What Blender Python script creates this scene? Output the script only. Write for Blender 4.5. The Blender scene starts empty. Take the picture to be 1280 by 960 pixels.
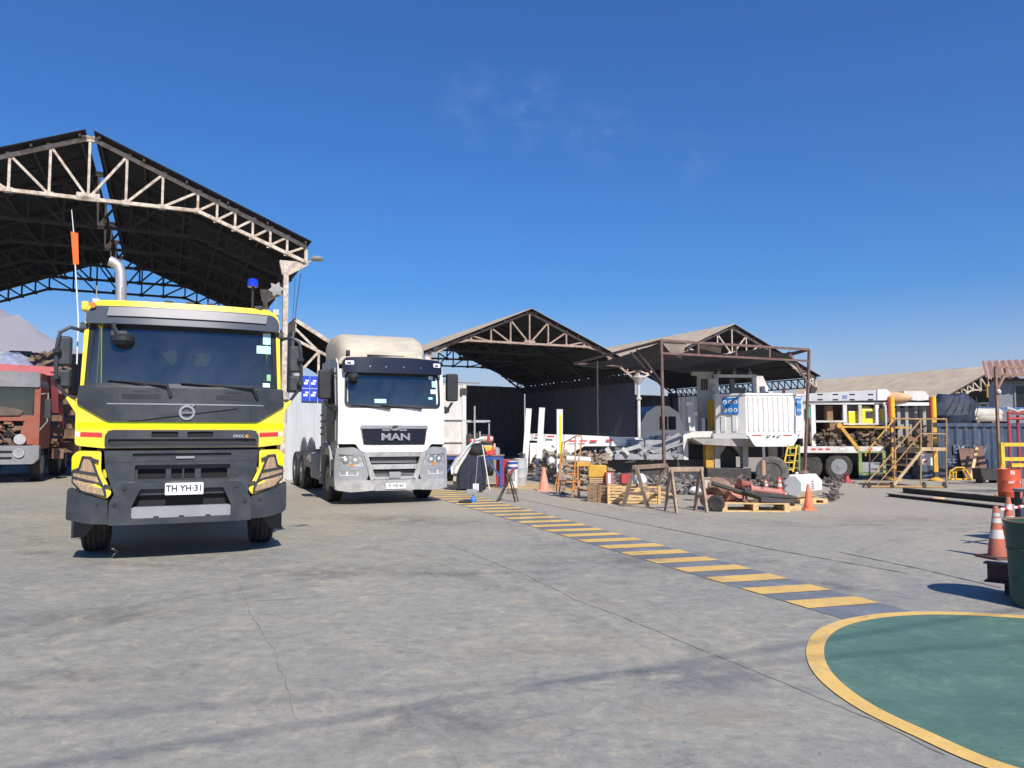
import bpy, bmesh, math, random
from mathutils import Vector, Matrix
from mathutils.geometry import tessellate_polygon
R = math.radians
scene = bpy.context.scene
COL = scene.collection
random.seed(7)

# ------------------------------------------------------------------ camera, sky, sun, exposure
F, HOR, CAMH = 950.0, 541.0, 1.55
PITCH = math.atan((HOR-480)/F)
cam_d = bpy.data.cameras.new('camera'); cam = bpy.data.objects.new('camera', cam_d); COL.objects.link(cam)
cam_d.sensor_width = 36; cam_d.lens = 36*F/1280
cam_d.clip_start = .05; cam_d.clip_end = 9000
cam.location = (0, 0, CAMH); cam.rotation_euler = (R(90)+PITCH, 0, 0)
scene.camera = cam

SUN_AZ, SUN_EL = 21.5, 43.0          # sun stands behind the camera, 21 degrees to its right
sdir = Vector((math.sin(R(SUN_AZ))*math.cos(R(SUN_EL)), -math.cos(R(SUN_AZ))*math.cos(R(SUN_EL)), math.sin(R(SUN_EL))))
world = bpy.data.worlds.new('World'); scene.world = world; world.use_nodes = True
wn = world.node_tree.nodes; wl = world.node_tree.links; wn.clear()
sky = wn.new('ShaderNodeTexSky'); sky.sky_type = 'NISHITA'; sky.sun_disc = False
sky.sun_elevation = R(SUN_EL); sky.sun_rotation = R(180-SUN_AZ)
sky.altitude = 600; sky.air_density = 1.25; sky.dust_density = .35; sky.ozone_density = 3.0
wbg = wn.new('ShaderNodeBackground'); wbg.inputs[1].default_value = .075
wo = wn.new('ShaderNodeOutputWorld')
# faint wisps of cloud in the real sky
tc = wn.new('ShaderNodeTexCoord')
wmap = wn.new('ShaderNodeMapping'); wmap.inputs['Scale'].default_value = (9, 9, 22)
wnz = wn.new('ShaderNodeTexNoise'); wnz.inputs['Scale'].default_value = 1.0; wnz.inputs['Detail'].default_value = 6; wnz.inputs['Roughness'].default_value = .55
wr = wn.new('ShaderNodeMapRange'); wr.inputs[1].default_value = .68; wr.inputs[2].default_value = .84; wr.inputs[3].default_value = 0; wr.inputs[4].default_value = .13
wmx = wn.new('ShaderNodeMix'); wmx.data_type = 'RGBA'; wmx.inputs[7].default_value = (5.5, 7.2, 11, 1)
wmap.inputs['Scale'].default_value = (26, 26, 44); wr.inputs[1].default_value = .44; wr.inputs[2].default_value = .78
wl.new(tc.outputs['Generated'], wmap.inputs[0]); wl.new(wmap.outputs[0], wnz.inputs[0]); wl.new(wnz.outputs[0], wr.inputs[0])
acc = None
for cpx, cpy, cr in ((600, 133, 3.6), (662, 130, 3.0), (648, 158, 2.2), (752, 165, 3.4), (866, 200, 2.4)):     # where the wisps stand in the sky
    a_ = (cpx-640)/F; b_ = (480-cpy)/F; dv = Vector((a_, math.cos(PITCH)-b_*math.sin(PITCH), math.sin(PITCH)+b_*math.cos(PITCH))).normalized()
    dp_ = wn.new('ShaderNodeVectorMath'); dp_.operation = 'DOT_PRODUCT'; dp_.inputs[1].default_value = dv; wl.new(tc.outputs['Generated'], dp_.inputs[0])
    rm = wn.new('ShaderNodeMapRange'); rm.inputs[1].default_value = math.cos(R(cr)); rm.inputs[2].default_value = 1.0; wl.new(dp_.outputs['Value'], rm.inputs[0])
    if acc is None: acc = rm.outputs[0]
    else: ad = wn.new('ShaderNodeMath'); ad.operation = 'MAXIMUM'; wl.new(acc, ad.inputs[0]); wl.new(rm.outputs[0], ad.inputs[1]); acc = ad.outputs[0]
cm = wn.new('ShaderNodeMath'); cm.operation = 'MULTIPLY'; wl.new(acc, cm.inputs[0]); wl.new(wr.outputs[0], cm.inputs[1])
wl.new(cm.outputs[0], wmx.inputs[0]); hs = wn.new('ShaderNodeHueSaturation'); hs.inputs['Saturation'].default_value = 1.9; wl.new(sky.outputs[0], hs.inputs['Color'])
wt = wn.new('ShaderNodeMix'); wt.data_type = 'RGBA'; wt.blend_type = 'MULTIPLY'; wt.inputs[0].default_value = 1; wt.inputs[7].default_value = (1.0, .95, 1.28, 1); wl.new(hs.outputs[0], wt.inputs[6]); wl.new(wt.outputs[2], wmx.inputs[6]); wl.new(wmx.outputs[2], wbg.inputs[0]); wl.new(wbg.outputs[0], wo.inputs[0])

sun_d = bpy.data.lights.new('sun', 'SUN'); sun_d.energy = 5.0; sun_d.angle = R(.53); sun_d.color = (1, .95, .87)
sun = bpy.data.objects.new('sun', sun_d); COL.objects.link(sun)
sun.rotation_euler = sdir.to_track_quat('Z', 'Y').to_euler(); sun.location = (20, -30, 40)
scene.view_settings.view_transform = 'Standard'; scene.view_settings.look = 'None'
scene.view_settings.exposure = 0.36; scene.view_settings.gamma = 1; scene.view_settings.use_curve_mapping = False
scene.cycles.max_bounces = 6; scene.cycles.transparent_max_bounces = 12; scene.cycles.use_denoising = True

# ------------------------------------------------------------------ helpers: measuring
def ray(px, py):
    a = (px-640)/F; b = (480-py)/F
    return Vector((a, math.cos(PITCH)-b*math.sin(PITCH), math.sin(PITCH)+b*math.cos(PITCH)))
def ground(px, py, z=0):              # where a point of the ground stands
    r = ray(px, py); return Vector((0, 0, CAMH)) + r*((z-CAMH)/r.z)
def at(px, py, Y):                    # a point at distance Y
    r = ray(px, py); return Vector((0, 0, CAMH)) + r*(Y/r.y)
def G(px, py): g = ground(px, py); return (g.x, g.y, 0)

# ------------------------------------------------------------------ helpers: objects
def thing(name, label, cat, loc=(0, 0, 0), rot=0, group=None):
    o = bpy.data.objects.new(name, None); COL.objects.link(o); o.empty_display_size = .2
    o.location = loc; o.rotation_euler = (0, 0, R(rot)); o['label'] = label; o['category'] = cat
    if group: o['group'] = group
    return o
def dup(root, label, loc=None, rot=None, scale=None):
    r = root.copy(); COL.objects.link(r); r['label'] = label
    if loc is not None: r.location = loc
    if rot is not None: r.rotation_euler = (0, 0, R(rot))
    if scale is not None: r.scale = (scale,)*3
    for ch in list(root.children):
        c = ch.copy(); COL.objects.link(c); c.parent = r
        for g in list(ch.children):
            d = g.copy(); COL.objects.link(d); d.parent = c
    return r
def inst(o, loc, parent, rot=None):   # one more alike piece that shares its mesh
    c = o.copy(); COL.objects.link(c); c.parent = parent; c.location = loc
    if rot is not None: c.rotation_euler = rot
    return c

class MB:
    def __init__(s): s.v = []; s.f = []; s.m = []; s.cm = 0
    def add(s, vs, fs):
        k = len(s.v); s.v += [tuple(q) for q in vs]; s.f += [tuple(i+k for i in f) for f in fs]; s.m += [s.cm]*len(fs); return s
    def box(s, x0, x1, y0, y1, z0, z1, rz=0, c=None):
        vs = [(x, y, z) for z in (z0, z1) for y in (y0, y1) for x in (x0, x1)]
        if rz:
            cx, cy = c or ((x0+x1)/2, (y0+y1)/2); a, b = math.cos(R(rz)), math.sin(R(rz))
            vs = [(cx+(x-cx)*a-(y-cy)*b, cy+(x-cx)*b+(y-cy)*a, z) for x, y, z in vs]
        return s.add(vs, [(0, 2, 3, 1), (4, 5, 7, 6), (0, 1, 5, 4), (2, 6, 7, 3), (0, 4, 6, 2), (1, 3, 7, 5)])
    def bar(s, p, q, w, h=None, up=(0, 0, 1)):
        p = Vector(p); q = Vector(q); h = h or w; d = (q-p).normalized(); up = Vector(up)
        if abs(d.dot(up)) > .98: up = Vector((0, 1, 0)) if abs(d.y) < .9 else Vector((1, 0, 0))
        a = d.cross(up).normalized(); b = a.cross(d)
        vs = [c+a*(i*w/2)+b*(j*h/2) for c in (p, q) for i, j in ((-1, -1), (1, -1), (1, 1), (-1, 1))]
        return s.add(vs, [(0, 3, 2, 1), (4, 5, 6, 7), (0, 1, 5, 4), (1, 2, 6, 5), (2, 3, 7, 6), (3, 0, 4, 7)])
    def cyl(s, p, q, r0, r1=None, n=20, caps=True):
        p = Vector(p); q = Vector(q); r1 = r0 if r1 is None else r1; d = (q-p).normalized()
        a = d.orthogonal().normalized(); b = d.cross(a)
        vs = [c+(a*math.cos(t)+b*math.sin(t))*r for c, r in ((p, r0), (q, r1)) for t in [2*math.pi*i/n for i in range(n)]]
        fs = [(i, (i+1) % n, n+(i+1) % n, n+i) for i in range(n)]
        if caps: fs += [tuple(range(n-1, -1, -1)), tuple(range(n, 2*n))]
        return s.add(vs, fs)
    def tube(s, pts, r, n=8, closed=False):
        pts = [Vector(p) for p in pts]; rings = []; m = len(pts); prev = None
        rr = r if isinstance(r, (list, tuple)) else [r]*m
        for i, p in enumerate(pts):
            if closed: d = (pts[(i+1) % m]-pts[i-1]).normalized()
            else: d = (pts[min(i+1, m-1)]-pts[max(i-1, 0)]).normalized()
            if prev is None: a = d.orthogonal().normalized()
            else: a = (prev-d*prev.dot(d)).normalized()
            prev = a; b = d.cross(a)
            rings.append([p+(a*math.cos(t)+b*math.sin(t))*rr[i] for t in [2*math.pi*j/n for j in range(n)]])
        vs = [v for rg in rings for v in rg]; fs = []
        for i in range(m if closed else m-1):
            k = (i+1) % m
            for j in range(n): fs.append((i*n+j, i*n+(j+1) % n, k*n+(j+1) % n, k*n+j))
        if not closed: fs += [tuple(range(n-1, -1, -1)), tuple(range((m-1)*n, m*n))]
        return s.add(vs, fs)
    def lathe(s, prof, c=(0, 0, 0), n=28, axis='z', caps=True):
        vs = []; m = len(prof)
        for r, z in prof:
            for i in range(n):
                t = 2*math.pi*i/n; x, y = r*math.cos(t), r*math.sin(t)
                if axis == 'z': vs.append((c[0]+x, c[1]+y, c[2]+z))
                elif axis == 'x': vs.append((c[0]+z, c[1]+x, c[2]+y))
                else: vs.append((c[0]+x, c[1]+z, c[2]+y))
        fs = [(k*n+i, k*n+(i+1) % n, (k+1)*n+(i+1) % n, (k+1)*n+i) for k in range(m-1) for i in range(n)]
        if not caps: fs += [((m-1)*n+i, (m-1)*n+(i+1) % n, (i+1) % n, i) for i in range(n)]
        elif prof[0][0] > 1e-5: fs.append(tuple(range(n-1, -1, -1)))
        if caps and prof[-1][0] > 1e-5: fs.append(tuple(range((m-1)*n, m*n)))
        return s.add(vs, fs)
    def prism(s, poly, a, b, axis='y'):
        n = len(poly)
        def P(u, w, t): return (u, t, w) if axis == 'y' else ((t, u, w) if axis == 'x' else (u, w, t))
        vs = [P(u, w, t) for t in (a, b) for u, w in poly]
        return s.add(vs, [tuple(range(n-1, -1, -1)), tuple(range(n, 2*n))]+[(i, (i+1) % n, n+(i+1) % n, n+i) for i in range(n)])
    def skin(s, poly, surf, off=0, thick=.02, holes=(), step=.12, back=False, sw=False):
        loops = [[Vector((x, 0, z)) for x, z in lp] for lp in [poly]+list(holes)]
        flat = [v for lp in loops for v in lp]
        bm = bmesh.new(); bv = [bm.verts.new(v) for v in flat]
        for t in tessellate_polygon([[Vector((v.x, v.z, 0)) for v in lp] for lp in loops]):
            try: bm.faces.new([bv[i] for i in t])
            except ValueError: pass
        xs = [v.x for v in flat]; zs = [v.z for v in flat]
        for lo, hi, ax in ((min(xs), max(xs), 0), (min(zs), max(zs), 2)):
            k = math.ceil(lo/step)
            while k*step < hi:
                co = Vector((0, 0, 0)); co[ax] = k*step; no = Vector((0, 0, 0)); no[ax] = 1
                bmesh.ops.bisect_plane(bm, geom=bm.verts[:]+bm.edges[:]+bm.faces[:], plane_co=co, plane_no=no); k += 1
        bmesh.ops.recalc_face_normals(bm, faces=bm.faces[:])
        bm.verts.index_update(); n = len(bm.verts)
        def M(x, y, z): return (y, x, z) if sw else (x, y, z)
        co = [(v.co.x, surf(v.co.x, v.co.z)-off, v.co.z) for v in bm.verts]
        vs = [M(*c) for c in co]+[M(x, y+thick, z) for x, y, z in co]; fs = []
        for f in bm.faces:
            idx = [v.index for v in f.verts]; fs.append(tuple(idx))
            if back: fs.append(tuple(i+n for i in reversed(idx)))
        for e in bm.edges:
            if len(e.link_faces) == 1:
                a, b = e.verts[0].index, e.verts[1].index; fs.append((a, b, b+n, a+n))
        bm.free(); return s.add(vs, fs)
    def build(s, name, mat, parent=None, smooth=30, bevel=0, loc=None, rot=None, kind=None, label=None, seg=2, fixn=True):
        me = bpy.data.meshes.new(name); me.from_pydata(s.v, [], s.f)
        for m in (mat if isinstance(mat, (list, tuple)) else [mat]): me.materials.append(m)
        if any(s.m): me.polygons.foreach_set('material_index', s.m)
        if fixn:
            bm = bmesh.new(); bm.from_mesh(me); bmesh.ops.recalc_face_normals(bm, faces=bm.faces[:]); bm.to_mesh(me); bm.free()
        if smooth:
            me.polygons.foreach_set('use_smooth', [True]*len(me.polygons))
            try: me.set_sharp_from_angle(angle=R(smooth))
            except Exception: pass
        o = bpy.data.objects.new(name, me); COL.objects.link(o); o.parent = parent
        if loc is not None: o.location = loc
        if rot is not None: o.rotation_euler = rot
        if bevel:
            b = o.modifiers.new('bevel', 'BEVEL'); b.width = bevel; b.segments = seg; b.limit_method = 'ANGLE'; b.angle_limit = R(40)
            b.harden_normals = False
        if kind: o['kind'] = kind
        if label: o['label'] = label
        return o

def tag(o, label=None, cat=None, group=None, kind=None):
    for k, v in (('label', label), ('category', cat), ('group', group), ('kind', kind)):
        if v: o[k] = v
    return o
def rounded(poly, r, n=4):
    out = []; m = len(poly)
    for i in range(m):
        p = Vector(poly[i]); a = Vector(poly[i-1]); b = Vector(poly[(i+1) % m])
        rr = r[i] if isinstance(r, (list, tuple)) else r
        da = (a-p); db = (b-p); k = min(rr, da.length*.49, db.length*.49)
        if k < 1e-4: out.append(tuple(p)); continue
        q0 = p+da.normalized()*k; q1 = p+db.normalized()*k
        for j in range(n+1):
            t = j/n; out.append(tuple(q0*(1-t)**2+p*2*t*(1-t)+q1*t*t))
    return out
def mir(poly): return [(-x, z) for x, z in reversed(poly)]
def rect(x0, x1, z0, z1): return [(x0, z0), (x1, z0), (x1, z1), (x0, z1)]
FONT = {}
def text_obj(name, txt, size, mat, parent, loc, rot=(R(90), 0, 0), ext=.004, sx=1.0, bold=0, surf=None):
    cu = bpy.data.curves.new('t', 'FONT'); cu.body = txt; cu.size = size; cu.extrude = ext; cu.align_x = 'CENTER'; cu.align_y = 'CENTER'; cu.offset = bold
    cu.resolution_u = 3
    to = bpy.data.objects.new('t', cu); COL.objects.link(to)
    bpy.context.view_layer.update()
    me = bpy.data.meshes.new_from_object(to.evaluated_get(bpy.context.evaluated_depsgraph_get()))
    bpy.data.objects.remove(to); bpy.data.curves.remove(cu)
    for v in me.vertices: v.co.x *= sx
    me.materials.clear(); me.materials.append(mat); me.name = name
    o = bpy.data.objects.new(name, me); COL.objects.link(o); o.parent = parent; o.location = loc; o.rotation_euler = rot
    return o

# ------------------------------------------------------------------ materials
MATS = {}
def mat(name, col, rough=.6, metal=0, var=.18, scale=3.0, dirt=None, damt=.4, dscale=1.2, bump=.0, bscale=40, coat=0, stretch=(1, 1, 1), spec=.5, emit=None, dthr=.5):
    if name in MATS: return MATS[name]
    m = bpy.data.materials.new(name); m.use_nodes = True; nt = m.node_tree; N = nt.nodes; K = nt.links
    b = N['Principled BSDF']; b.inputs['Roughness'].default_value = rough; b.inputs['Metallic'].default_value = metal
    b.inputs['Specular IOR Level'].default_value = spec
    if coat: b.inputs['Coat Weight'].default_value = coat; b.inputs['Coat Roughness'].default_value = .08
    t = N.new('ShaderNodeTexCoord'); mp = N.new('ShaderNodeMapping'); mp.inputs['Scale'].default_value = stretch; K.new(t.outputs['Object'], mp.inputs[0])
    oi = N.new('ShaderNodeObjectInfo'); av = N.new('ShaderNodeVectorMath'); av.operation = 'ADD'
    ml = N.new('ShaderNodeMath'); ml.operation = 'MULTIPLY'; ml.inputs[1].default_value = 37.0; K.new(oi.outputs['Random'], ml.inputs[0])
    K.new(mp.outputs[0], av.inputs[0]); K.new(ml.outputs[0], av.inputs[1])
    n1 = N.new('ShaderNodeTexNoise'); n1.inputs['Scale'].default_value = scale; n1.inputs['Detail'].default_value = 6; n1.inputs['Roughness'].default_value = .65
    K.new(av.outputs[0], n1.inputs[0])
    r1 = N.new('ShaderNodeMapRange'); r1.inputs[1].default_value = .3; r1.inputs[2].default_value = .7; r1.inputs[3].default_value = 1-var; r1.inputs[4].default_value = 1+var
    K.new(n1.outputs[0], r1.inputs[0])
    mx = N.new('ShaderNodeMix'); mx.data_type = 'RGBA'; mx.blend_type = 'MULTIPLY'; mx.inputs[0].default_value = 1; mx.inputs[6].default_value = (*col, 1)
    K.new(r1.outputs[0], mx.inputs[7]); out = mx.outputs[2]
    if dirt:
        n2 = N.new('ShaderNodeTexNoise'); n2.inputs['Scale'].default_value = dscale; n2.inputs['Detail'].default_value = 9; n2.inputs['Roughness'].default_value = .72
        K.new(av.outputs[0], n2.inputs[0])
        r2 = N.new('ShaderNodeMapRange'); r2.inputs[1].default_value = dthr-.09; r2.inputs[2].default_value = dthr+.16; r2.inputs[3].default_value = 0; r2.inputs[4].default_value = damt
        K.new(n2.outputs[0], r2.inputs[0])
        m2 = N.new('ShaderNodeMix'); m2.data_type = 'RGBA'; m2.inputs[7].default_value = (*dirt, 1); K.new(r2.outputs[0], m2.inputs[0]); K.new(out, m2.inputs[6]); out = m2.outputs[2]
        rr = N.new('ShaderNodeMapRange'); rr.inputs[3].default_value = rough; rr.inputs[4].default_value = min(1, rough+.35); K.new(r2.outputs[0], rr.inputs[0]); K.new(rr.outputs[0], b.inputs['Roughness'])
    K.new(out, b.inputs['Base Color'])
    if bump:
        nb = N.new('ShaderNodeTexNoise'); nb.inputs['Scale'].default_value = bscale; nb.inputs['Detail'].default_value = 5; K.new(av.outputs[0], nb.inputs[0])
        bu = N.new('ShaderNodeBump'); bu.inputs['Strength'].default_value = bump; bu.inputs['Distance'].default_value = .01; K.new(nb.outputs[0], bu.inputs['Height']); K.new(bu.outputs[0], b.inputs['Normal'])
    if emit: b.inputs['Emission Color'].default_value = (*emit, 1); b.inputs['Emission Strength'].default_value = 1
    MATS[name] = m; return m
DUST = (.36, .31, .25)
yellow = mat('truck_yellow', (.88, .67, .03), .32, var=.04, dirt=(.55, .47, .2), damt=.3, coat=.5)
lime = mat('reflective_lime', (.72, .95, .0), .35, var=.03)
charcoal = mat('charcoal_plastic', (.026, .031, .039), .48, var=.15, dirt=(.12, .115, .11), damt=.3, dscale=2.5, bump=.05, bscale=250)
visor_m = mat('visor_paint', (.075, .082, .095), .25, var=.08, coat=.4)
visor_l = mat('visor_light', (.24, .23, .235), .4, var=.08)
black = mat('black_plastic', (.018, .019, .021), .45, var=.2, dirt=(.1, .09, .08), damt=.25)
void = mat('dark_opening', (.006, .006, .007), .8, var=.2)
rubber = mat('tyre_rubber', (.022, .021, .02), .8, var=.25, dirt=(.13, .11, .09), damt=.5, dscale=4, bump=.1, bscale=90)
dusty_rubber = mat('dusty_rubber', (.1, .09, .08), .9, var=.25, dirt=(.25, .21, .17), damt=.6, dscale=4)
silver = mat('silver_metal', (.55, .55, .56), .3, metal=.85, var=.1, dirt=(.25, .23, .2), damt=.4)
alu = mat('aluminium', (.6, .6, .6), .38, metal=.7, var=.15, dirt=(.3, .27, .24), damt=.5)
white = mat('white_paint', (.78, .77, .74), .4, var=.05, dirt=(.5, .44, .37), damt=.3, dscale=1.5, coat=.2)
white_clean = mat('white_cab_paint', (.82, .81, .79), .3, var=.03, dirt=(.55, .49, .41), damt=.42, dscale=1.5, coat=.3)
white_dirty = mat('dirty_white', (.66, .64, .6), .6, var=.1, dirt=(.35, .29, .22), damt=.6, dscale=1.4, stretch=(1, 1, .5))
offwhite = mat('spoiler_cream', (.52, .46, .35), .5, var=.12, dirt=(.36, .32, .27), damt=.85, dscale=1.6, stretch=(.5, 1, 1.6))
grey_bumper = mat('grey_bumper', (.24, .26, .285), .45, var=.12, dirt=(.38, .36, .33), damt=.6, dscale=2.5)
dust_grey = mat('dusty_grey', (.3, .29, .27), .7, var=.2, dirt=(.42, .38, .33), damt=.6, dscale=3)
navy_vis = mat('dark_sun_visor', (.012, .012, .022), .25, var=.15, coat=.25)
red_ref = mat('red_reflector', (.6, .045, .05), .35, var=.08)
white_ref = mat('white_reflector', (.75, .76, .78), .35, var=.05)
orange_m = mat('orange_plastic', (.75, .17, .06), .5, var=.12, dirt=(.5, .26, .17), damt=.5, dscale=5)
orange_f = mat('orange_fabric', (.85, .14, .02), .8, var=.1)
blue_gl = mat('blue_beacon_plastic', (.01, .04, .6), .15, var=.1, coat=.5)
amber = mat('amber_lens', (.55, .22, .04), .25, var=.1)
rust = mat('rusty_steel', (.21, .12, .085), .75, var=.3, scale=8, dirt=(.36, .24, .17), damt=.7, dscale=5, bump=.15, bscale=60)
rust_dark = mat('dark_red_steel', (.1, .045, .042), .7, var=.25, dirt=(.2, .12, .1), damt=.6, dscale=3)
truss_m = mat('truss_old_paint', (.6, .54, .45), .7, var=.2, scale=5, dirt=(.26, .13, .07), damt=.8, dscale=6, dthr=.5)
truss_d = mat('truss_shaded', (.035, .032, .032), .8, var=.3, scale=5, dirt=(.09, .065, .055), damt=.6, dscale=4)  # dark copy of the truss paint, shed interior shade put into it
truss_r = mat('truss_rusty', (.3, .2, .15), .75, var=.25, scale=5, dirt=(.5, .42, .35), damt=.7, dscale=4)
canopy_m = mat('canopy_red_oxide', (.13, .072, .064), .7, var=.2, scale=4, dirt=(.3, .2, .16), damt=.5, dscale=5)
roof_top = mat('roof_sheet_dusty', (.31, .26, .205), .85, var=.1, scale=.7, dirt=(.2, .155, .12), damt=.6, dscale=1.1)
roof_dark = mat('roof_sheet_shaded', (.016, .016, .019), .8, var=.3, scale=2)  # shade under the shed roofs is put into this near-black
wall_dark = mat('dark_sheet_wall', (.075, .085, .11), .6, var=.25, scale=1.5, dirt=(.13, .12, .12), damt=.5, dscale=2, stretch=(3, 3, .3))
wall_light = mat('pale_sheet_wall', (.52, .54, .55), .5, var=.06, scale=2, dirt=(.36, .36, .36), damt=.5, dscale=1.2, stretch=(4, 4, .4))
steel_dark = mat('dark_steel', (.03, .028, .028), .6, var=.3, dirt=(.09, .075, .06), damt=.5, dscale=4)
steel_mid = mat('grey_steel', (.26, .27, .29), .55, var=.15, dirt=(.38, .35, .32), damt=.5, dscale=3)
glass_dark = mat('dark_window', (.02, .025, .03), .08, var=.1)
wood = mat('fresh_wood', (.68, .46, .21), .75, var=.25, scale=6, stretch=(1, 1, 6), dirt=(.33, .21, .11), damt=.5, dscale=4)
wood_old = mat('weathered_wood', (.27, .19, .14), .85, var=.3, scale=8, dirt=(.13, .09, .07), damt=.6, dscale=5)
mustard = mat('mustard_paint', (.66, .36, .04), .5, var=.15, dirt=(.3, .17, .07), damt=.6, dscale=5)
yel_safety = mat('safety_yellow_paint', (.8, .5, .03), .5, var=.1, dirt=(.4, .26, .08), damt=.5, dscale=5)
brown_rail = mat('worn_yellow_brown_paint', (.46, .28, .11), .65, var=.25, scale=7, dirt=(.2, .12, .07), damt=.7, dscale=6)
blue_paint = mat('blue_paint', (.02, .07, .32), .45, var=.15, dirt=(.15, .15, .2), damt=.4, dscale=4)
red_paint = mat('red_paint', (.5, .03, .04), .45, var=.12, dirt=(.3, .1, .09), damt=.5, dscale=3)
pink_paint = mat('pink_pipe_paint', (.40, .15, .12), .6, var=.15, dirt=(.35, .17, .12), damt=.6, dscale=5)
green_paint = mat('dark_green_paint', (.015, .07, .05), .5, var=.25, dirt=(.05, .09, .07), damt=.5, dscale=4, bump=.1, bscale=30)
grey_drum = mat('grey_drum_paint', (.42, .43, .43), .5, var=.08, dirt=(.3, .26, .22), damt=.4, dscale=3)
drum_orange = mat('orange_drum_paint', (.62, .085, .03), .42, var=.08, dirt=(.4, .13, .08), damt=.4, dscale=3)
cloth_navy = mat('navy_cloth', (.025, .03, .05), .9, var=.25, scale=6)
cloth_white = mat('white_cloth', (.7, .69, .68), .9, var=.12, scale=5)
cloth_cream = mat('cream_canvas', (.5, .45, .38), .9, var=.15, scale=5)
sign_blue = mat('sign_blue', (.03, .07, .5), .4, var=.08)
label_blue = mat('label_blue', (.02, .2, .55), .4, var=.05)
seat_m = mat('cab_interior', (.09, .11, .12), .8, var=.2)
paper = mat('paper_sticker', (.45, .75, .75), .6, var=.05)
paper_w = mat('white_sticker', (.75, .8, .78), .6, var=.05)

def dust_reflection_film(N, K, mix):             # dust smears, with the sky's reflection painted as paler film low down
    t = N.new('ShaderNodeTexCoord'); sp = N.new('ShaderNodeSeparateXYZ'); K.new(t.outputs['Object'], sp.inputs[0])
    r = N.new('ShaderNodeMapRange'); r.inputs[1].default_value = 2.05; r.inputs[2].default_value = 2.9; r.inputs[3].default_value = .24; r.inputs[4].default_value = .06; K.new(sp.outputs['Z'], r.inputs[0])
    n = N.new('ShaderNodeTexNoise'); n.inputs['Scale'].default_value = 1.6; n.inputs['Detail'].default_value = 7; n.inputs['Distortion'].default_value = 1.2; K.new(t.outputs['Object'], n.inputs[0])
    q = N.new('ShaderNodeMapRange'); q.inputs[1].default_value = .3; q.inputs[2].default_value = .7; q.inputs[3].default_value = .55; q.inputs[4].default_value = 1.5; K.new(n.outputs[0], q.inputs[0])
    m = N.new('ShaderNodeMath'); m.operation = 'MULTIPLY'; K.new(r.outputs[0], m.inputs[0]); K.new(q.outputs[0], m.inputs[1]); K.new(m.outputs[0], mix.inputs[0])
def glass_mat(name, tint, refl_ior=1.7):
    m = bpy.data.materials.new(name); m.use_nodes = True; nt = m.node_tree; N = nt.nodes; K = nt.links; N.clear()
    o = N.new('ShaderNodeOutputMaterial'); g = N.new('ShaderNodeBsdfGlossy'); g.inputs['Roughness'].default_value = .015; g.inputs[0].default_value = (.8, .82, .84, 1)
    t = N.new('ShaderNodeBsdfTransparent'); t.inputs[0].default_value = (*tint, 1)
    fr = N.new('ShaderNodeFresnel'); fr.inputs[0].default_value = refl_ior; mx = N.new('ShaderNodeMixShader')
    d = N.new('ShaderNodeBsdfDiffuse'); d.inputs[0].default_value = (.13, .165, .18, 1); m3 = N.new('ShaderNodeMixShader'); dust_reflection_film(N, K, m3)   # dust film with the sky's reflection painted into it
    K.new(t.outputs[0], m3.inputs[1]); K.new(d.outputs[0], m3.inputs[2])
    K.new(fr.outputs[0], mx.inputs[0]); K.new(m3.outputs[0], mx.inputs[1]); K.new(g.outputs[0], mx.inputs[2]); K.new(mx.outputs[0], o.inputs[0])
    return m
glass = glass_mat('windscreen_glass', (.62, .78, .84), 2.1)
# ------------------------------------------------------------------ ground, paint, hills
def node_mat(name): 
    m = bpy.data.materials.new(name); m.use_nodes = True; return m, m.node_tree.nodes, m.node_tree.links, m.node_tree.nodes['Principled BSDF']
def noise(N, K, vec, scale, detail=6, rough=.6, dist=0):
    n = N.new('ShaderNodeTexNoise'); n.inputs['Scale'].default_value = scale; n.inputs['Detail'].default_value = detail; n.inputs['Roughness'].default_value = rough; n.inputs['Distortion'].default_value = dist
    if vec is not None: K.new(vec, n.inputs[0])
    return n.outputs[0]
def rng(N, K, v, a, b, c=0., d=1.):
    r = N.new('ShaderNodeMapRange'); r.inputs[1].default_value = a; r.inputs[2].default_value = b; r.inputs[3].default_value = c; r.inputs[4].default_value = d; K.new(v, r.inputs[0]); return r.outputs[0]
def mixc(N, K, f, a, b, mode='MIX'):
    m = N.new('ShaderNodeMix'); m.data_type = 'RGBA'; m.blend_type = mode
    for s, v in ((0, f), (6, a), (7, b)):
        if hasattr(v, 'is_output'): K.new(v, m.inputs[s])
        elif s == 0: m.inputs[0].default_value = v
        else: m.inputs[s].default_value = (*v, 1)
    return m.outputs[2]
def xform(N, K, src, rot=(0, 0, 0), sc=(1, 1, 1), loc=(0, 0, 0)):
    m = N.new('ShaderNodeMapping'); m.inputs['Rotation'].default_value = rot; m.inputs['Scale'].default_value = sc; m.inputs['Location'].default_value = loc; K.new(src, m.inputs[0]); return m.outputs[0]
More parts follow.
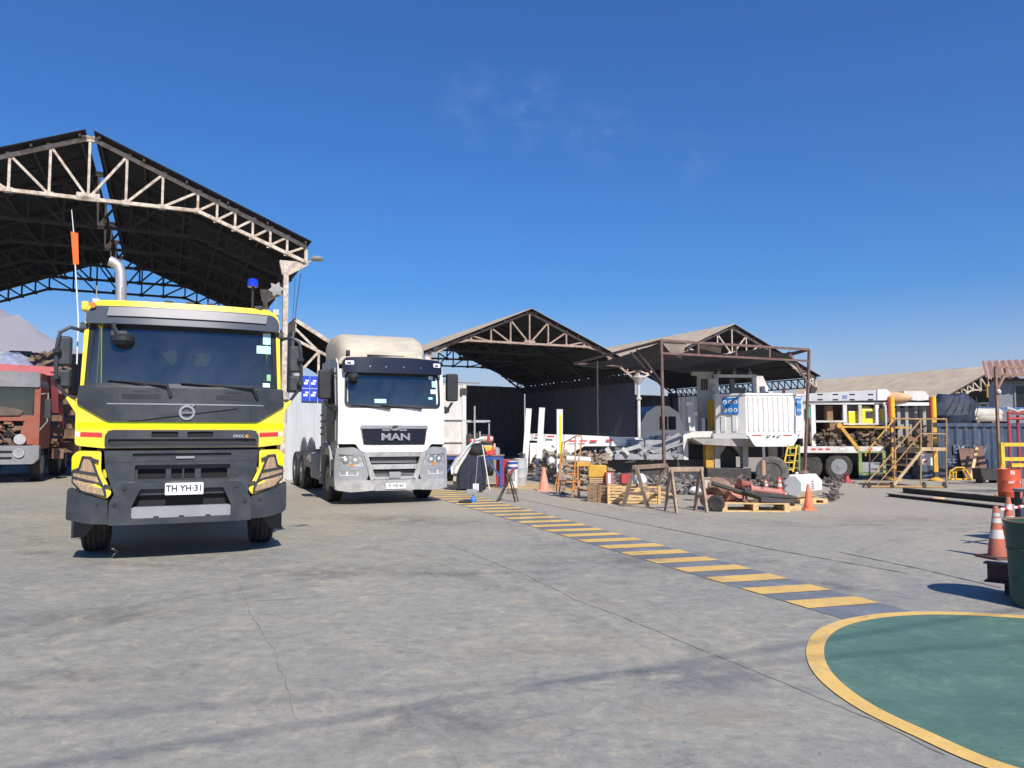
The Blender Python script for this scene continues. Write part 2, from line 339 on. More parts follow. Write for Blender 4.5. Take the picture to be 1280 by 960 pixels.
def concrete_color(N, K, vec):
    big = noise(N, K, vec, .22, 5, .6, .6); mid = noise(N, K, xform(N, K, vec, loc=(9, 3, 0)), .9, 8, .68, .8); fine = noise(N, K, vec, 9, 8, .75)
    c = mixc(N, K, rng(N, K, big, .40, .60), (.283, .273, .252), (.345, .322, .268))
    c = mixc(N, K, rng(N, K, mid, .48, .70, 0, .55), c, (.41, .36, .295))          # dusty tan patches
    dk = noise(N, K, xform(N, K, vec, loc=(40, 21, 0)), .6, 9, .7, 1.2)
    c = mixc(N, K, rng(N, K, dk, .56, .74, 0, .5), c, (.165, .168, .175))            # worn dark patches
    st = noise(N, K, xform(N, K, vec, rot=(0, 0, R(28)), sc=(.9, 3.2, 1)), 1.5, 9, .75, 1.4)
    c = mixc(N, K, rng(N, K, st, .54, .68, 0, .42), c, (.15, .155, .17))            # scrubbed tyre streaks
    st2 = noise(N, K, xform(N, K, vec, rot=(0, 0, R(-62)), sc=(.8, 3.6, 1), loc=(3, 7, 0)), 1.2, 9, .75, 1.6)
    c = mixc(N, K, rng(N, K, st2, .56, .72, 0, .45), c, (.39, .35, .30))
    v = N.new('ShaderNodeTexVoronoi'); v.feature = 'DISTANCE_TO_EDGE'; v.inputs['Scale'].default_value = .33
    wv = N.new('ShaderNodeVectorMath'); wv.operation = 'ADD'
    ns = N.new('ShaderNodeTexNoise'); ns.inputs['Scale'].default_value = 2.2; ns.inputs['Detail'].default_value = 6; K.new(vec, ns.inputs[0])
    sc = N.new('ShaderNodeVectorMath'); sc.operation = 'SCALE'; sc.inputs[3].default_value = .9; K.new(ns.outputs[1], sc.inputs[0])
    K.new(vec, wv.inputs[0]); K.new(sc.outputs[0], wv.inputs[1]); K.new(wv.outputs[0], v.inputs[0])
    c = mixc(N, K, rng(N, K, v.outputs[0], .004, .0, 0, .35), c, (.36, .29, .22))   # hairline cracks full of dust
    m4 = noise(N, K, xform(N, K, vec, loc=(2, 31, 0)), 3.6, 11, .82, .9)
    c = mixc(N, K, rng(N, K, m4, .53, .60, 0, .7), c, (.44, .38, .30))              # chalky scuffs
    c = mixc(N, K, rng(N, K, m4, .45, .37, 0, .5), c, (.15, .15, .15))
    m5 = noise(N, K, xform(N, K, vec, rot=(0, 0, R(14)), sc=(1, 2.4, 1), loc=(11, 3, 0)), 7, 10, .85, 1.5)
    c = mixc(N, K, rng(N, K, m5, .55, .62, 0, .55), c, (.15, .145, .145))
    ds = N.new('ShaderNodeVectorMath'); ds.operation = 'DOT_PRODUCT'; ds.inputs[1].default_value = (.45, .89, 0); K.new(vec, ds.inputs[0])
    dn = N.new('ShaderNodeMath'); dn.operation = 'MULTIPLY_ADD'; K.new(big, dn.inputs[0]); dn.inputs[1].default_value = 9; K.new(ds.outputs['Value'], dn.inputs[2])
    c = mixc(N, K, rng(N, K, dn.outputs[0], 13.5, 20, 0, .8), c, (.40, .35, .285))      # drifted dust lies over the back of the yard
    c = mixc(N, K, rng(N, K, fine, .3, .7, .84, 1.14), (0, 0, 0), c) if False else mixc(N, K, 1.0, mixc(N, K, 1.0, c, rng(N, K, fine, .3, .7, .76, 1.22), 'MULTIPLY'), (1.0, 1.0, .94), 'MULTIPLY')
    gr = noise(N, K, vec, 38, 6, .8); c = mixc(N, K, rng(N, K, gr, .60, .70, 0, .55), c, (.45, .41, .35))
    return c, fine, mid, dk
gm, N, K, bs = node_mat('yard_concrete')
geo = N.new('ShaderNodeNewGeometry')
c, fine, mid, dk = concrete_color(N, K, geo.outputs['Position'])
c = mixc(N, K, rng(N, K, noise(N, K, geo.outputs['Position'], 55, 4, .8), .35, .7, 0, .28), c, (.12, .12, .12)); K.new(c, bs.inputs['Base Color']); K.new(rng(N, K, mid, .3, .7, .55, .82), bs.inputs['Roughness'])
bu = N.new('ShaderNodeBump'); bu.inputs['Strength'].default_value = .25; bu.inputs['Distance'].default_value = .01; K.new(fine, bu.inputs['Height']); K.new(bu.outputs[0], bs.inputs['Normal'])
dm, N, K, bs = node_mat('desert_dirt')
geo = N.new('ShaderNodeNewGeometry'); n_ = noise(N, K, geo.outputs['Position'], .05, 9, .7)
K.new(mixc(N, K, rng(N, K, n_, .35, .65), (.30, .23, .17), (.42, .33, .25)), bs.inputs['Base Color']); bs.inputs['Roughness'].default_value = .95

def paint_mat(name, col, wear=.55, var=.12, wcol=None, wscale=3.5, thr=.56, streak=None):
    m, N, K, b = node_mat(name); g = N.new('ShaderNodeNewGeometry'); P = g.outputs['Position']
    n1 = noise(N, K, P, 1.6, 7, .65); c = mixc(N, K, 1.0, col, rng(N, K, n1, .3, .7, 1-var, 1+var), 'MULTIPLY')
    f = noise(N, K, P, 14, 8, .75); c = mixc(N, K, 1.0, c, rng(N, K, f, .3, .7, .9, 1.1), 'MULTIPLY')
    if streak:
        s = noise(N, K, xform(N, K, P, rot=(0, 0, R(20)), sc=(.6, 5, 1)), 1.6, 8, .7, .6); c = mixc(N, K, rng(N, K, s, .5, .72, 0, .6), c, streak)
        s = noise(N, K, xform(N, K, P, rot=(0, 0, R(75)), sc=(.8, 7, 1), loc=(5, 5, 0)), 2.6, 8, .75, .6); c = mixc(N, K, rng(N, K, s, .56, .76, 0, .5), c, tuple(min(1, q*1.5+.05) for q in streak))
    w = noise(N, K, P, wscale, 10, .8, .4)
    c = mixc(N, K, rng(N, K, w, thr, thr+.1, 0, wear), c, wcol or (.26, .26, .26)); w2 = noise(N, K, xform(N, K, P, rot=(0, 0, R(25)), sc=(1, 2.5, 1)), 13, 11, .85, .8); c = mixc(N, K, rng(N, K, w2, .55, .62, 0, wear*.9), c, wcol or (.26, .26, .26))
    K.new(c, b.inputs['Base Color']); b.inputs['Roughness'].default_value = .6
    bu = N.new('ShaderNodeBump'); bu.inputs['Strength'].default_value = .2; bu.inputs['Distance'].default_value = .01; K.new(f, bu.inputs['Height']); K.new(bu.outputs[0], b.inputs['Normal'])
    return m
paint_yellow = paint_mat('road_paint_yellow', (.72, .46, .13), .7, .12, (.36, .32, .26), 5, .55)
paint_blue = paint_mat('walkway_grey_blue_paint', (.165, .175, .19), .6, .15, (.25, .26, .28), 1.4, .5)
paint_green = paint_mat('court_green_paint', (.085, .168, .122), .5, .18, (.19, .27, .20), 2.6, .53, streak=(.06, .115, .085))
crack_m = mat('crack_filler', (.15, .13, .11), .9, var=.5, scale=9, dirt=(.3, .25, .2), damt=.9, dscale=5)

gb = MB().add([(-3500, -2500, -.02), (3500, -2500, -.02), (3500, 4500, -.02), (-3500, 4500, -.02)], [(0, 1, 2, 3)])
gb.build('ground', dm, smooth=0, kind='structure')
yb = MB().add([(-70, -40, 0), (90, -40, 0), (90, 90, 0), (-70, 90, 0)], [(0, 1, 2, 3)])
yb.build('concrete_yard', gm, smooth=0, kind='structure')

# striped walkway: edges measured along both sides
def lerp(a, b, t): return a+(b-a)*t
Ln, Lf = Vector(G(977.7, 752.6)), Vector(G(557, 626.6)); Rn, Rf = Vector(G(1100, 754.3)), Vector(G(579, 616))
ldir = (Lf-Ln).normalized(); rdir = (Rf-Rn).normalized(); cross = (Rn-Ln)
bard = (Vector(G(1100, 754.3))-Vector(G(1010, 761))).normalized()
def on_line(P, d, Q, e):              # point of line P+t*d met from Q along e
    t = ((Q.x-P.x)*e.y-(Q.y-P.y)*e.x)/(d.x*e.y-d.y*e.x); return P+d*t
A0 = Vector(G(1010, 761))
def wl(s): return A0+ldir*s
def wr(s): return on_line(Rn, rdir, wl(s), bard)
a, b = wl(-.75), wr(-.75); c_, d_ = wr(24), wl(24)
walk = MB().add([(q.x, q.y, .004) for q in (a, b, c_, d_)], [(0, 1, 2, 3)]).build('striped_walkway', paint_blue, smooth=0, kind='structure')
s = 0; k = 0; rnd = random.Random(3)
while s < 23.2:
    w = .30; j = lambda: rnd.uniform(-.012, .012)
    q = [wl(s+j()), wr(s+j()), wr(s+w+j()), wl(s+w+j())]
    MB().add([(p.x, p.y, .008) for p in q], [(0, 1, 2, 3)]).build('painted_stripe', paint_yellow, walk, smooth=0)
    s += .615; k += 1
# second striped crossing behind the drums
for k in range(5):
    g = Vector(G(700, 611.5)); bdir = Vector((math.cos(R(6)), math.sin(R(6)), 0)); nd = Vector((-.35, .93, 0))
    p = g+nd*(k*.62)-bdir*1.9; q = [p, p+bdir*2.3, p+bdir*2.3+nd*.28, p+nd*.28]
    MB().add([(v.x, v.y, .005) for v in q], [(0, 1, 2, 3)]).build('painted_stripe', paint_yellow, walk, smooth=0)

# green court with a yellow border line (only its rim near the camera is in view)
def ring(cx, cy, r0, corr, n=120):
    out = []
    for i in range(n):
        t = 360*i/n; 
        ks = sorted(corr); e = 0
        for k0, k1 in zip(ks, ks[1:]+[ks[0]+360]):
            tt = t if t >= ks[0] else t+360
            if k0 <= tt <= k1:
                f = (tt-k0)/(k1-k0); f = f*f*(3-2*f); e = corr[k0 % 360 if k0 in corr else k0]*(1-f)+corr[k1 % 360 if k1 >= 360 else k1]*f; break
        out.append((cx+(r0+e)*math.cos(R(t)), cy+(r0+e)*math.sin(R(t))))
    return out
import bisect as _b
def polar(pts, cx, cy):
    d = sorted((math.degrees(math.atan2(y-cy, x-cx)) % 360, math.hypot(x-cx, y-cy)) for x, y in pts); return d
def outline(pts, cx, cy, n=144):
    d = polar(pts, cx, cy); A = [q[0] for q in d]; Rr = [q[1] for q in d]; m = len(d); out = []
    for i in range(n):
        t = 360*i/n; k = _b.bisect(A, t) % m; j = (k-1) % m
        a0, a1 = A[j], A[k]; a1 += 360 if a1 <= a0 else 0; tt = t if t >= a0 else t+360
        f = (tt-a0)/(a1-a0); p0, p1, p2, p3 = Rr[j-1], Rr[j], Rr[k], Rr[(k+1) % m]
        r = p1+.5*f*(p2-p0+f*(2*p0-5*p1+4*p2-p3+f*(3*(p1-p2)+p3-p0))); out.append((cx+r*math.cos(R(t)), cy+r*math.sin(R(t))))
    return out
cx, cy = 3.78, 4.75
opts = [G(*q)[:2] for q in [(1007, 813), (1050, 776), (1145, 765), (1280, 770.3), (1041, 866), (1088.7, 896.8), (1153, 925), (1224, 960)]]+[(5.4, 5.75), (5.66, 4.7), (5.1, 3.3), (3.9, 2.86), (2.9, 3.1)]
ipts = [G(*q)[:2] for q in [(1028, 813), (1060, 787), (1159, 770), (1280, 774.2), (1060.6, 863), (1145, 913.7), (1251.8, 959.8)]]+[(5.3, 5.65), (5.54, 4.7), (5.0, 3.4), (3.9, 2.98), (2.98, 3.22)]
oo = outline(opts, cx, cy)
for _ in range(6): oo = [((oo[i-1][0]+2*oo[i][0]+oo[(i+1) % len(oo)][0])/4, (oo[i-1][1]+2*oo[i][1]+oo[(i+1) % len(oo)][1])/4) for i in range(len(oo))]
ii = []
for i in range(len(oo)):
    tx, ty = oo[(i+1) % len(oo)][0]-oo[i-1][0], oo[(i+1) % len(oo)][1]-oo[i-1][1]; L_ = math.hypot(tx, ty); ii.append((oo[i][0]-ty/L_*.118, oo[i][1]+tx/L_*.118))
court = MB().add([(x, y, .0055) for x, y in ii], [tuple(range(len(ii)))]).build('green_court', paint_green, smooth=0, kind='structure')
n = len(oo)
MB().add([(x, y, .0068) for x, y in oo]+[(x, y, .0068) for x, y in ii], [(i, (i+1) % n, n+(i+1) % n, n+i) for i in range(n)]).build('border_line', paint_yellow, court, smooth=0)

# expansion joints, cracks and a painted wire shadow: thin wandering dark strips
def crack(pix, w=.012, wob=.02, z=.0025, seed=1):
    r = random.Random(seed); pts = [Vector(G(*q)) for q in pix]; P = []
    for a, b in zip(pts, pts[1:]):
        n = max(2, int((b-a).length/.08))
        for i in range(n): P.append(a.lerp(b, i/n))
    P.append(pts[-1]); off = 0; vs = []; fs = []
    for i, p in enumerate(P):
        d = (P[min(i+1, len(P)-1)]-P[max(i-1, 0)]).normalized(); nn = Vector((-d.y, d.x, 0)); off = off*.8+r.uniform(-wob, wob); ww = w*r.uniform(.25, 1.3)
        vs += [tuple(p+nn*(off+ww/2)+Vector((0, 0, z))), tuple(p+nn*(off-ww/2)+Vector((0, 0, z)))]
        if i: fs.append((2*i-2, 2*i-1, 2*i+1, 2*i))
    return MB().add(vs, fs)
cr = MB()
for s_, q in enumerate([[(561, 681), (659, 721), (720, 750), (791, 777), (847, 800), (941, 838), (1006, 866), (1098, 904), (1180, 945)],
          [(275, 700), (300, 735), (318, 775), (345, 815), (362, 860), (375, 900)], [(318, 752), (420, 745), (520, 742)]]):
    c2 = crack(q, .012 if s_ == 0 else .005, .012, seed=s_+3); cr.add(c2.v, c2.f)
cr.build('ground_crack', crack_m, smooth=0, kind='structure')
jn = MB()
for s_, q in enumerate([[(640, 622), (777, 650), (875, 669), (960, 686), (1134, 717)], [(1048, 690), (1150, 711), (1251, 735)], [(1095, 757), (1130, 763)]]):  # the second strip paints the thin cast shadow of a wire
    c2 = crack(q, .03, .004, seed=s_+11); jn.add(c2.v, c2.f)
jn.build('joints_and_wire_shadow', steel_dark, smooth=0, kind='structure')

# tyre marks: arcs of rubber on the concrete
tm = bpy.data.materials.new('tyre_mark'); tm.use_nodes = True; N = tm.node_tree.nodes; K = tm.node_tree.links; b = N['Principled BSDF']
b.inputs['Base Color'].default_value = (.075, .075, .08, 1); b.inputs['Roughness'].default_value = .7
g = N.new('ShaderNodeNewGeometry'); nz = noise(N, K, g.outputs['Position'], 1.6, 9, .8); K.new(rng(N, K, nz, .46, .75, 0, .3), b.inputs['Alpha'])
marks = MB()
def arc(c, r, a0, a1, w, z):
    n = 36; vs = []; fs = []
    for i in range(n+1):
        t = R(a0+(a1-a0)*i/n)
        for q in (r-w/2, r+w/2): vs.append((c[0]+q*math.cos(t), c[1]+q*math.sin(t), z))
        if i: fs.append((2*i-2, 2*i-1, 2*i+1, 2*i))
    marks.add(vs, fs)
zz = .0120
for (c0, rr, a0, a1, w) in [((-9.2, 14.2), 3.9, -100, 25, .2), ((-9.2, 14.2), 4.15, -95, 20, .1), ((-9.0, 9.6), 2.6, 20, 110, .22), ((-7.2, 7.6), 1.9, 60, 160, .2), ((1.5, 3.4), 5.6, 115, 160, .26), ((1.5, 3.4), 5.95, 112, 165, .2),
        ((-6, 4), 7.0, 15, 60, .3), ((-6, 4), 7.5, 10, 58, .25), ((9, 14), 8.5, 170, 235, .3), ((9, 14), 9.0, 165, 232, .28), ((12, 4), 9.5, 110, 165, .3), ((-1, 18), 9, 230, 300, .3), ((-1, 18), 9.6, 228, 296, .28), ((6.6, 17), 4.2, 180, 300, .3), ((6.6, 17), 4.7, 180, 290, .25)]:
    arc(c0, rr, a0, a1, w, zz); zz += .0004
marks.build('tyre_marks', tm, smooth=0, kind='stuff')

# far desert hills on the left
hm, N, K, bs = node_mat('hazed_hill_rock'); g = N.new('ShaderNodeNewGeometry'); n_ = noise(N, K, g.outputs['Position'], .006, 9, .65)  # distance haze is mixed into the rock colour as greying
K.new(mixc(N, K, rng(N, K, n_, .3, .7), (.27, .24, .24), (.34, .30, .30)), bs.inputs['Base Color']); bs.inputs['Roughness'].default_value = 1
from mathutils import noise as mnoise
vs = []; fs = []; nx, ny = 110, 26
for j in range(ny):
    for i in range(nx):
        az = -62+i*1.25; t = j/(ny-1); d = 1500+t*1200
        prof = 255*math.exp(-((az+37)/11)**2)+90*math.exp(-((az+52)/14)**2)+22*math.exp(-((az+10)/14)**2)+10
        r_ = math.sin(math.pi*min(1, t*1.02))
        h = prof*r_*(1+.45*mnoise.fractal(Vector((az*.14, t*3.1, 1)), .9, 2.0, 6))
        vs.append((d*math.sin(R(az)), d*math.cos(R(az)), h-6))
for j in range(ny-1):
    for i in range(nx-1): k = j*nx+i; fs.append((k, k+1, k+nx+1, k+nx))
MB().add(vs, fs).build('hills', hm, smooth=60, kind='structure')

# brown and black stains where trucks have stood
def stain(name, cx_, cy_, rx, ry, rot, col, seed, amt=.6, z=.0118):
    m = bpy.data.materials.new(name+'_paint'); m.use_nodes = True; N = m.node_tree.nodes; K = m.node_tree.links; b = N['Principled BSDF']; b.inputs['Base Color'].default_value = (*col, 1); b.inputs['Roughness'].default_value = .6
    t = N.new('ShaderNodeTexCoord'); ln = N.new('ShaderNodeVectorMath'); ln.operation = 'LENGTH'; K.new(xform(N, K, t.outputs['Object'], sc=(1/rx, 1/ry, 1)), ln.inputs[0])
    nz_ = noise(N, K, xform(N, K, t.outputs['Object'], loc=(seed*7, 3, 0)), 1.9, 9, .8, 1.2)
    e = rng(N, K, ln.outputs['Value'], .25, 1.0, 1, 0); mu = N.new('ShaderNodeMath'); mu.operation = 'MULTIPLY'; K.new(e, mu.inputs[0]); K.new(rng(N, K, nz_, .42, .66, 0, amt), mu.inputs[1]); K.new(mu.outputs[0], b.inputs['Alpha'])
    o = MB().add([(-rx, -ry, z), (rx, -ry, z), (rx, ry, z), (-rx, ry, z)], [(0, 1, 2, 3)]).build(name, m, smooth=0, kind='stuff'); o.location = (cx_, cy_, 0); o.rotation_euler = (0, 0, R(rot))
for k, (px, py, rx, ry, rot, col, amt) in enumerate([(500, 650, 2.4, .9, -20, (.14, .10, .075), .7), (420, 715, 1.1, .5, 10, (.07, .07, .075), .6), (120, 770, 1.2, .45, 10, (.10, .09, .08), .6), (880, 850, .7, .35, 20, (.09, .10, .14), .8), (560, 905, .8, .35, 10, (.10, .10, .11), .7), (760, 700, 1.6, .6, 15, (.13, .14, .17), .5), (60, 850, .9, .3, 20, (.12, .09, .075), .6), (690, 810, 1.0, .4, 20, (.45, .38, .30), .6), (230, 860, 1.2, .5, 10, (.45, .40, .33), .5), (880, 890, .6, .3, -20, (.5, .42, .33), .7), (1120, 650, 3.0, 1.2, 10, (.2, .15, .12), .5)]):
    g_ = ground(px, py); stain('ground_stain', g_.x, g_.y, rx, ry, rot, col, k, amt*.6, .0116+.0003*k)
# small litter: pebbles and chips
rn_ = random.Random(77); mb = MB()
for i in range(260):
    px, py = rn_.uniform(-100, 1380), 600+rn_.random()**1.5*380; g_ = ground(px, py); s_ = rn_.uniform(.002, .006)
    mb.lathe([(0, -s_*.3), (s_, 0), (s_*.6, s_*.6), (0, s_*.7)], (g_.x, g_.y, .0175), 5)
mb.build('pebbles', mat('pebble_grey', (.2, .17, .14), .9, var=.6, scale=2), smooth=0, kind='stuff')
# ------------------------------------------------------------------ gable sheds on trusses
def loc_world(loc, rot, p):
    a, b = math.cos(R(rot)), math.sin(R(rot)); return Vector((loc[0]+p[0]*a-p[1]*b, loc[1]+p[0]*b+p[1]*a, p[2]))
def corr_sheet(w, l, slope_vec, t=.012, ribs=12, amp=.018):
    """a corrugated sheet: w along local y, ribs run down the slope; origin at ridge corner"""
    mb = MB(); sx, sz = slope_vec; n = ribs*2; m = l
    for layer, off in ((0, 0), (1, -t)):
        vs = []; fs = []
        for i in range(n+1):
            y = w*i/n; h = amp*(1 if i % 2 else -1)
            for s_ in (0, 1): vs.append((sx*m*s_-sz*(h+off)*(1 if sx > 0 else -1), y, sz*m*s_+abs(sx)*(h+off)))
            if i: fs.append((2*i-2, 2*i-1, 2*i+1, 2*i))
        mb.cm = layer; mb.add(vs, fs)
    return mb
def truss_pts(S, ez, az, knee, ctz, td):
    """top chord z at x; bottom chord z at x"""
    top = lambda x: az-.18-(az-ez)*abs(x)/S
    def bot(x):
        x = abs(x)
        return ctz if x < knee else ctz+(ez-td-ctz)*(x-knee)/(S-knee)
    return top, bot
def make_truss(parent, S, ez, az, knee, ctz, td, mat_, y, nodes, w=.09, web_w=.07, individual=True, zig=False):
    top, bot = truss_pts(S, ez, az, knee, ctz, td); mb = MB(); yy = 0
    for sgn in (-1, 1):
        mb.bar((0, yy, top(0)), (sgn*S, yy, top(S)), w, w)
        mb.bar((sgn*0, yy, bot(0)), (sgn*knee, yy, bot(knee)), w, w); mb.bar((sgn*knee, yy, bot(knee)), (sgn*S, yy, bot(S)), w, w)
        mb.bar((sgn*S, yy, bot(S)-.02), (sgn*S, yy, top(S)), w, w)
    mb.box(-.3, .3, yy-.05, yy+.05, bot(0)-.06, bot(0)+.16); mb.box(-.25, .25, yy-.05, yy+.05, top(0)-.12, top(0)+.04)
    for sgn in (-1, 1):
        for x in nodes:
            for z in (top(x), bot(x)): mb.box(sgn*x-.1, sgn*x+.1, yy-.012, yy+.012, z-.085, z+.085)
    t = mb.build('truss', mat_, parent, smooth=0, loc=(0, y, 0))
    webs = []
    for sgn in (-1, 1):
        ns = [0]+nodes
        for k, x in enumerate(ns):
            if k or sgn > 0: webs.append(((sgn*x, yy, bot(x)), (sgn*x, yy, top(x))))
            if k < len(ns)-1:
                x2 = ns[k+1]
                webs.append(((sgn*x, yy, bot(x)), (sgn*x2, yy, top(x2))) )
        x2 = ns[-1]; webs.append(((sgn*x2, yy, bot(x2)), (sgn*S, yy, top(S))))
    if individual:
        for p, q in webs: MB().bar(p, q, web_w, web_w).build('web_bar', mat_, t, smooth=0)
    else:
        m2 = MB()
        for p, q in webs: m2.bar(p, q, web_w, web_w)
        m2.build('web_bars', mat_, t, smooth=0, kind='stuff')
    return t
def gable(name, label, loc, rot, S, ez, az, Ly, nodes, knee, ctz, td, front_mat, inner_mat, ntruss=5, gap=.0, over=.35, sheet_w=1.0, roofmats=None, col_mat=None, cols=(-1, 1), col_w=.2, col_in=.3, back=True, wall_z=None, side_wall=(), eave_truss=(-1, 1), group=None, wallmat=None, purl=True, web_w=.07, w=.09, colys=None, lean=0):
    t = thing(name, label, 'shed', (loc[0], loc[1], 0), rot, group)
    sl = math.hypot(S, az-ez); d = (S/sl, -(az-ez)/sl); L = sl*(S+over)/S
    n = int(math.ceil((Ly+.5)/sheet_w))
    for sgn in (-1, 1):
        mesh = None
        for i in range(n):
            y = -.25+i*sheet_w; rj = random.Random(i*7+sgn)
            if mesh is None:
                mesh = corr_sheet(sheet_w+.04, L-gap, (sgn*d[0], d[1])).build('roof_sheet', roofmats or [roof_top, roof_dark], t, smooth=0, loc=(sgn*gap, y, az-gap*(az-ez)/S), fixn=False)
            else: inst(mesh, (sgn*gap, y, az-gap*(az-ez)/S+rj.uniform(-.006, .012)), t)
        mb = MB()
        if purl:
            m2 = max(4, int(sl/1.2))
            for k in range(m2+1):
                x = sgn*(.25+(S-.3)*k/m2); z = az-(az-ez)*abs(x)/S-.09
                mb.box(x-.03, x+.03, -.2, Ly+.2, z-.06, z+.04)
            mb.build('purlins', inner_mat, t, smooth=0)
    for k in range(ntruss):
        f = k/(ntruss-1)
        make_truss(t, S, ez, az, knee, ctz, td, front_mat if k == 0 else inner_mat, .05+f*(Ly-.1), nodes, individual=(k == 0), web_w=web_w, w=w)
    for sgn in eave_truss:                      # lattice beam along the eave
        mb = MB(); x = sgn*(S-.05); z0, z1 = ez-td, ez-.2; y = .3; kx = 0
        mb.bar((x, 0, z0), (x, Ly, z0), .07); mb.bar((x, 0, z1), (x, Ly, z1), .07)
        while y < Ly-.4:
            mb.bar((x, y, z0), (x, y, z1), .05); mb.bar((x, y, z0), (x, y+.55, z1), .05); y += .55
        mb.build('eave_lattice', inner_mat, t, smooth=0)
    colys = colys or [.05, Ly*.5, Ly-.05]
    for sgn in cols:
        for y in colys:
            x = sgn*(S-col_in)
            mb = MB().box(x-col_w/2, x+col_w/2, y-col_w/2, y+col_w/2, 0, ez-td-.45)
            mb.prism([(x-sgn*.12-.0, ez-td-.45), (x+sgn*.1, ez-td-.45), (x+sgn*col_in+sgn*.08, ez-td+.0), (x-sgn*.3, ez-td+.0)] if sgn < 0 else [(x-.12, ez-td-.45), (x+.1, ez-td-.45), (x+col_in+.08, ez-td-.1), (x+col_in+.08, ez-td), (x-.2, ez-td), (x-.2, ez-td-.1)], y-col_w*.4, y+col_w*.4)
            mb.build('column', col_mat or inner_mat, t, smooth=0)
    wz = wall_z or ez-td-.1
    def wall(p, q, z1, nm='wall_sheet'):
        p = Vector(p); q = Vector(q); Lw = (q-p).length; dd = (q-p).normalized(); nn = Vector((-dd.y, dd.x, 0)); k = int(Lw/.9)+1; first = None
        ang = math.atan2(dd.y, dd.x)
        for i in range(k):
            o = p+dd*(i*Lw/k)
            if first is None:
                mb = MB(); m = 10; wdt = Lw/k; pr = []
                vs = []; fs = []
                for j in range(m*2+1):
                    x = wdt*j/(m*2); yy = .02*(1 if (j % 4) in (1, 2) else -1)
                    vs += [(x, yy, .02), (x, yy, z1)]
                    if j: fs.append((2*j-2, 2*j, 2*j+1, 2*j-1))
                first = MB().add(vs, fs).build(nm, wallmat or wall_dark, t, smooth=0, loc=o, rot=(0, 0, ang), fixn=False)
            else: inst(first, o+Vector((0, 0, random.Random(i).uniform(-.04, .03))), t, rot=(0, 0, ang))
    if back: wall((-S, Ly+.1, 0), (S, Ly+.1, 0), wz)
    for sgn in side_wall: wall((sgn*(S+.02), .3, 0), (sgn*(S+.02), Ly, 0), wz)
    return t

# shed over the yellow truck
S1 = dict(loc=(-12.2, 21.48), rot=24.5)
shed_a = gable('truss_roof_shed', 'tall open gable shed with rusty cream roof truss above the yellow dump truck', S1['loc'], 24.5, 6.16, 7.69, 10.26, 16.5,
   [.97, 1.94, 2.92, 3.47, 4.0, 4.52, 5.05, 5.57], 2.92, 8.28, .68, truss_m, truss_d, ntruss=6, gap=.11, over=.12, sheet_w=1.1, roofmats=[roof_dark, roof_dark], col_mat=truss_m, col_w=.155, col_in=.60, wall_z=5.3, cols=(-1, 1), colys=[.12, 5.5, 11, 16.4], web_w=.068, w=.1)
sh = shed_a
# street lamp head and flood light at the front corner, drawn as parts of the lamps themselves
t = thing('yard_lamp', 'grey cobra-head lamp on a short arm at the eave of the tall shed', 'lamp', tuple(at(379, 335, 23.9)), 24.5)
MB().tube([(0, 0, 0), (.15, -.02, .18), (.28, -.02, .27)], .028).build('arm', truss_m, t)
MB().lathe([(0, .09), (.1, .085), (.19, .04), (.22, 0), (.2, -.04), (0, -.05)], (.42, -.02, .33), 20).build('lamp_head', alu, t)
t = thing('flood_light', 'star-shaped grey flood light under the corner of the tall shed', 'lamp', tuple(at(345, 362, 23.4)), 24.5)
mb = MB(); pts = []
for i in range(12):
    r = .25 if i % 2 == 0 else .15; a = R(30*i+10); pts.append((r*math.cos(a), r*math.sin(a)))
mb.prism(pts, -.06, 0).build('housing', dust_grey, t); MB().cyl((0, -.07, 0), (0, -.062, 0), .09).build('lens', steel_mid, t); MB().bar((0, 0, 0), (.18, .05, .2), .03).build('bracket', truss_d, t)
# thin cables hanging down the column
t = MB().tube([at(376, 342, 23.9), at(370, 385, 23.95), at(367, 440, 24)], .012, 5).tube([at(369, 350, 23.9), at(366, 400, 23.9), at(365, 470, 23.9)], .008, 5).build('hanging_cable', truss_d, None)
tag(t, 'pair of loose cables hanging beside the front column of the tall shed', 'cable')

# lean-to shed between the two trucks
lt = thing('small_rusty_shed', 'dark-roofed shed with pale rusty truss between the two big trucks', 'shed', tuple(Vector((at(366, 540, 30).x, 30, 0))), 24.5)
n = 9
sheet = None
for i in range(n):
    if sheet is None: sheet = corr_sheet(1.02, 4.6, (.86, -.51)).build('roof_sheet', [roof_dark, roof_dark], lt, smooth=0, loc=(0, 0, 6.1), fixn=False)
    else: inst(sheet, (0, i, 6.1), lt)
MB().box(0, .06, -.02, 9, 5.55, 6.12).bar((0, -.02, 6.03), (3.95, -.02, 3.68), .1, .14).build('eave_board', truss_m, lt, smooth=0)
mb = MB().bar((0, 0, 5.25), (3.6, 0, 3.6), .11); mb.build('truss', truss_m, lt, smooth=0)
for p, q in (((.95, 0, 4.8), (.95, 0, 2.9)), ((.95, 0, 4.8), (0, 0, 3.7)), ((1.9, 0, 4.3), (.95, 0, 3.3)), ((0, 0, 5.7), (.95, 0, 4.8)), ((.95, 0, 3.3), (2.2, 0, 4.1)), ((2.4, 0, 4.1), (2.4, 0, 2.9)), ((3.5, 0, 3.6), (3.5, 0, 0))):
    MB().bar(p, q, .09).build('truss_bar', truss_m, lt, smooth=0)
mb = MB().box(-.1, -.0, 0, 9, 0, 5.6).box(0, 4.0, 8.95, 9, 0, 3.8); mb.build('dark_wall', wall_dark, lt, smooth=0)
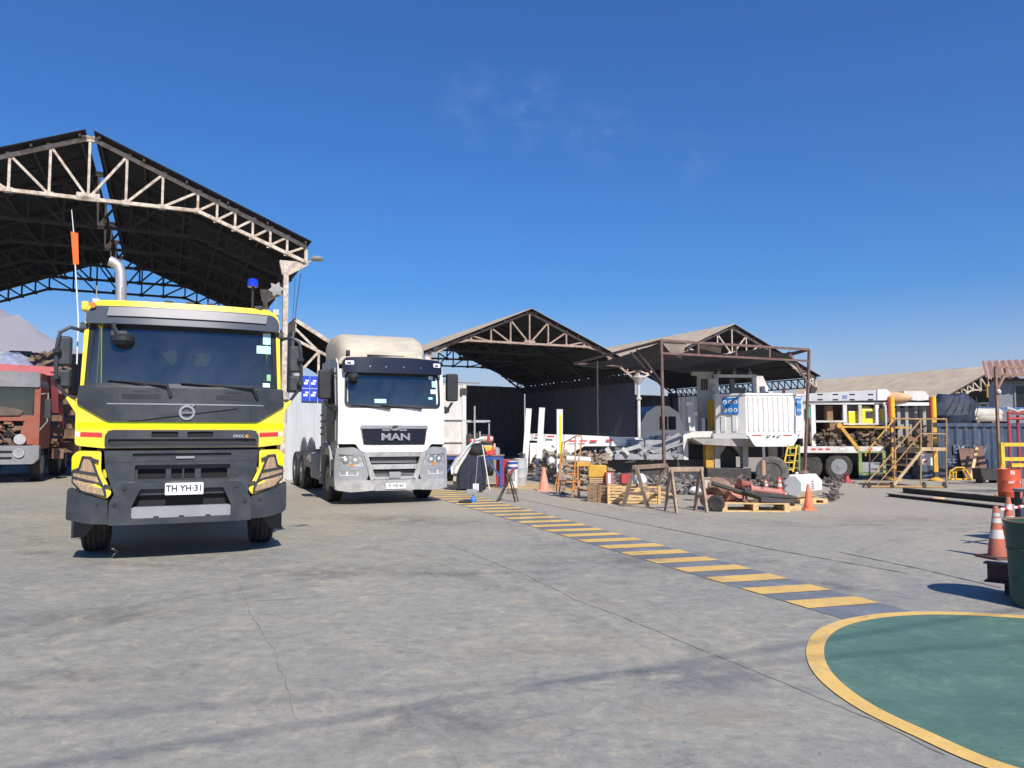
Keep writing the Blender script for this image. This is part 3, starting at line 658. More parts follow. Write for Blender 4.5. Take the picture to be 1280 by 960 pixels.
# pale wall of upright sheets with two blue signs
p0 = at(346, 560, 25.2); p1 = at(428, 560, 26.6)
pw = thing('pale_sheet_fence', 'pale grey upright sheet fence behind the yellow truck, blue signs on top', 'fence', (p0.x, p0.y, 0), 32)
sh0 = None
for i in range(10):
    if sh0 is None: sh0 = MB().prism([(0, 0), (.05, .025), (.27, .025), (.31, 0), (.31, .01), (.0, .01)], .02, 2.92, axis='z').build('fence_sheet', wall_light, pw, smooth=0)
    else: inst(sh0, (i*.31, 0, random.Random(i).uniform(-.03, .02)), pw)
MB().box(0, 3.1, .04, .09, 2.5, 2.58).box(0, 3.1, .04, .09, .6, .68).build('rail', steel_mid, pw, smooth=0)
def pictogram(mb, x, z, r, y=-.012):
    mb.lathe([(0, 0), (r, 0), (r, .003), (0, .003)], (x, y-.003, z), 14, axis='y')
for k, x in ((1, 1.05), (2, 1.62)):
    sg = thing('safety_sign', ['blue safety sign with white symbols, leftmost on the pale sheet fence', 'blue safety sign with white symbols, middle one on the pale sheet fence', 'blue safety sign with white symbols beside the white truck mirror on the fence'][k], 'sign', tuple(loc_world((p0.x, p0.y), 32, (x, -.06, 2.62))), 32, 'blue signs along the top of the pale fence')
    MB().box(-.27, .27, 0, .02, 0, .85).build('board', sign_blue, sg, smooth=0)
    mb = MB()
    for r_ in range(2):
        for c in range(2):
            xx = -.13+c*.26; zz = .22+r_*.4; mb.box(xx-.09, xx+.06, -.006, -.002, zz-.06, zz+.02); mb.box(xx-.03, xx+.09, -.006, -.0021, zz+.04, zz+.1)
    mb.box(-.004, .004, -.005, -.001, 0, .85).box(-.27, .27, -.005, -.0011, .42, .435).build('symbols', white_clean, sg, smooth=0)

# sheds in the middle of the yard: same span, side by side
rotM = 24.9
cR = loc_world((6.7, 40.5), rotM, (0, 0, 0))
uM = Vector((math.cos(R(rotM)), math.sin(R(rotM)), 0))
SM = 6.4
l2 = cR-uM*SM; l3 = cR+uM*(SM+.12)
nod = [1.05, 2.1, 3.15, 4.1, 4.7, 5.25, 5.8]
shed_b = gable('truss_roof_shed', 'open gable shed with brown rusty truss and dark walls behind the three white uprights', l2, rotM, SM, 5.05, 7.75, 13.8, nod, 3.9, 6.0, .75, truss_r, truss_d, ntruss=4, over=.2, cols=(-1,), side_wall=(1,), wall_z=4.75, col_w=.18, web_w=.07, w=.1)
shed_c = gable('truss_roof_shed', 'open gable shed with sunlit tan roof behind the red-brown canopy', l3, rotM, SM, 5.05, 7.75, 13.8, nod, 3.9, 6.0, .75, truss_m, truss_d, ntruss=4, over=.2, cols=(1,), wall_z=4.4, col_w=.18, web_w=.07, w=.1, group=None)
# white pipe column with spread head shared by the two sheds
pc = loc_world(cR, rotM, (-.0, -.1, 0))
MB().lathe([(.09, 0), (.09, 3.3), (.15, 3.32), (.15, 3.42), (.09, 3.44), (.09, 4.1), (.38, 4.5), (.38, 4.55)], (6.4, -.1, 0), 14).build('pipe_column', white_dirty, shed_b)
# shed far right with large tan roof
ap = at(1245, 457, 45)
shed_d = gable('truss_roof_shed', 'gable shed with broad tan roof above the blue container on the right', (ap.x, ap.y), 24.5, 4.9, 3.62, ap.z, 12.6, [.7, 1.4, 2.1, 2.6, 3.1, 3.6, 4.1, 4.5], 2.1, 4.05, .5, truss_m, truss_d, ntruss=3, over=.1, cols=(-1,), wall_z=3.0, web_w=.07, w=.08, purl=False)
bx = MB().box(-.25, .25, -.1, -.02, 0, .75); yb_ = thing('yellow_box', 'small yellow box hung at the ridge post of the right-hand shed', 'box', tuple(at(1236, 497, 44.3)), 24.5); bx.build('case', mustard, yb_, smooth=0)

# grey block house with pinkish corrugated roof, far right
hp = at(1246, 560, 31)
hs = thing('grey_block_house', 'grey walled building with pinkish corrugated roof and dark window, right edge', 'building', (hp.x, hp.y, 0), -30)
MB().box(0, 9, 0, 6, 0, 3.72).build('wall', steel_mid, hs, smooth=0)
pink = mat('pink_roof_sheet', (.32, .19, .16), .8, var=.15, dirt=(.4, .25, .2), damt=.5)
for i in range(9):
    if i == 0: rs = corr_sheet(1.02, 2.6, (-.0001, 1.0), amp=.03, ribs=5)
    mb = MB(); vs = []; fs = []; ns = 12
    for j in range(ns+1):
        x = -.3+i*1.0+1.02*j/ns; h = .035*math.sin(j/ns*5*2*math.pi*.8)
        vs += [(x, -.45, 3.78+h), (x, 3.2, 4.75+h)]
        if j: fs.append((2*j-2, 2*j, 2*j+1, 2*j-1))
    mb.add(vs, fs).build('roof_sheet', pink, hs, smooth=40, fixn=False)
wf = MB()
w0, w1, z0, z1 = .72, 2.6, 2.45, 3.45
wf.box(w0-.05, w1+.05, -.04, .0, z0-.05, z0).box(w0-.05, w1+.05, -.04, 0, z1, z1+.05).box(w0-.05, w0, -.04, 0, z0, z1).box(w1, w1+.05, -.04, 0, z0, z1).box((w0+w1)/2-.02, (w0+w1)/2+.02, -.03, 0, z0, z1)
wfo = wf.build('window', steel_mid, hs, smooth=0); MB().box(w0, w1, -.012, -.004, z0, z1).build('pane', glass_dark, wfo, smooth=0)
MB().box(-.2, 9.2, -.3, -.2, 3.62, 3.72).build('fascia', rust_dark, hs, smooth=0)

# red-oxide steel canopy in front of the middle sheds, with a torn cloth
cl = at(828, 560, 21.4); CA = 24.8
cn = thing('steel_canopy', 'red-brown steel canopy frame with sagging dark cloth roof over the white machine', 'canopy', (cl.x, 21.4, 0), CA)
Wc, Dc, Hc = 5.62, 5.0, 4.16
lean = -.32
def cbar(nm, p, q, w=.068, m=canopy_m): return MB().bar(p, q, w).build(nm, m, cn, smooth=0)
cbar('post', (.06, 0, 0), (0, 0, Hc), .07); cbar('post', (Wc+lean, 0, 0), (Wc+.02, 0, Hc), .07)
cbar('post', (-.05, 3.4, 0), (-.05, 3.4, Hc-.3), .045, steel_dark); cbar('post', (Wc, Dc, 0), (Wc, Dc, Hc-.1), .06)
cbar('top_beam', (0, 0, Hc), (Wc, 0, Hc)); cbar('lower_beam', (0, 0, Hc-.36), (Wc, 0, Hc-.36), .06)
cbar('top_beam', (0, 0, Hc-.01), (0, Dc, Hc-.25)); cbar('top_beam', (Wc, 0, Hc-.01), (Wc, Dc, Hc-.25)); cbar('top_beam', (0, Dc, Hc-.25), (Wc, Dc, Hc-.25))
for x in (1.3, 2.7, 4.0): cbar('strut', (x, 0, Hc-.36), (x, 0, Hc), .05)
cbar('brace', (0, .02, 3.0), (-.0, 1.2, Hc-.15), .05); cbar('brace', (.02, 0, Hc-1.3), (-.02, 1.5, Hc-.2), .05); cbar('brace', (Wc, 0, Hc-1.15), (Wc-.75, .1, Hc-.1), .06)
cloth_m = mat('canopy_dark_cloth', (.045, .045, .055), .9, var=.25)
vs = []; fs = []; nx, ny = 30, 22
for j in range(ny+1):
    for i in range(nx+1):
        x = Wc*i/nx; y = Dc*j/ny+.04; s_ = math.sin(math.pi*(i/nx*3.0)); z = Hc-.05-.24*j/ny-.10*abs(s_)-.12*math.sin(math.pi*j/ny)+.04*mnoise.noise(Vector((x*1.5, y*1.5, 0)))
        vs.append((x, y, z))
for j in range(ny):
    for i in range(nx):
        if (i in (6, 7, 8) and j < 3 and (i-6+j) < 3) or (12 <= i <= 14 and j < 2) or (3 <= i <= 5 and 14 < j < 18): continue
        k = j*(nx+1)+i; fs.append((k, k+1, k+nx+2, k+nx+1))
MB().add(vs, fs).build('cloth_roof', cloth_m, cn, smooth=60, fixn=False)
for q in ([(0, .0, Hc-.02), (.9, .0, Hc-.03), (.75, .1, Hc-.5), (.3, .05, Hc-.28)], [(1.3, .05, Hc-.02), (2.2, .03, Hc-.03), (2.3, .2, Hc-.25), (1.6, .3, Hc-.12)]):
    MB().add([*q, *[(x, y+.01, z) for x, y, z in q]], [(0, 1, 2, 3), (7, 6, 5, 4)]).build('torn_flap', roof_top, cn, smooth=0)
# ------------------------------------------------------------------ wheels
def tyre_mesh(r=.5, w=.3, grooves=4, n=40):
    prof = []; hw = w/2
    prof += [(r*.56, -hw*.82), (r*.62, -hw*.98), (r*.80, -hw*1.0), (r*.93, -hw*.96), (r*.985, -hw*.84)]
    k = grooves; 
    for i in range(k):
        a = -hw*.8+(2*hw*.8)*(i+.5)/k-.012
        prof += [(r, a-.0), (r*.972, a+.003), (r*.972, a+.020), (r, a+.023)]
    prof += [(r*.985, hw*.84), (r*.93, hw*.96), (r*.80, hw*1.0), (r*.62, hw*.98), (r*.56, hw*.82)]
    return MB().lathe(prof, (0, 0, 0), n, axis='x')
def rim_mesh(r=.28, w=.3, sgn=-1, nuts=10):
    mb = MB(); o = sgn*w/2
    mb.lathe([(r, o*.95), (r*1.03, o*.80), (r*.93, o*.7), (r*.86, o*.25), (r*.5, o*.15), (r*.5, o*.55), (r*.30, o*.62), (r*.3, o*1.1), (0, o*1.12)] , (0, 0, 0), 28, axis='x')
    for i in range(nuts):
        t = 2*math.pi*i/nuts; mb.cyl((o*.15, r*.64*math.cos(t), r*.64*math.sin(t)), (o*.5, r*.64*math.cos(t), r*.64*math.sin(t)), .016, n=6)
    return mb
def wheel(parent, x, y, z=.5, r=.5, w=.3, sgn=-1, tm_=rubber, rm=silver):
    t = tyre_mesh(r, w).build('wheel', tm_, parent, smooth=35, loc=(x, y, z))
    rim_mesh(r*.57, w, sgn).build('rim', rm, t, smooth=35); return t

def mirrored(fn):
    for s in (1, -1): fn(s)
def ngon(cx, cz, r, n=20, a0=0): return [(cx+r*math.cos(R(a0)+2*math.pi*i/n), cz+r*math.sin(R(a0)+2*math.pi*i/n)) for i in range(n)]
def sx(poly, s): return [(x*s, z) for x, z in (poly if s > 0 else list(reversed(poly)))]

# ------------------------------------------------------------------ yellow dump truck
YT = thing('dump_truck', 'yellow and charcoal dump truck facing the camera with lime reflective band and orange whip flag', 'truck', (-4.06, 9.42, 0), 23)
def surfY(x, z):
    a = min(1.3, abs(x)/1.24); base = .02+.20*a**3.2
    if z > 2.1: base += (z-2.1)*.22
    elif z < .95: base -= .03*(a < .9)
    return base
def P(nm, poly, m, off=0, thick=.03, r=.02, holes=(), step=.12, parent=None, bevel=.004, **k):
    mb = MB().skin(rounded(poly, r), surfY, off, thick, holes=[rounded(h, .02) for h in holes], step=step)
    return mb.build(nm, m, parent or YT, smooth=32, bevel=bevel, **k)
# cab shell
cab = MB(); prof = [(.28, 1.0), (.26, 2.1), (.44, 2.9), (.52, 3.02), (.75, 3.10), (1.9, 3.12), (2.0, 3.05), (2.02, 1.0)]
cab.prism(prof, -1.16, -1.14, 'x').prism(prof, 1.14, 1.16, 'x').prism([(2.0, 1.0), (2.02, 1.0), (2.02, 3.05), (2.0, 3.05)], -1.15, 1.15, 'x').prism([(.3, 1.0), (2.0, 1.0), (2.0, 1.1), (.3, 1.1)], -1.15, 1.15, 'x')
cabo = cab.build('cab', yellow, YT, smooth=0)
rf = MB().prism(rounded([(-1.14, 2.98), (1.14, 2.98), (1.10, 3.10), (.6, 3.15), (-.6, 3.15), (-1.10, 3.10)], .05), .34, 2.0, 'y').build('roof', yellow, YT, bevel=.03, smooth=40)
P('roof_lip', [(-1.13, 2.93), (1.13, 2.93), (1.13, 3.05), (1.0, 3.13), (-1.0, 3.13), (-1.13, 3.05)], yellow, .02, .2, r=.03)
def lamp(x): MB().prism(rounded(rect(x-.05, x+.05, 3.125, 3.165), .015), .28, .36).build('marker_lamp', charcoal, YT, smooth=0, bevel=.005)
for x in (-.22, .03, .28, .87): lamp(x)
for s in (-1,):
    MB().cyl((s*1.06, .27, 3.05), (s*1.06, .2, 3.05), .035).build('side_marker', amber, YT)
MB().box(-1.2, -1.12, .34, .5, 3.0, 3.11).build('roof_corner', yellow, YT, bevel=.02)
# sun visor
P('sun_visor', [(-1.14, 2.84), (1.14, 2.84), (1.13, 2.98), (1.05, 3.05), (-1.05, 3.05), (-1.13, 2.98)], visor_m, .10, .10, r=.04)
P('visor_panel', [(-.9, 2.93), (.96, 2.93), (.98, 3.035), (-.88, 3.035)], visor_l, .125, .03, r=.015)
# windscreen and pillars
ws = rounded([(-1.10, 2.13), (1.10, 2.13), (1.07, 2.86), (-1.07, 2.86)], .06)
wso = MB().skin(ws, surfY, -.01, .006, step=.12).build('windscreen', glass, YT, smooth=50)
P('windscreen_seal', [(-1.13, 2.10), (1.13, 2.10), (1.10, 2.88), (-1.10, 2.88)], black, .0, .03, r=.08, holes=[[(-1.07, 2.15), (1.07, 2.15), (1.04, 2.84), (-1.04, 2.84)]])
for s in (1, -1):
    P('pillar', sx([(1.125, 1.9), (1.165, 1.9), (1.15, 2.95), (1.095, 2.95)], s), yellow, .01, .14, r=.01)
# inside the cab
inn = MB().box(-1.1, 1.1, .5, .85, 1.7, 2.12).build('dashboard', seat_m, YT, bevel=.04, smooth=0)
MB().box(-1.1, 1.1, 1.93, 1.97, 1.2, 3.0).build('rear_panel', mat('cab_rear_trim', (.09, .13, .16), .8), YT, smooth=0)
for x in (-.55, .62):
    se = MB().box(x-.25, x+.25, 1.35, 1.5, 1.6, 2.45).build('seat', seat_m, YT, bevel=.05, smooth=0); MB().box(x-.14, x+.14, 1.34, 1.44, 2.47, 2.68).build('headrest', seat_m, se, bevel=.03, smooth=0)
MB().tube([(.62+.23*math.cos(t), .88+.07*math.sin(t), 2.13+.16*math.sin(t)) for t in [2*math.pi*i/24 for i in range(24)]], .017, 6, closed=True).build('steering_wheel', black, YT)
vm = mat('safety_vest_yellow', (.95, .88, .15), .8, var=.1)
MB().prism([(-.33, 2.62), (-.13, 2.66), (-.12, 2.48), (-.2, 2.46)], 1.25, 1.28).build('hanging_vest', vm, YT, smooth=0)
MB().prism([(.12, 2.63), (.3, 2.64), (.33, 2.56), (.27, 2.46), (.1, 2.47)], 1.25, 1.28).build('hanging_vest', vm, YT, smooth=0)
MB().lathe([(0, -.05), (.05, -.04), (.06, 0), (.05, .04), (0, .05)], (.03, .5, 2.26), 12).cyl((.03, .52, 2.1), (.03, .52, 2.24), .015).build('camera_mount', black, YT)
MB().box(-.96, -.62, .42, .62, 2.125, 2.15).build('papers', paper, YT, smooth=0)
for q, mm in ((rect(.85, 1.03, 2.56, 2.66), paper), (rect(.93, 1.03, 2.68, 2.82), paper), (rect(.93, 1.02, 2.14, 2.19), paper_w), (rect(.98, 1.03, 2.22, 2.30), mat('green_sticker', (.25, .5, .25), .6))):
    MB().skin(q, surfY, .004-.012+.012, .001, step=.2).build('sticker', mm, YT, smooth=0)
# front view mirror hanging over the glass
fm = MB().lathe([(0, -.07), (.09, -.06), (.13, -.02), (.13, .03), (.09, .05), (0, .055)], (-.72, .14, 2.66), 18).build('kerb_mirror', black, YT)
MB().tube([(-.80, .2, 2.92), (-.82, .1, 2.85), (-.75, .12, 2.72)], .025, 6).build('mirror_arm', charcoal, fm); MB().box(-.86, -.66, .12, .2, 2.72, 2.80).build('mirror_arm', charcoal, fm, bevel=.02)
# lower windscreen panel
dp = P('front_panel', [(-1.17, 2.12), (-1.19, 1.9), (-.84, 1.685), (.86, 1.685), (1.21, 1.9), (1.19, 2.12)], charcoal, .03, .05, r=.03)
P('trim_line', [(-.86, 1.893), (.95, 1.893), (.93, 1.908), (-.86, 1.908)], silver, .036, .02, r=.004)
P('badge_bar', [(-.62, 1.70), (-.52, 1.70), (.62, 1.86), (.60, 1.885), (.5, 1.885), (-.5, 1.73)], charcoal, .048, .03, r=.005)
MB().lathe([(.092, 0), (.092, .03), (.066, .03), (.066, 0)], (.03, -.03, 1.80), 32, axis='y', caps=False).bar((.09, -.02, 1.87), (.125, -.02, 1.905), .03, .012).box(-.055, .115, -.035, -.02, 1.785, 1.815).build('round_emblem', silver, YT, smooth=40)
text_obj('emblem_text', 'VOLVO', .042, mat('emblem_blue', (.02, .03, .08), .4), YT, (.03, -.037, 1.80), ext=.001, bold=.001)
for x0 in (-.70, .36):
    P('air_vent', rect(x0, x0+.42, 1.965, 2.02), black, .034, .02, r=.02); P('air_vent', rect(x0+.12, x0+.32, 2.045, 2.065), black, .034, .02, r=.008)
for s in (-1, 1): P('panel_seam', rect(s*.78-.003, s*.78+.003, 1.7, 1.89), black, .032, .01, r=0)
# wipers
for (a, b_, c) in (((-.16, 2.0), (-.20, 2.13), (-.86, 2.185)), ((.86, 1.99), (.80, 2.12), (-.05, 2.165))):
    def Q(p, o): return (p[0], surfY(*p)-o, p[1])
    w_ = MB().tube([Q(a, .05), Q(b_, .07), Q(((b_[0]*2+c[0])/3, (b_[1]*2+c[1])/3), .05), Q(c, .03)], [.022, .02, .011, .008], 6).build('wiper', black, YT)
    MB().bar(Q((b_[0]-.05, b_[1]+.0), .02), Q(c, .015), .012, .02).build('blade', black, w_, smooth=0)
# yellow front skin
P('yellow_panel', [(-1.2, 1.97), (-.83, 1.70), (.85, 1.70), (1.22, 1.97), (1.21, 1.40), (.88, 1.365), (-.88, 1.365), (-1.2, 1.40)], yellow, .0, .05, r=[.01, .01, .01, .01, .05, .01, .01, .05])
for s in (1, -1):
    MB().prism([(s*1.17, 1.90), (s*1.30, 1.99), (s*1.31, 1.96), (s*1.2, 1.78)][::s], .2, .45).build('mirror_bracket', yellow, YT, smooth=0, bevel=.01)
P('reflective_band', [(-1.2, 1.60), (1.21, 1.60), (1.21, 1.675), (-1.2, 1.675)], lime, .004, .008, r=.002, bevel=0)
for s in (1, -1):
    P('red_reflector', sx([(.90, 1.495), (1.14, 1.505), (1.14, 1.56), (.90, 1.55)], s), red_ref, .004, .008, r=.002, bevel=0)
    P('white_reflector', sx([(1.145, 1.505), (1.195, 1.505), (1.195, 1.565), (1.145, 1.56)], s), white_ref, .004, .008, r=.002, bevel=0)
# upper grille
hexm = bpy.data.materials.new('honeycomb_mesh'); hexm.use_nodes = True; N = hexm.node_tree.nodes; K = hexm.node_tree.links; b = N['Principled BSDF']
tcn = N.new('ShaderNodeTexCoord'); mpn = N.new('ShaderNodeMapping'); mpn.inputs['Rotation'].default_value = (R(90), 0, 0); K.new(tcn.outputs['Object'], mpn.inputs[0])
brn = N.new('ShaderNodeTexBrick'); brn.inputs['Scale'].default_value = 14; brn.inputs['Mortar Size'].default_value = .018; brn.inputs['Brick Width'].default_value = .62; brn.inputs['Row Height'].default_value = .26
brn.inputs[1].default_value = (.004, .004, .005, 1); brn.inputs[2].default_value = (.007, .007, .008, 1); brn.inputs[3].default_value = (.085, .09, .1, 1)
K.new(mpn.outputs[0], brn.inputs[0]); K.new(brn.outputs[0], b.inputs['Base Color']); b.inputs['Roughness'].default_value = .6
ug = P('upper_grille', [(-.87, 1.37), (.89, 1.37), (.89, 1.53), (.83, 1.585), (-.81, 1.585), (-.87, 1.53)], charcoal, .035, .03, r=.04, holes=[rect(-.83, .85, 1.395, 1.475), rect(-.36, -.06, 1.495, 1.565), rect(.04, .34, 1.495, 1.565)])
P('grille_mesh', rect(-.84, .86, 1.385, 1.575), hexm, .006, .006, r=0, bevel=0)
P('grille_void', rect(-.37, .35, 1.49, 1.57), void, .010, .01, r=0, bevel=0)
text_obj('model_badge', 'FMX', .055, silver, YT, (.64, -.0, 1.505), ext=.004, bold=.002, sx=1.2); MB().cyl((.74, .0, 1.505), (.74, .02, 1.505), .022).build('badge_dot', amber, YT)
# lower grille
P('gap_shadow', rect(-.95, .97, 1.335, 1.38), void, -.02, .01, r=0, bevel=0)
lg = P('lower_grille', [(-.87, 1.335), (-.85, 1.1), (-.74, .80), (.76, .80), (.87, 1.1), (.89, 1.335)], charcoal, .03, .07, r=.015,
       holes=[rect(-.56, .56, 1.255, 1.30), rect(-.53, .55, .965, 1.16)])
P('grille_mesh', rect(-.57, .57, 1.25, 1.305), hexm, -.0, .01, r=0, bevel=0)
P('grille_recess', [(-.55, .955), (.57, .955), (.57, 1.17), (-.55, 1.17)], charcoal, -.03, .03, r=0, holes=[rect(-.5, -.19, .985, 1.11), rect(-.13, -.005, .985, 1.11), rect(.015, .14, .985, 1.11), rect(.21, .52, .985, 1.11)])
P('grille_void', rect(-.55, .57, .96, 1.17), void, -.09, .01, r=0, bevel=0)
P('panel_seam', rect(-.85, .87, 1.195, 1.201), black, .032, .01, r=0, bevel=0)
P('handle', rect(-.08, .13, 1.235, 1.262), silver, .05, .03, r=.01)
# headlights in yellow surrounds
mesh_tan = bpy.data.materials.new('guarded_lens'); mesh_tan.use_nodes = True; N = mesh_tan.node_tree.nodes; K = mesh_tan.node_tree.links; b = N['Principled BSDF']
tcn = N.new('ShaderNodeTexCoord'); vn = N.new('ShaderNodeTexVoronoi'); vn.feature = 'DISTANCE_TO_EDGE'; vn.inputs['Scale'].default_value = 42; vn.inputs['Randomness'].default_value = .25; K.new(tcn.outputs['Object'], vn.inputs[0])
K.new(mixc(N, K, rng(N, K, vn.outputs[0], .05, .12), (.50, .35, .20), (.30, .21, .13)), b.inputs['Base Color']); b.inputs['Roughness'].default_value = .3; b.inputs['Coat Weight'].default_value = .3
for s in (1, -1):
    P('headlight_surround', sx([(.90, 1.33), (.90, 1.1), (.77, .83), (.83, .76), (1.12, .86), (1.215, .98), (1.225, 1.27), (1.16, 1.335)], s), yellow, .01, .06, r=.035)
    P('lime_corner', sx([(1.155, 1.285), (1.22, 1.24), (1.22, 1.11), (1.165, 1.14)], s), lime, .014, .008, r=.003, bevel=0)
    hl = P('headlight', sx([(1.02, 1.25), (1.095, 1.26), (1.125, 1.115), (1.20, 1.09), (1.20, .965), (1.10, .865), (.845, .80), (.86, .855), (.945, 1.04)], s), mesh_tan, .016, .02, r=.015)
    # guard frame
    fr = [(1.00, 1.265), (1.11, 1.275), (1.145, 1.135), (1.215, 1.105), (1.215, .955), (1.11, .845), (.825, .78), (.835, .86), (.925, 1.05)]
    P('guard_frame', sx(fr, s), charcoal, .034, .03, r=.015, holes=[sx([(1.02, 1.245), (1.095, 1.255), (1.128, 1.118), (1.202, 1.09), (1.202, .965), (1.10, .862), (.848, .800), (.862, .856), (.945, 1.045)], s)])
    for q in ([(.93, 1.045), (1.21, 1.095), (1.21, 1.112), (.94, 1.07)], [(.875, .93), (1.205, 1.02), (1.205, 1.035), (.885, .95)], [(.93, 1.19), (1.02, 1.225), (1.01, 1.255), (.925, 1.225)], [(.77, .885), (.86, .91), (.855, .94), (.77, .92)]):
        P('guard_bar', sx(q, s), charcoal, .04, .03, r=.006)
# bumper
for s in (1, -1):
    P('bumper_corner', sx([(.81, .745), (1.13, .845), (1.255, .915), (1.262, .52), (1.0, .475), (.80, .465)], s), charcoal, .06, .16, r=[.01, .02, .03, .08, .02, .01])
    P('bolt', ngon(s*.92, .70, .018, 8), black, .068, .02, r=0, bevel=0)
    for q in ((.63, .89), (.73, .70)): P('bolt', ngon(s*q[0], q[1], .024, 10), black, .105, .02, r=0, bevel=0)
P('bumper_frame', [(-.795, .455), (-.795, .72), (-.68, .925), (-.62, .95), (.64, .95), (.70, .925), (.805, .72), (.805, .455)], charcoal, .09, .16, r=[.01, .03, .04, .05, .05, .04, .03, .01],
  holes=[[(-.55, .53), (.56, .53), (.56, .67), (.47, .875), (-.46, .875), (-.55, .67)]])
P('bumper_void', rect(-.56, .57, .5, .9), void, -.04, .02, r=0, bevel=0)
P('silver_step', [(-.56, .50), (.57, .50), (.57, .645), (.53, .665), (-.52, .665), (-.56, .645)], silver, .085, .1, r=.012)
for x in (-.28, .0, .3): P('step_slot', rounded(rect(x-.03, x+.03, .525, .55), .01), black, .087, .01, r=0, bevel=0)
pl = P('number_plate', rect(-.19, .24, .80, .945), white_ref, .12, .01, r=.012)
text_obj('plate_text', 'TH YH·31', .105, black, YT, (.025, -.134, .875), ext=.002, bold=.0015, sx=.93)
MB().box(-.192, .242, -.108, -.10, .797, .948).build('plate_holder', black, YT, smooth=0)
# mirrors
for s in (-1, 1):
    arm = MB().tube([(s*1.14, .38, 2.80), (s*1.3, .28, 2.83), (s*1.40, .25, 2.76), (s*1.425, .24, 2.6), (s*1.43, .24, 2.3), (s*1.42, .26, 2.15), (s*1.3, .3, 1.98), (s*1.18, .34, 1.98)], .022, 8).build('mirror_arm', charcoal, YT)
    m1 = MB().prism(rounded(rect(s*1.36-.085, s*1.36+.085, 2.36, 2.72), .04), .26, .36).build('wing_mirror', charcoal, YT, bevel=.025, smooth=40)
    MB().prism(rounded(rect(s*1.36-.085, s*1.36+.085, 2.10, 2.315), .03), .26, .35).build('wide_mirror', charcoal, YT, bevel=.025, smooth=40)
    MB().lathe([(0, -.02), (.045, -.01), (.045, .03), (0, .05)], (s*1.42, .22, 2.52), 12).build('mirror_clamp', black, YT); MB().lathe([(0, -.02), (.045, -.01), (.045, .03), (0, .05)], (s*1.42, .22, 2.2), 12).build('mirror_clamp', black, YT)
    MB().cyl((s*1.10, .36, 2.8), (s*1.2, .36, 2.8), .06, n=12).build('arm_mount', charcoal, YT)
# doors and side windows
for s in (-1, 1):
    d = MB().prism(rounded([(.48, 1.15), (1.5, 1.15), (1.5, 2.85), (.66, 2.85), (.48, 2.1)], .05), s*1.155, s*1.18, 'x').build('door', yellow, YT, smooth=0)
    MB().prism(rounded([(.58, 2.1), (1.42, 2.1), (1.42, 2.75), (.72, 2.75)], .05), s*1.18, s*1.184, 'x').build('side_window', glass_dark, d, smooth=0); MB().box(s*1.18, s*1.20, 1.3, 1.42, 1.85, 1.9).build('handle', black, d)
    st = MB().box(s*.95, s*1.2, .3, 2.0, .48, .54).box(s*.95, s*1.2, .5, 1.1, .85, .89).build('step', charcoal, YT, smooth=0)
    mb = MB()
    for i in range(14):
        a0, a1 = R(180*i/14), R(180*(i+1)/14); mb.bar((s*1.02, 1.28-.60*math.cos(a0), .55+.6*math.sin(a0)), (s*1.02, 1.28-.60*math.cos(a1), .55+.6*math.sin(a1)), .36, .03, up=(1, 0, 0))
    mb.build('wheel_arch', black, YT, smooth=0)
    MB().prism([(s*.93, .5), (s*1.27, .52), (s*1.27, .23), (s*1.12, .24)][::s], .76, .79).build('mudflap', black, YT, smooth=0)
for s in (-1, 1):
    wheel(YT, s*1.03, 1.28, .5, .5, .31, s)
    for y in (5.9, 7.25):
        wheel(YT, s*1.05, y, .5, .5, .28, s); wheel(YT, s*.73, y, .5, .5, .28, s)
MB().box(-.45, -.35, .4, 8.4, .75, 1.0).box(.35, .45, .4, 8.4, .75, 1.0).box(-.6, .6, .5, 1.9, .7, 1.05).cyl((-.9, 1.28, .5), (.9, 1.28, .5), .08).cyl((-.9, 5.9, .5), (.9, 5.9, .5), .1).cyl((-.9, 7.25, .5), (.9, 7.25, .5), .1).box(-.4, .4, .3, .5, .45, .7).build('chassis', black, YT, smooth=0)
# tipper body
tb = MB().prism([(2.35, 1.25), (8.6, 1.25), (8.6, 3.0), (2.5, 3.0), (2.3, 3.15)], -1.2, -1.15, 'x').prism([(2.35, 1.25), (8.6, 1.25), (8.6, 3.0), (2.5, 3.0), (2.3, 3.15)], 1.15, 1.2, 'x').box(-1.15, 1.15, 2.35, 8.6, 1.2, 1.3).box(-1.15, 1.15, 2.3, 2.4, 1.25, 3.15).box(-1.15, 1.15, 8.5, 8.6, 1.25, 3.0)
for y in (3.2, 4.2, 5.2, 6.2, 7.2, 8.2): tb.box(-1.25, -1.2, y, y+.12, 1.25, 3.0).box(1.2, 1.25, y, y+.12, 1.25, 3.0)
tb.build('tipper_body', yellow, YT, smooth=0)
def yl(px, py, yy):                  # local point of the truck at depth yy behind its nose
    o = Vector((-4.06, 9.42, 0)); n = Vector((-math.sin(R(23)), math.cos(R(23)), 0)); r = ray(px, py); C0 = Vector((0, 0, CAMH))
    t = (yy-(C0-o).dot(n))/r.dot(n); d = C0+r*t-o; return (d.x*math.cos(R(23))+d.y*math.sin(R(23)), yy, d.z)
ex = [yl(151, 420, 2.15), yl(151.5, 350, 2.15), yl(151, 340, 2.15), yl(148, 332, 2.15), yl(142, 328, 2.15), yl(137, 326, 2.15)]
MB().tube(ex, [.075]*6, 14).build('exhaust_stack', alu, YT, smooth=50)
b0 = yl(316, 388, 2.1); b1 = yl(316, 359, 2.1)
MB().tube([(b0[0], 2.1, 2.9), b1], .02, 6).build('beacon_post', black, YT); MB().lathe([(.075, 0), (.08, .02), (.075, .11), (.04, .135), (0, .14)], b1, 18).build('beacon', blue_gl, YT)
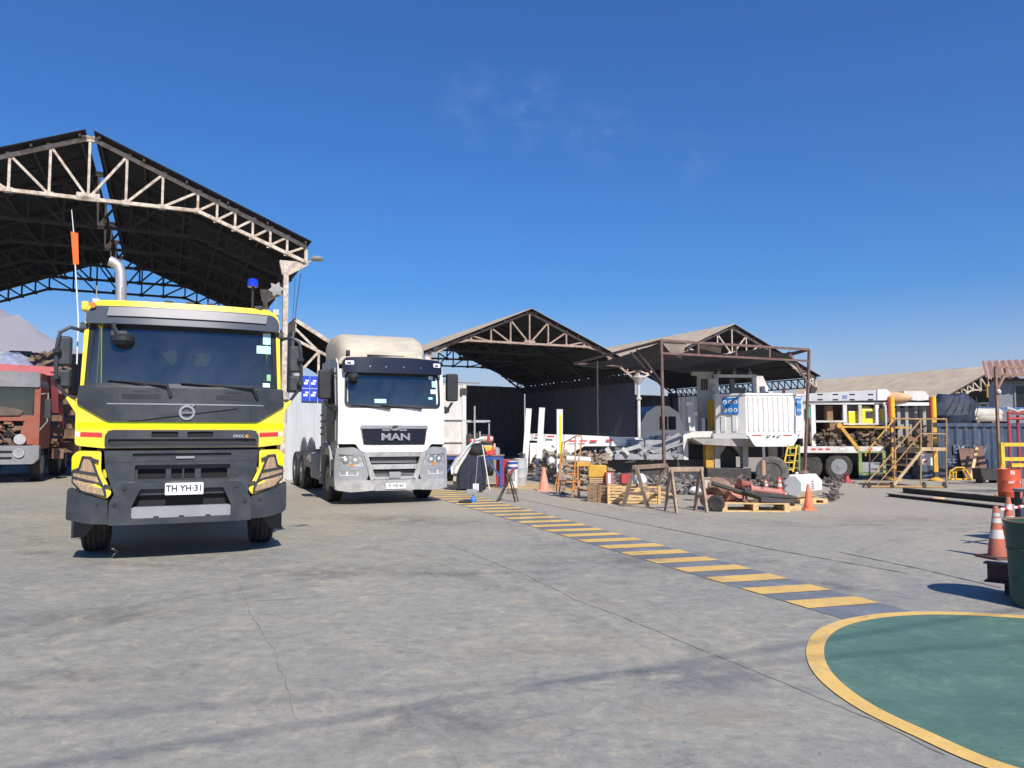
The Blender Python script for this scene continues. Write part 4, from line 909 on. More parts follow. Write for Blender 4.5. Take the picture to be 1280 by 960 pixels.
w0 = yl(98, 400, .5); wtop = yl(89.5, 262, .5); wmid = yl(94, 330, .5); wf2 = yl(92, 290, .5)
MB().tube([(w0[0], .5, 2.4), w0, wmid, wf2, wtop], [.009, .009, .007, .006, .004], 6).build('whip_aerial', white_ref, YT)
MB().prism([(wf2[0]-.03, wf2[2]), (wf2[0]+.05, wf2[2]-.01), (wmid[0]+.04, wmid[2]), (wmid[0]-.02, wmid[2]-.01)], .49, .505).build('whip_flag', orange_f, YT, smooth=0)
for px in (120, 152, 345): 
    a_ = yl(px, 376 if px < 200 else 393, .5); MB().box(a_[0]-.04, a_[0]+.04, .5, .58, 3.1, 3.17).tube([(a_[0], .54, 3.15), (a_[0], .54, 3.33)], .008, 5).build('small_aerial', alu, YT)

for ch in list(YT.children_recursive):   # the upper cab stands a little taller
    if ch.type == 'MESH' and ch.location.length < 1e-6 and ch.name.split('.')[0] not in ('exhaust_stack', 'beacon', 'whip_aerial', 'whip_flag', 'tipper_body', 'wing_mirror', 'wide_mirror', 'mirror_arm', 'mirror_clamp') and max(v.co.z for v in ch.data.vertices) > 2.15:
        for v in ch.data.vertices:
            if v.co.z > 2.1: v.co.z = 2.1+(v.co.z-2.1)*1.062
# ------------------------------------------------------------------ white tractor unit
WT = thing('tractor_unit', 'white tractor unit with dark sun visor and cream roof spoiler beside the striped walkway', 'truck', (-2.57, 16.7, 0), 23.5)
def surfW(x, z):
    a = min(1.3, abs(x)/1.22); base = .04+.17*a**3.6
    if z > 2.05: base += (z-2.05)*.16
    return base
def W(nm, poly, m, off=0, thick=.03, r=.02, holes=(), step=.13, parent=None, bevel=.004, hr=.02, **k):
    mb = MB().skin(rounded(poly, r), surfW, off, thick, holes=[rounded(h, hr) for h in holes], step=step)
    return mb.build(nm, m, parent or WT, smooth=32, bevel=bevel, **k)
cabprof = [(.24, 1.05), (.22, 2.1), (.38, 3.05), (.6, 3.2), (2.3, 3.22), (2.36, 3.1), (2.36, 1.05)]
side_m = mat('cab_side_shade_dirty', (.24, .23, .22), .45, var=.12, dirt=(.2, .17, .15), damt=.6, dscale=2, stretch=(1, 1, .35))  # shade of the cab side put into the grey, with dirt streaks
MB().prism(cabprof, -1.2, -1.17, 'x').prism(cabprof, 1.17, 1.2, 'x').box(-1.17, 1.17, 2.33, 2.36, 1.05, 3.1).box(-1.17, 1.17, .3, 2.33, 1.05, 1.12).build('cab', white_dirty, WT, smooth=0)
MB().prism(rounded([(-1.2, 3.05), (1.2, 3.05), (1.12, 3.22), (.5, 3.27), (-.5, 3.27), (-1.12, 3.22)], .06), .36, 2.36, 'y').build('roof', offwhite, WT, bevel=.03, smooth=40)
W('front_panel', [(-1.2, 2.16), (-1.2, 1.31), (-.84, 1.31), (-.78, 1.22), (-.68, 1.13), (.70, 1.13), (.80, 1.22), (.86, 1.30), (1.2, 1.29), (1.2, 2.16)], white_clean, .0, .05, r=[.01, .03, .04, .06, .05, .05, .06, .04, .03, .01], holes=[[(-.74, 1.70), (.76, 1.70), (.70, 1.285), (-.66, 1.285)]], hr=.04)
W('grille', [(-.75, 1.64), (.77, 1.64), (.70, 1.275), (-.67, 1.275)], mat('gloss_black_grille', (.006, .008, .018), .25, var=.1), .0, .02, r=.03)
W('chrome_strip', [(-.76, 1.64), (-.73, 1.715), (.75, 1.715), (.78, 1.64)], silver, .02, .03, r=.02)
W('lion_badge', rounded([(-.12, 1.72), (.13, 1.72), (.12, 1.64), (.05, 1.60), (-.04, 1.60), (-.11, 1.64)], .02), silver, .035, .02, r=0)
W('lion_mark', [(-.07, 1.66), (-.03, 1.70), (.06, 1.705), (.08, 1.67), (.04, 1.665), (.03, 1.64), (.0, 1.655), (-.03, 1.635)], black, .039, .01, r=.004, bevel=0)
W('grille_slot', rect(-.27, -.1, 1.595, 1.625), silver, .006, .01, r=.003, bevel=0); W('grille_slot', rect(.11, .28, 1.595, 1.625), silver, .006, .01, r=.003, bevel=0)
text_obj('brand_letters', 'MAN', .205, silver, WT, (.02, -.0, 1.455), ext=.012, bold=.007, sx=1.45)
W('crease', rect(-1.15, 1.16, 1.93, 1.94), white_dirty, .006, .01, r=0, bevel=0)
ws = [(-1.05, 2.12), (1.07, 2.12), (1.07, 2.86), (-1.03, 2.86)]
MB().skin(rounded(ws, .12, 6), surfW, -.012, .006, step=.13).build('windscreen', glass, WT, smooth=50)
W('windscreen_seal', [(-1.08, 2.09), (1.10, 2.09), (1.10, 2.88), (-1.06, 2.88)], black, .008, .03, r=.14, holes=[[(-1.02, 2.16), (1.04, 2.16), (1.04, 2.83), (-1.0, 2.83)]], hr=.11)
for s in (1, -1): W('pillar', sx([(1.0, 2.12), (1.2, 2.10), (1.19, 2.95), (1.0, 2.95)], s), white_clean, -.005, .14, r=.02)
W('sun_visor', [(-1.12, 2.86), (1.12, 2.86), (1.13, 3.1), (1.05, 3.19), (.4, 3.215), (-.4, 3.215), (-1.05, 3.19), (-1.13, 3.1)], navy_vis, .14, .12, r=.04)
for x in (-.98, 1.0): W('visor_lamp', rounded(rect(x-.09, x+.09, 3.03, 3.12), .02), white_ref, .148, .02, r=0); W('visor_lamp_core', rect(x-.05, x+.03, 3.045, 3.085), black, .151, .02, r=.005, bevel=0)
for x in (-.55, -.2, .2, .6): W('rivet', ngon(x, 3.0, .012, 8), silver, .145, .01, r=0, bevel=0)
MB().lathe([(0, -.1), (.08, -.09), (.12, -.03), (.12, .03), (.07, .06), (0, .07)], (-.93, .02, 2.77), 16).build('kerb_mirror', black, WT)
MB().box(-1.1, 1.1, .5, .85, 1.7, 2.12).build('dashboard', seat_m, WT, bevel=.04, smooth=0)
MB().box(-1.14, 1.14, 1.9, 1.94, 1.2, 3.05).build('rear_panel', MATS['cab_rear_trim'], WT, smooth=0)
for x in (-.55, .6):
    se = MB().box(x-.25, x+.25, 1.2, 1.35, 1.6, 2.5).build('seat', seat_m, WT, bevel=.05, smooth=0)
MB().tube([(.6+.23*math.cos(t), .88+.07*math.sin(t), 2.17+.16*math.sin(t)) for t in [2*math.pi*i/24 for i in range(24)]], .017, 6, closed=True).build('steering_wheel', dust_grey, WT)
MB().tube([(.02, .45, 2.12), (.0, .4, 2.5), (-.02, .38, 2.62)], .012, 6).lathe([(0, 0), (.04, .02), (.04, .08), (0, .1)], (-.02, .38, 2.6), 8).build('aerial_inside', black, WT)
for q, mm in ((rect(-.44, -.18, 2.20, 2.29), paper), (rect(.82, .93, 2.75, 2.83), paper_w), (rect(.9, 1.02, 2.58, 2.72), paper), (rect(.86, 1.0, 2.43, 2.53), paper_w), (rect(.8, .9, 2.3, 2.35), paper)):
    MB().skin(q, surfW, .0, .001, step=.3).build('sticker', mm, WT, smooth=0)
def QW(p, o): return (p[0], surfW(*p)-o, p[1])
for a, b_ in (((.62, 2.08), (-.3, 2.15)), ((-.1, 2.08), (-.95, 2.15))):
    w_ = MB().tube([QW(a, .05), QW(((a[0]+b_[0])/2, 2.13), .05), QW(b_, .03)], [.022, .012, .01], 6).build('wiper', black, WT)
# roof spoiler
def sec(y, hw, zt, zb, k): return [(-hw, y, zb), (-hw*1.0, y, zb+(zt-zb)*.55), (-hw*.93, y, zb+(zt-zb)*.85), (-hw*.78, y, zt), (hw*.78, y, zt), (hw*.93, y, zb+(zt-zb)*.85), (hw, y, zb+(zt-zb)*.55), (hw, y, zb)]
secs = [sec(.95, .88, 3.36, 3.28, 0), sec(1.05, .96, 3.6, 3.26, 0), sec(1.25, 1.02, 3.76, 3.26, 0), sec(1.5, 1.05, 3.86, 3.26, 0), sec(2.0, 1.08, 3.92, 3.24, 0), sec(2.55, 1.08, 3.94, 3.22, 0)]
mb = MB(); vs = [p for s_ in secs for p in s_]; fs = []
for k in range(len(secs)-1):
    for i in range(7): fs.append((k*8+i, k*8+i+1, (k+1)*8+i+1, (k+1)*8+i))
fs.append(tuple(range(7, -1, -1))); mb.add(vs, fs).build('roof_spoiler', offwhite, WT, smooth=55, bevel=.02)
for q in ([(-1.0, .3, 3.30), (-.95, .55, 3.30)], [(-.55, .35, 3.27), (.3, .4, 3.27)]): MB().tube(q, .02, 6).build('roof_rail', black, WT)
MB().box(-1.0, -.92, .4, .48, 3.2, 3.37).build('aerial_base', black, WT)
for x in (.75, .95): MB().lathe([(.06, 0), (.06, .1), (.02, .13), (0, .13)], (x, .7, 3.2), 12).build('roof_beacon', white_ref, WT)
# lower front: bumper of dusty grey plastic
W('hood_gap', [(-1.18, 1.31), (1.18, 1.31), (1.18, 1.0), (-1.18, 1.0)], void, -.08, .01, r=0, bevel=0)
for s in (1, -1):
    W('bumper_corner', sx([(.66, 1.10), (.78, 1.20), (.90, 1.24), (1.24, 1.22), (1.27, .9), (1.27, .5), (.62, .5), (.52, .78)], s), grey_bumper, .05, .16, r=[.02, .03, .04, .06, .05, .02, .02, .03],
      holes=[sx([(.72, 1.06), (1.18, 1.09), (1.20, .83), (.66, .83)], s), sx(rect(.78, 1.16, .635, .74), s)])
    hl = W('headlight', sx([(.71, 1.07), (1.19, 1.10), (1.21, .82), (.65, .82)], s), mat('headlight_chrome', (.6, .61, .62), .15, metal=.6, var=.45, scale=14), .02, .02, r=.03)
    for cx_, cz_ in ((.85, .97), (1.05, .98)): W('reflector', ngon(s*cx_, cz_, .085, 16), silver, .035, .02, r=0, parent=hl); W('bulb', ngon(s*cx_, cz_, .035, 10), white_ref, .04, .01, r=0, parent=hl, bevel=0)
    W('indicator', ngon(s*.92, .86, .04, 10), amber, .03, .01, r=0, parent=hl, bevel=0)
    fg = W('fog_lamp', sx(rect(.77, 1.17, .63, .745), s), white_ref, .03, .02, r=.02)
    W('fog_lens', sx(rect(.8, 1.0, .65, .72), s), steel_mid, .035, .02, r=.02, parent=fg); W('fog_lens', sx(rect(1.03, 1.15, .65, .72), s), steel_mid, .035, .02, r=.02, parent=fg)
    W('bumper_skirt', sx([(.45, .53), (1.27, .52), (1.25, .33), (.95, .28), (.45, .31)], s), mat('light_grey_bumper', (.42, .42, .42), .5, var=.15, dirt=(.22, .2, .18), damt=.8, dscale=4), .085, .16, r=.03)
    W('diagonal_bar', sx([(.68, 1.10), (.60, 1.10), (.42, .58), (.52, .50)], s), MATS['light_grey_bumper'], .075, .06, r=.02)
lgb = MATS['light_grey_bumper']
W('upper_bar', rect(-.68, .70, 1.03, 1.125), lgb, .05, .08, r=.02); W('mid_bar', rect(-.52, .54, .76, .865), lgb, .05, .08, r=.02)
W('intake_void', rect(-.6, .62, .5, 1.1), void, -.1, .01, r=0, bevel=0)
for z in (.90, .925, .95, .975, 1.0, .62, .65, .68, .71): W('intake_slat', rect(-.5, .52, z-.006, z+.006), steel_mid, -.04, .03, r=0, bevel=0)
W('lower_bar', rect(-.48, .5, .54, .6), lgb, .045, .08, r=.02)
W('tow_cover', rect(-.12, .14, .57, .70), grey_bumper, .07, .05, r=.02)
W('centre_skirt', [(-.46, .53), (.48, .53), (.46, .30), (-.44, .30)], lgb, .08, .14, r=.02)
W('number_plate', rect(-.2, .25, .335, .46), white_ref, .1, .01, r=.01); text_obj('plate_text', 'FJ HG·63', .1, black, WT, (.025, -.062, .4), ext=.002, bold=.001, sx=.9)
# sides
for s in (-1, 1):
    MB().prism(rounded([(.42, 1.35), (1.45, 1.35), (1.45, 3.0), (.62, 3.0), (.45, 2.2)], .05), s*1.2, s*1.222, 'x').build('door', side_m, WT, smooth=0)
    MB().prism(rounded([(.52, 2.2), (1.38, 2.2), (1.38, 2.85), (.66, 2.85)], .05), s*1.222, s*1.226, 'x').build('side_window', glass_dark, WT, smooth=0)
    for z in (1.5, 1.65, 1.8, 1.95): MB().box(s*1.22, s*1.235, 1.6, 2.3, z, z+.04).build('side_slat', side_m, WT, smooth=0)
    MB().tube([(s*1.22, .5, 2.85), (s*1.42, .42, 2.9), (s*1.46, .4, 2.8)], .025, 8).build('mirror_arm', black, WT); MB().tube([(s*1.22, .48, 2.1), (s*1.38, .42, 2.12), (s*1.46, .4, 2.25)], .03, 8).build('mirror_arm', black, WT)
    MB().prism(rounded(rect(s*1.46-.14, s*1.46+.14, 2.28, 2.92), .06), .36, .5).build('wing_mirror', black, WT, bevel=.03, smooth=40)
    MB().lathe([(0, -.1), (.09, -.06), (.1, .02), (0, .08)], (s*1.26, .3, 2.08), 12).build('small_mirror', black, WT)
    # wheel arch and steps
    ar = MB(); pr = [(.72, .42), (.74, .9), (.86, 1.14), (1.1, 1.32), (1.5, 1.36), (1.85, 1.28), (2.05, 1.1), (2.16, .7), (2.16, .35), (2.06, .35), (2.06, .68), (1.95, 1.02), (1.78, 1.17), (1.48, 1.24), (1.15, 1.2), (.96, 1.05), (.84, .85), (.84, .42)]
    ar.prism(pr, s*.93, s*1.26, 'x').build('wheel_arch', grey_bumper, WT, smooth=0, bevel=.015)
    MB().box(s*1.0, s*1.26, .22, .74, .38, .62).box(s*1.02, s*1.25, .24, .74, .72, .98).build('entry_step', grey_bumper, WT, smooth=0, bevel=.02)
    wheel(WT, s*1.05, 1.42, .5, .5, .3, s, rm=dust_grey)
    for y in (5.6, 6.95):
        wheel(WT, s*1.06, y, .5, .5, .28, s, rm=dust_grey); wheel(WT, s*.74, y, .5, .5, .28, s, rm=dust_grey)
        mb = MB()
        for i in range(12):
            a0, a1 = R(10+160*i/12), R(10+160*(i+1)/12); mb.bar((s*.92, y-.58*math.cos(a0), .55+.56*math.sin(a0)), (s*.92, y-.58*math.cos(a1), .55+.56*math.sin(a1)), .64, .03, up=(1, 0, 0))
        mb.build('mudguard', dust_grey, WT, smooth=0)
    MB().prism(rounded([(2.5, .4), (3.9, .4), (3.9, 1.05), (2.5, 1.05)], .12), s*.62, s*1.2, 'x').build('fuel_tank', dust_grey, WT, smooth=40, bevel=.03)
    MB().cyl((s*.95, 4.1, .8), (s*.95, 4.75, .8), .24, n=16).build('air_tank', dust_grey, WT)
MB().box(-.45, -.35, .4, 7.8, .8, 1.05).box(.35, .45, .4, 7.8, .8, 1.05).box(-.5, .5, .5, 2.2, .6, 1.1).box(-.5, .5, 4.5, 6.8, 1.05, 1.15).cyl((-.9, 1.42, .5), (.9, 1.42, .5), .08).cyl((-.9, 5.6, .5), (.9, 5.6, .5), .1).cyl((-.9, 6.95, .5), (.9, 6.95, .5), .1).build('chassis', steel_dark, WT, smooth=0)
MB().lathe([(.5, 0), (.5, .06), (0, .07)], (0, 6.1, 1.15), 20).build('fifth_wheel', steel_dark, WT)

# ------------------------------------------------------------------ old red-orange truck at the left edge
ORC = (-15.93, 23.1); OR = thing('old_red_truck', 'worn orange and grey old truck with open front, parked at the left edge', 'truck', (*ORC, 0), 22); OR.scale = (.95,)*3
orange_old = mat('faded_orange_paint', (.36, .085, .045), .65, var=.35, dirt=(.16, .10, .08), damt=.85, dscale=3)
grey_old = mat('faded_grey_plastic', (.2, .2, .215), .7, var=.2, dirt=(.3, .27, .25), damt=.6, dscale=2.5)
pinkred = mat('faded_red_beam', (.55, .12, .14), .6, var=.12, dirt=(.35, .14, .12), damt=.4)
def surfO(x, z): return .03+.12*(min(1.3, abs(x)/1.4))**4
def O(nm, poly, m, off=0, thick=.04, r=.02, **k): return MB().skin(rounded(poly, r), surfO, off, thick, step=.3).build(nm, m, OR, smooth=30, bevel=.006, **k)
MB().box(-1.4, -1.36, .2, 2.1, 1.1, 3.6).box(1.36, 1.4, .2, 2.1, 1.1, 3.6).box(-1.36, 1.36, 2.06, 2.1, 1.1, 3.6).build('cab', orange_old, OR, smooth=0)
MB().box(-1.38, 1.38, .3, 2.1, 3.5, 3.6).build('roof', orange_old, OR, smooth=0)
O('roof_hood', [(-1.42, 3.12), (1.42, 3.12), (1.38, 3.62), (-1.38, 3.62)], grey_old, .1, 1.9, r=.1)
MB().skin(rounded([(-1.28, 2.2), (1.28, 2.2), (1.28, 3.1), (-1.28, 3.1)], .06), surfO, -.02, .01, step=.4).build('windscreen', glass, OR)
MB().box(-1.3, 1.3, 1.3, 1.35, 1.2, 3.2).build('rear_panel', seat_m, OR, smooth=0)
for s in (1, -1): O('pillar', sx([(1.26, 1.2), (1.42, 1.2), (1.42, 3.14), (1.26, 3.14)], s), orange_old, .03, .1)
O('engine_bay', rect(-1.26, 1.26, 1.2, 2.2), void, -.25, .02)
rn = random.Random(5)
mb = MB()
for i in range(46):
    x = rn.uniform(-1.15, 1.15); z = rn.uniform(1.25, 2.0); mb.box(x-rn.uniform(.03, .14), x+rn.uniform(.03, .14), .05+rn.random()*.25, .3, z-.05, z+rn.uniform(.03, .14))
for i in range(14):
    x = rn.uniform(-1.1, 1.1); z = rn.uniform(1.3, 2.1); mb.tube([(x, .02, z), (x+rn.uniform(-.3, .3), -.02, z+rn.uniform(-.25, .1)), (x+rn.uniform(-.4, .4), .1, z-.2)], .02, 5)
mb.build('engine_parts', mat('engine_grime', (.16, .11, .09), .7, var=.5, scale=3, dirt=(.35, .14, .07), damt=.8, dscale=2), OR, smooth=0)
O('orange_crossmember', [(-1.26, 2.02), (1.26, 2.02), (1.26, 2.2), (-1.26, 2.2)], orange_old, .0, .05)
O('orange_panel', [(.75, 1.25), (1.26, 1.25), (1.26, 2.05), (1.0, 2.0), (.9, 1.6)], orange_old, .0, .05)
O('wiper_cowl', [(-1.0, 2.16), (.9, 2.2), (1.0, 2.36), (.2, 2.52), (-.6, 2.5)], mat('brown_debris', (.12, .09, .07), .9, var=.4), .06, .05, r=.08)
MB().lathe([(0, 0), (.17, 0), (.17, .03), (.14, .035), (0, .01)], (.92, -.07, 1.42), 18, axis='y').build('work_lamp', alu, OR)
O('bumper', [(-1.45, .62), (1.3, .62), (1.45, .8), (1.45, 1.22), (-1.45, 1.22)], grey_old, .14, .3, r=.06)
for x in (-.9, -.2, .45): 
    for z in (.78, .98): O('bumper_slot', rect(x-.3, x+.28, z, z+.08), void, .145, .01)
MB().lathe([(.15, 0), (.15, .02), (.12, .03), (.12, 0)], (.92, -.14, .98), 18, axis='y', caps=False).build('headlight', alu, OR); MB().lathe([(0, 0), (.12, 0), (.1, .02), (0, .02)], (.92, -.13, .98), 18, axis='y').build('headlight_lens', steel_mid, OR)
for s in (-1, 1):
    wheel(OR, s*1.15, 1.5, .55, .55, .32, s, tm_=rubber, rm=dust_grey)
    for y in (5.0, 6.4): wheel(OR, s*1.15, y, .55, .55, .32, s, rm=dust_grey)
    MB().prism(rounded(rect(s*1.62-.1, s*1.62+.1, 2.1, 2.75), .05), .2, .32).build('wing_mirror', black, OR, bevel=.02); MB().tube([(s*1.4, .2, 2.9), (s*1.62, .22, 2.95), (s*1.62, .22, 2.0), (s*1.4, .2, 1.7)], .02, 6).build('mirror_arm', steel_mid, OR)
MB().box(-.5, .5, .3, 7.5, .75, 1.05).box(-1.35, 1.35, 2.4, 8.2, 1.1, 1.4).build('chassis', rust_dark, OR, smooth=0)
MB().bar((-1.6, .5, 3.80), (1.6, 1.3, 3.74), .2, .30).build('crane_beam', pinkred, OR, smooth=0)
MB().bar((1.6, 1.2, 3.8), (1.5, 2.4, 2.4), .2).bar((1.55, 2.6, 3.4), (1.65, 3.4, .9), .12).build('crane_arm', pinkred, OR, smooth=0)
mb = MB()
for i in range(60):
    x, y, z = rn.uniform(1.35, 2.1), rn.uniform(2.2, 7), rn.uniform(.8, 3.3); s_ = rn.uniform(.08, .35)
    mb.box(x-s_/2, x+s_/2, y-s_, y+s_, z-s_/2, z+s_/2, rz=rn.uniform(0, 90))
mb.build('side_equipment', mat('rusty_brown_gear', (.16, .1, .07), .8, var=.5, dirt=(.4, .2, .1), damt=.5), OR, smooth=0, kind='stuff')
# load on top: blue tarp lump and brown scrap
vs = []; fs = []
lm = MB().lathe([(0, .62), (.5, .55), (.9, .35), (1.1, 0), (1.0, -.1)], (-.1, 1.9, 3.85), 18); lm.v = [(x+.12*mnoise.noise(Vector((x*2, y*2, z*3))), y, z+.2*mnoise.noise(Vector((x*2.5, y*2, 3)))) for x, y, z in lm.v]
t = thing('tarp_bundle', 'lumpy pale blue tarp bundle on top of the old orange truck', 'tarp', (*ORC, 0), 22); t.scale = (.95,)*3; lm.build('tarp', mat('pale_blue_tarp', (.2, .25, .42), .8, var=.5, scale=2.5, dirt=(.5, .48, .45), damt=.6, dscale=2), t)
t = thing('scrap_heap', 'brown tangle of scrap beside the tarp on top of the old orange truck', 'scrap', (*ORC, 0), 22); t.scale = (.95,)*3; mb = MB()
for i in range(40):
    x, z = rn.uniform(.6, 2.1), 0; h = .62*(1-abs(x-1.1)/1.1); z = 3.7+rn.uniform(0, max(.05, h)); z += .1; mb.bar((x, 1.5+rn.random()*.5, z), (x+rn.uniform(-.4, .4), 1.5+rn.random()*.5, z+rn.uniform(-.25, .25)), rn.uniform(.03, .14))
mb.build('scrap_pieces', mat('brown_scrap', (.2, .15, .1), .9, var=.5), t, smooth=0, kind='stuff')
# ------------------------------------------------------------------ white drilling machine under the canopy
def lp(px, Y, X0, rot): return (px-640)/F*Y
machine_white = mat('machine_white', (.78, .77, .74), .45, var=.05, dirt=(.5, .42, .33), damt=.45, dscale=3.2, stretch=(1.5, 1.5, .5), dthr=.5)
RC = (8.08, 24.0); RR = 5
rg = thing('drilling_machine', 'big white drilling machine body with ribbed nose box and blue pictogram panel under the canopy', 'machine', (*RC, 0), RR)
foot = [(-.72, 0), (.78, 0), (1.5, .72), (1.5, .84), (-1.44, .84), (-1.44, .72)]
MB().prism(foot, 1.53, 2.74, 'z').build('nose_box', machine_white, rg, smooth=0, bevel=.02)
MB().prism([(x*1.02, y-.02 if y < .1 else y) for x, y in foot], 2.74, 2.80, 'z').build('top_rim', white, rg, smooth=0)
MB().prism([(-.74, -.05), (.80, -.05), (1.58, .70), (1.58, .9), (-1.52, .9), (-1.52, .70)], 1.37, 1.53, 'z').build('ledge', white, rg, smooth=0)
rib = None
for i in range(9):
    x = -.62+i*.163
    if rib is None: rib = MB().prism([(-.045, 0), (-.03, -.035), (.03, -.035), (.045, 0)], 1.62, 2.68, 'z').build('panel_rib', machine_white, rg, smooth=0, loc=(x, 0, 0))
    else: inst(rib, (x, 0, 0), rg)
for x, y, a in ((-1.25, .53, -45), (-.98, .26, -45), (1.0, .22, 45), (1.25, .47, 45)):
    MB().box(-.07, .07, -.03, .0, 1.6, 2.1 if x < 0 else 2.1).build('panel_rib', machine_white, rg, smooth=0, loc=(x, y, 0), rot=(0, 0, R(a)))
# blue panels with six white pictograms
for cx_, cy_, a, w_ in ((-1.08, .34, -45, .54), (1.18, .385, 45, .42)):
    b_ = MB().box(-w_/2, w_/2, -.03, -.012, 2.14, 2.66).build('pictogram_panel', label_blue, rg, smooth=0, loc=(cx_, cy_, 0), rot=(0, 0, R(a)))
    for i in range(3):
        for j in range(2):
            xx = (-.33+.33*i)*w_; zz = 2.27+.26*j
            m_ = MB().lathe([(0, -.036), (.068*w_/.54, -.036), (.068*w_/.54, -.03), (0, -.03)], (xx, 0, zz), 16, axis='y').build('pictogram', machine_white, b_, smooth=0)
            MB().box(xx-.025, xx+.025, -.042, -.0365, zz-.03, zz+.005).box(xx-.012, xx+.03, -.043, -.0366, zz+.01, zz+.03).build('mark', label_blue, b_, smooth=0)
MB().prism([(-.72, 1.5), (.98, 1.5), (.78, 1.16), (.70, 1.12), (-.42, 1.12), (-.50, 1.16)], -.09, -.052, 'y').build('apron', machine_white, rg, smooth=0)
for x0, x1, mm in ((-.56, -.24, red_ref), (-.72, -.58, white_ref), (.44, .72, red_ref), (.74, .94, white_ref)): MB().box(x0, x1, -.094, -.0905, 1.45, 1.49).build('reflector_strip', mm, rg, smooth=0)
for x in (-.03, .3): MB().tube([(x-.06, -.12, 1.38), (x-.06, -.14, 1.46), (x+.05, -.14, 1.46)], .012, 6).build('hook', steel_dark, rg)
MB().cyl((.13, -.12, 1.44), (.13, -.09, 1.44), .03, n=10).build('coupling_ring', steel_dark, rg)
MB().box(-1.3, -1.18, -.0, .02, 1.42, 1.47).build('lime_marker', lime, rg, smooth=0, loc=(-.0, .62, 0))
# underside and chassis
SH = (.3, 0, 0)
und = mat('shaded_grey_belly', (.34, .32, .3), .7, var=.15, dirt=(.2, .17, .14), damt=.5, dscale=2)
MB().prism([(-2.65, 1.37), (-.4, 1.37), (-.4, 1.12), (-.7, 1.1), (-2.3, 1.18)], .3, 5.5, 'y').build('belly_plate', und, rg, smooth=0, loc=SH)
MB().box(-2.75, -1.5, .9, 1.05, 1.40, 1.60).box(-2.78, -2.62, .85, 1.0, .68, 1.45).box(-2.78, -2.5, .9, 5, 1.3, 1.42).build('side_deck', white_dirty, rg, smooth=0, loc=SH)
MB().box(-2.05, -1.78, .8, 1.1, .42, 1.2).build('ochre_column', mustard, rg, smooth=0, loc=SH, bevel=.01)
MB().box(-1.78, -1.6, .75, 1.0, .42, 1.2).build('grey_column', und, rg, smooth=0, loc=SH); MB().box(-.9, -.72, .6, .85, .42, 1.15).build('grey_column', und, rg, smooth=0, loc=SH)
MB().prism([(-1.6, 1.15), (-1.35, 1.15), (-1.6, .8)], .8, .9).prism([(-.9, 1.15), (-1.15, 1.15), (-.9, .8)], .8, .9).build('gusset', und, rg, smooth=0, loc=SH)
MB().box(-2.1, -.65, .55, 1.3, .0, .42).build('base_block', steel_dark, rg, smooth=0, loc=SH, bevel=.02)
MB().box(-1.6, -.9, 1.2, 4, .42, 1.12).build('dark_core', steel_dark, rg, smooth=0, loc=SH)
MB().cyl((-.28, .4, .42), (-.30, .4, 1.14), .045, n=10).build('prop_post', white, rg, loc=SH)
MB().box(.0, 2.2, 2.4, 5.5, .7, 1.3).build('rear_chassis', steel_dark, rg, smooth=0, loc=SH)
# yellow ribbed tank at the left side
SH = (.62, 0, 0)
yt = MB().prism(rounded([(-1.98, 1.62), (-1.56, 1.62), (-1.56, 2.64), (-1.98, 2.64)], .05), 1.35, 1.75).build('yellow_tank', mat('tank_yellow', (.8, .5, .03), .45, var=.08), rg, smooth=40, loc=SH, bevel=.02)
for x in (-1.88, -1.77, -1.66): MB().box(x-.022, x+.022, 1.31, 1.35, 1.68, 2.55).build('tank_rib', MATS['tank_yellow'], yt, smooth=0, bevel=.008)
# frame behind
SH = (.72, 0, 0)
fr = white_dirty
MB().box(-2.3, -1.78, 2.0, 2.1, 2.05, 3.5).box(-2.3, -2.18, 2.0, 2.1, 1.5, 2.05).build('tall_panel', fr, rg, smooth=0, loc=SH)
MB().box(-2.18, -1.95, 1.985, 1.997, 3.0, 3.38).build('louvre_opening', void, rg, smooth=0, loc=SH)
for x in (-2.12, -2.05, -1.98): MB().box(x-.008, x+.008, 1.97, 1.984, 3.0, 3.38).build('louvre', fr, rg, smooth=0, loc=SH)
MB().box(-2.5, -1.75, 1.9, 2.1, 3.5, 3.62).build('top_plate', fr, rg, smooth=0, loc=SH)
for x, z1, w_ in ((-1.75, 3.5, .13), (-.42, 3.5, .13)): MB().box(x-w_/2, x+w_/2, 1.7, 1.82, 2.7, z1).build('frame_post', machine_white, rg, smooth=0, loc=SH)
MB().box(-1.8, -.34, 1.7, 1.82, 3.42, 3.52).build('cross_beam', machine_white, rg, smooth=0, loc=SH)
for i in range(7): MB().box(-1.6+i*.085, -1.585+i*.085, 2.2, 2.22, 2.7, 3.42).build('grate_bar', steel_dark, rg, smooth=0, loc=SH)
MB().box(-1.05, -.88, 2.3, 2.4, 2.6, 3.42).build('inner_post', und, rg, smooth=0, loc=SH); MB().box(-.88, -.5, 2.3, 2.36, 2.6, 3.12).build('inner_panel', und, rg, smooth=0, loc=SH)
MB().box(-.3, .0, 2.0, 2.1, 2.6, 3.5).prism([(0, 3.5), (0, 2.6), (.18, 2.6), (.14, 3.2)], 2.0, 2.1).build('side_panel', fr, rg, smooth=0, loc=SH)
MB().box(-.22, .0, 1.6, 1.8, 2.86, 3.12).build('control_box', white, rg, smooth=0, loc=SH, bevel=.01)
MB().tube([(-.15, 1.5, 2.78), (-.15, 1.5, 2.9), (.1, 1.5, 2.9)], .04, 8).build('pipe_elbow', white_dirty, rg, loc=SH); MB().cyl((.18, .8, 2.8), (.18, .8, 3.0), .055, n=10).build('filler_neck', pink_paint, rg, loc=SH); MB().cyl((.75, .5, 2.8), (.75, .5, 2.9), .03, n=8).build('cap', white, rg, loc=SH)
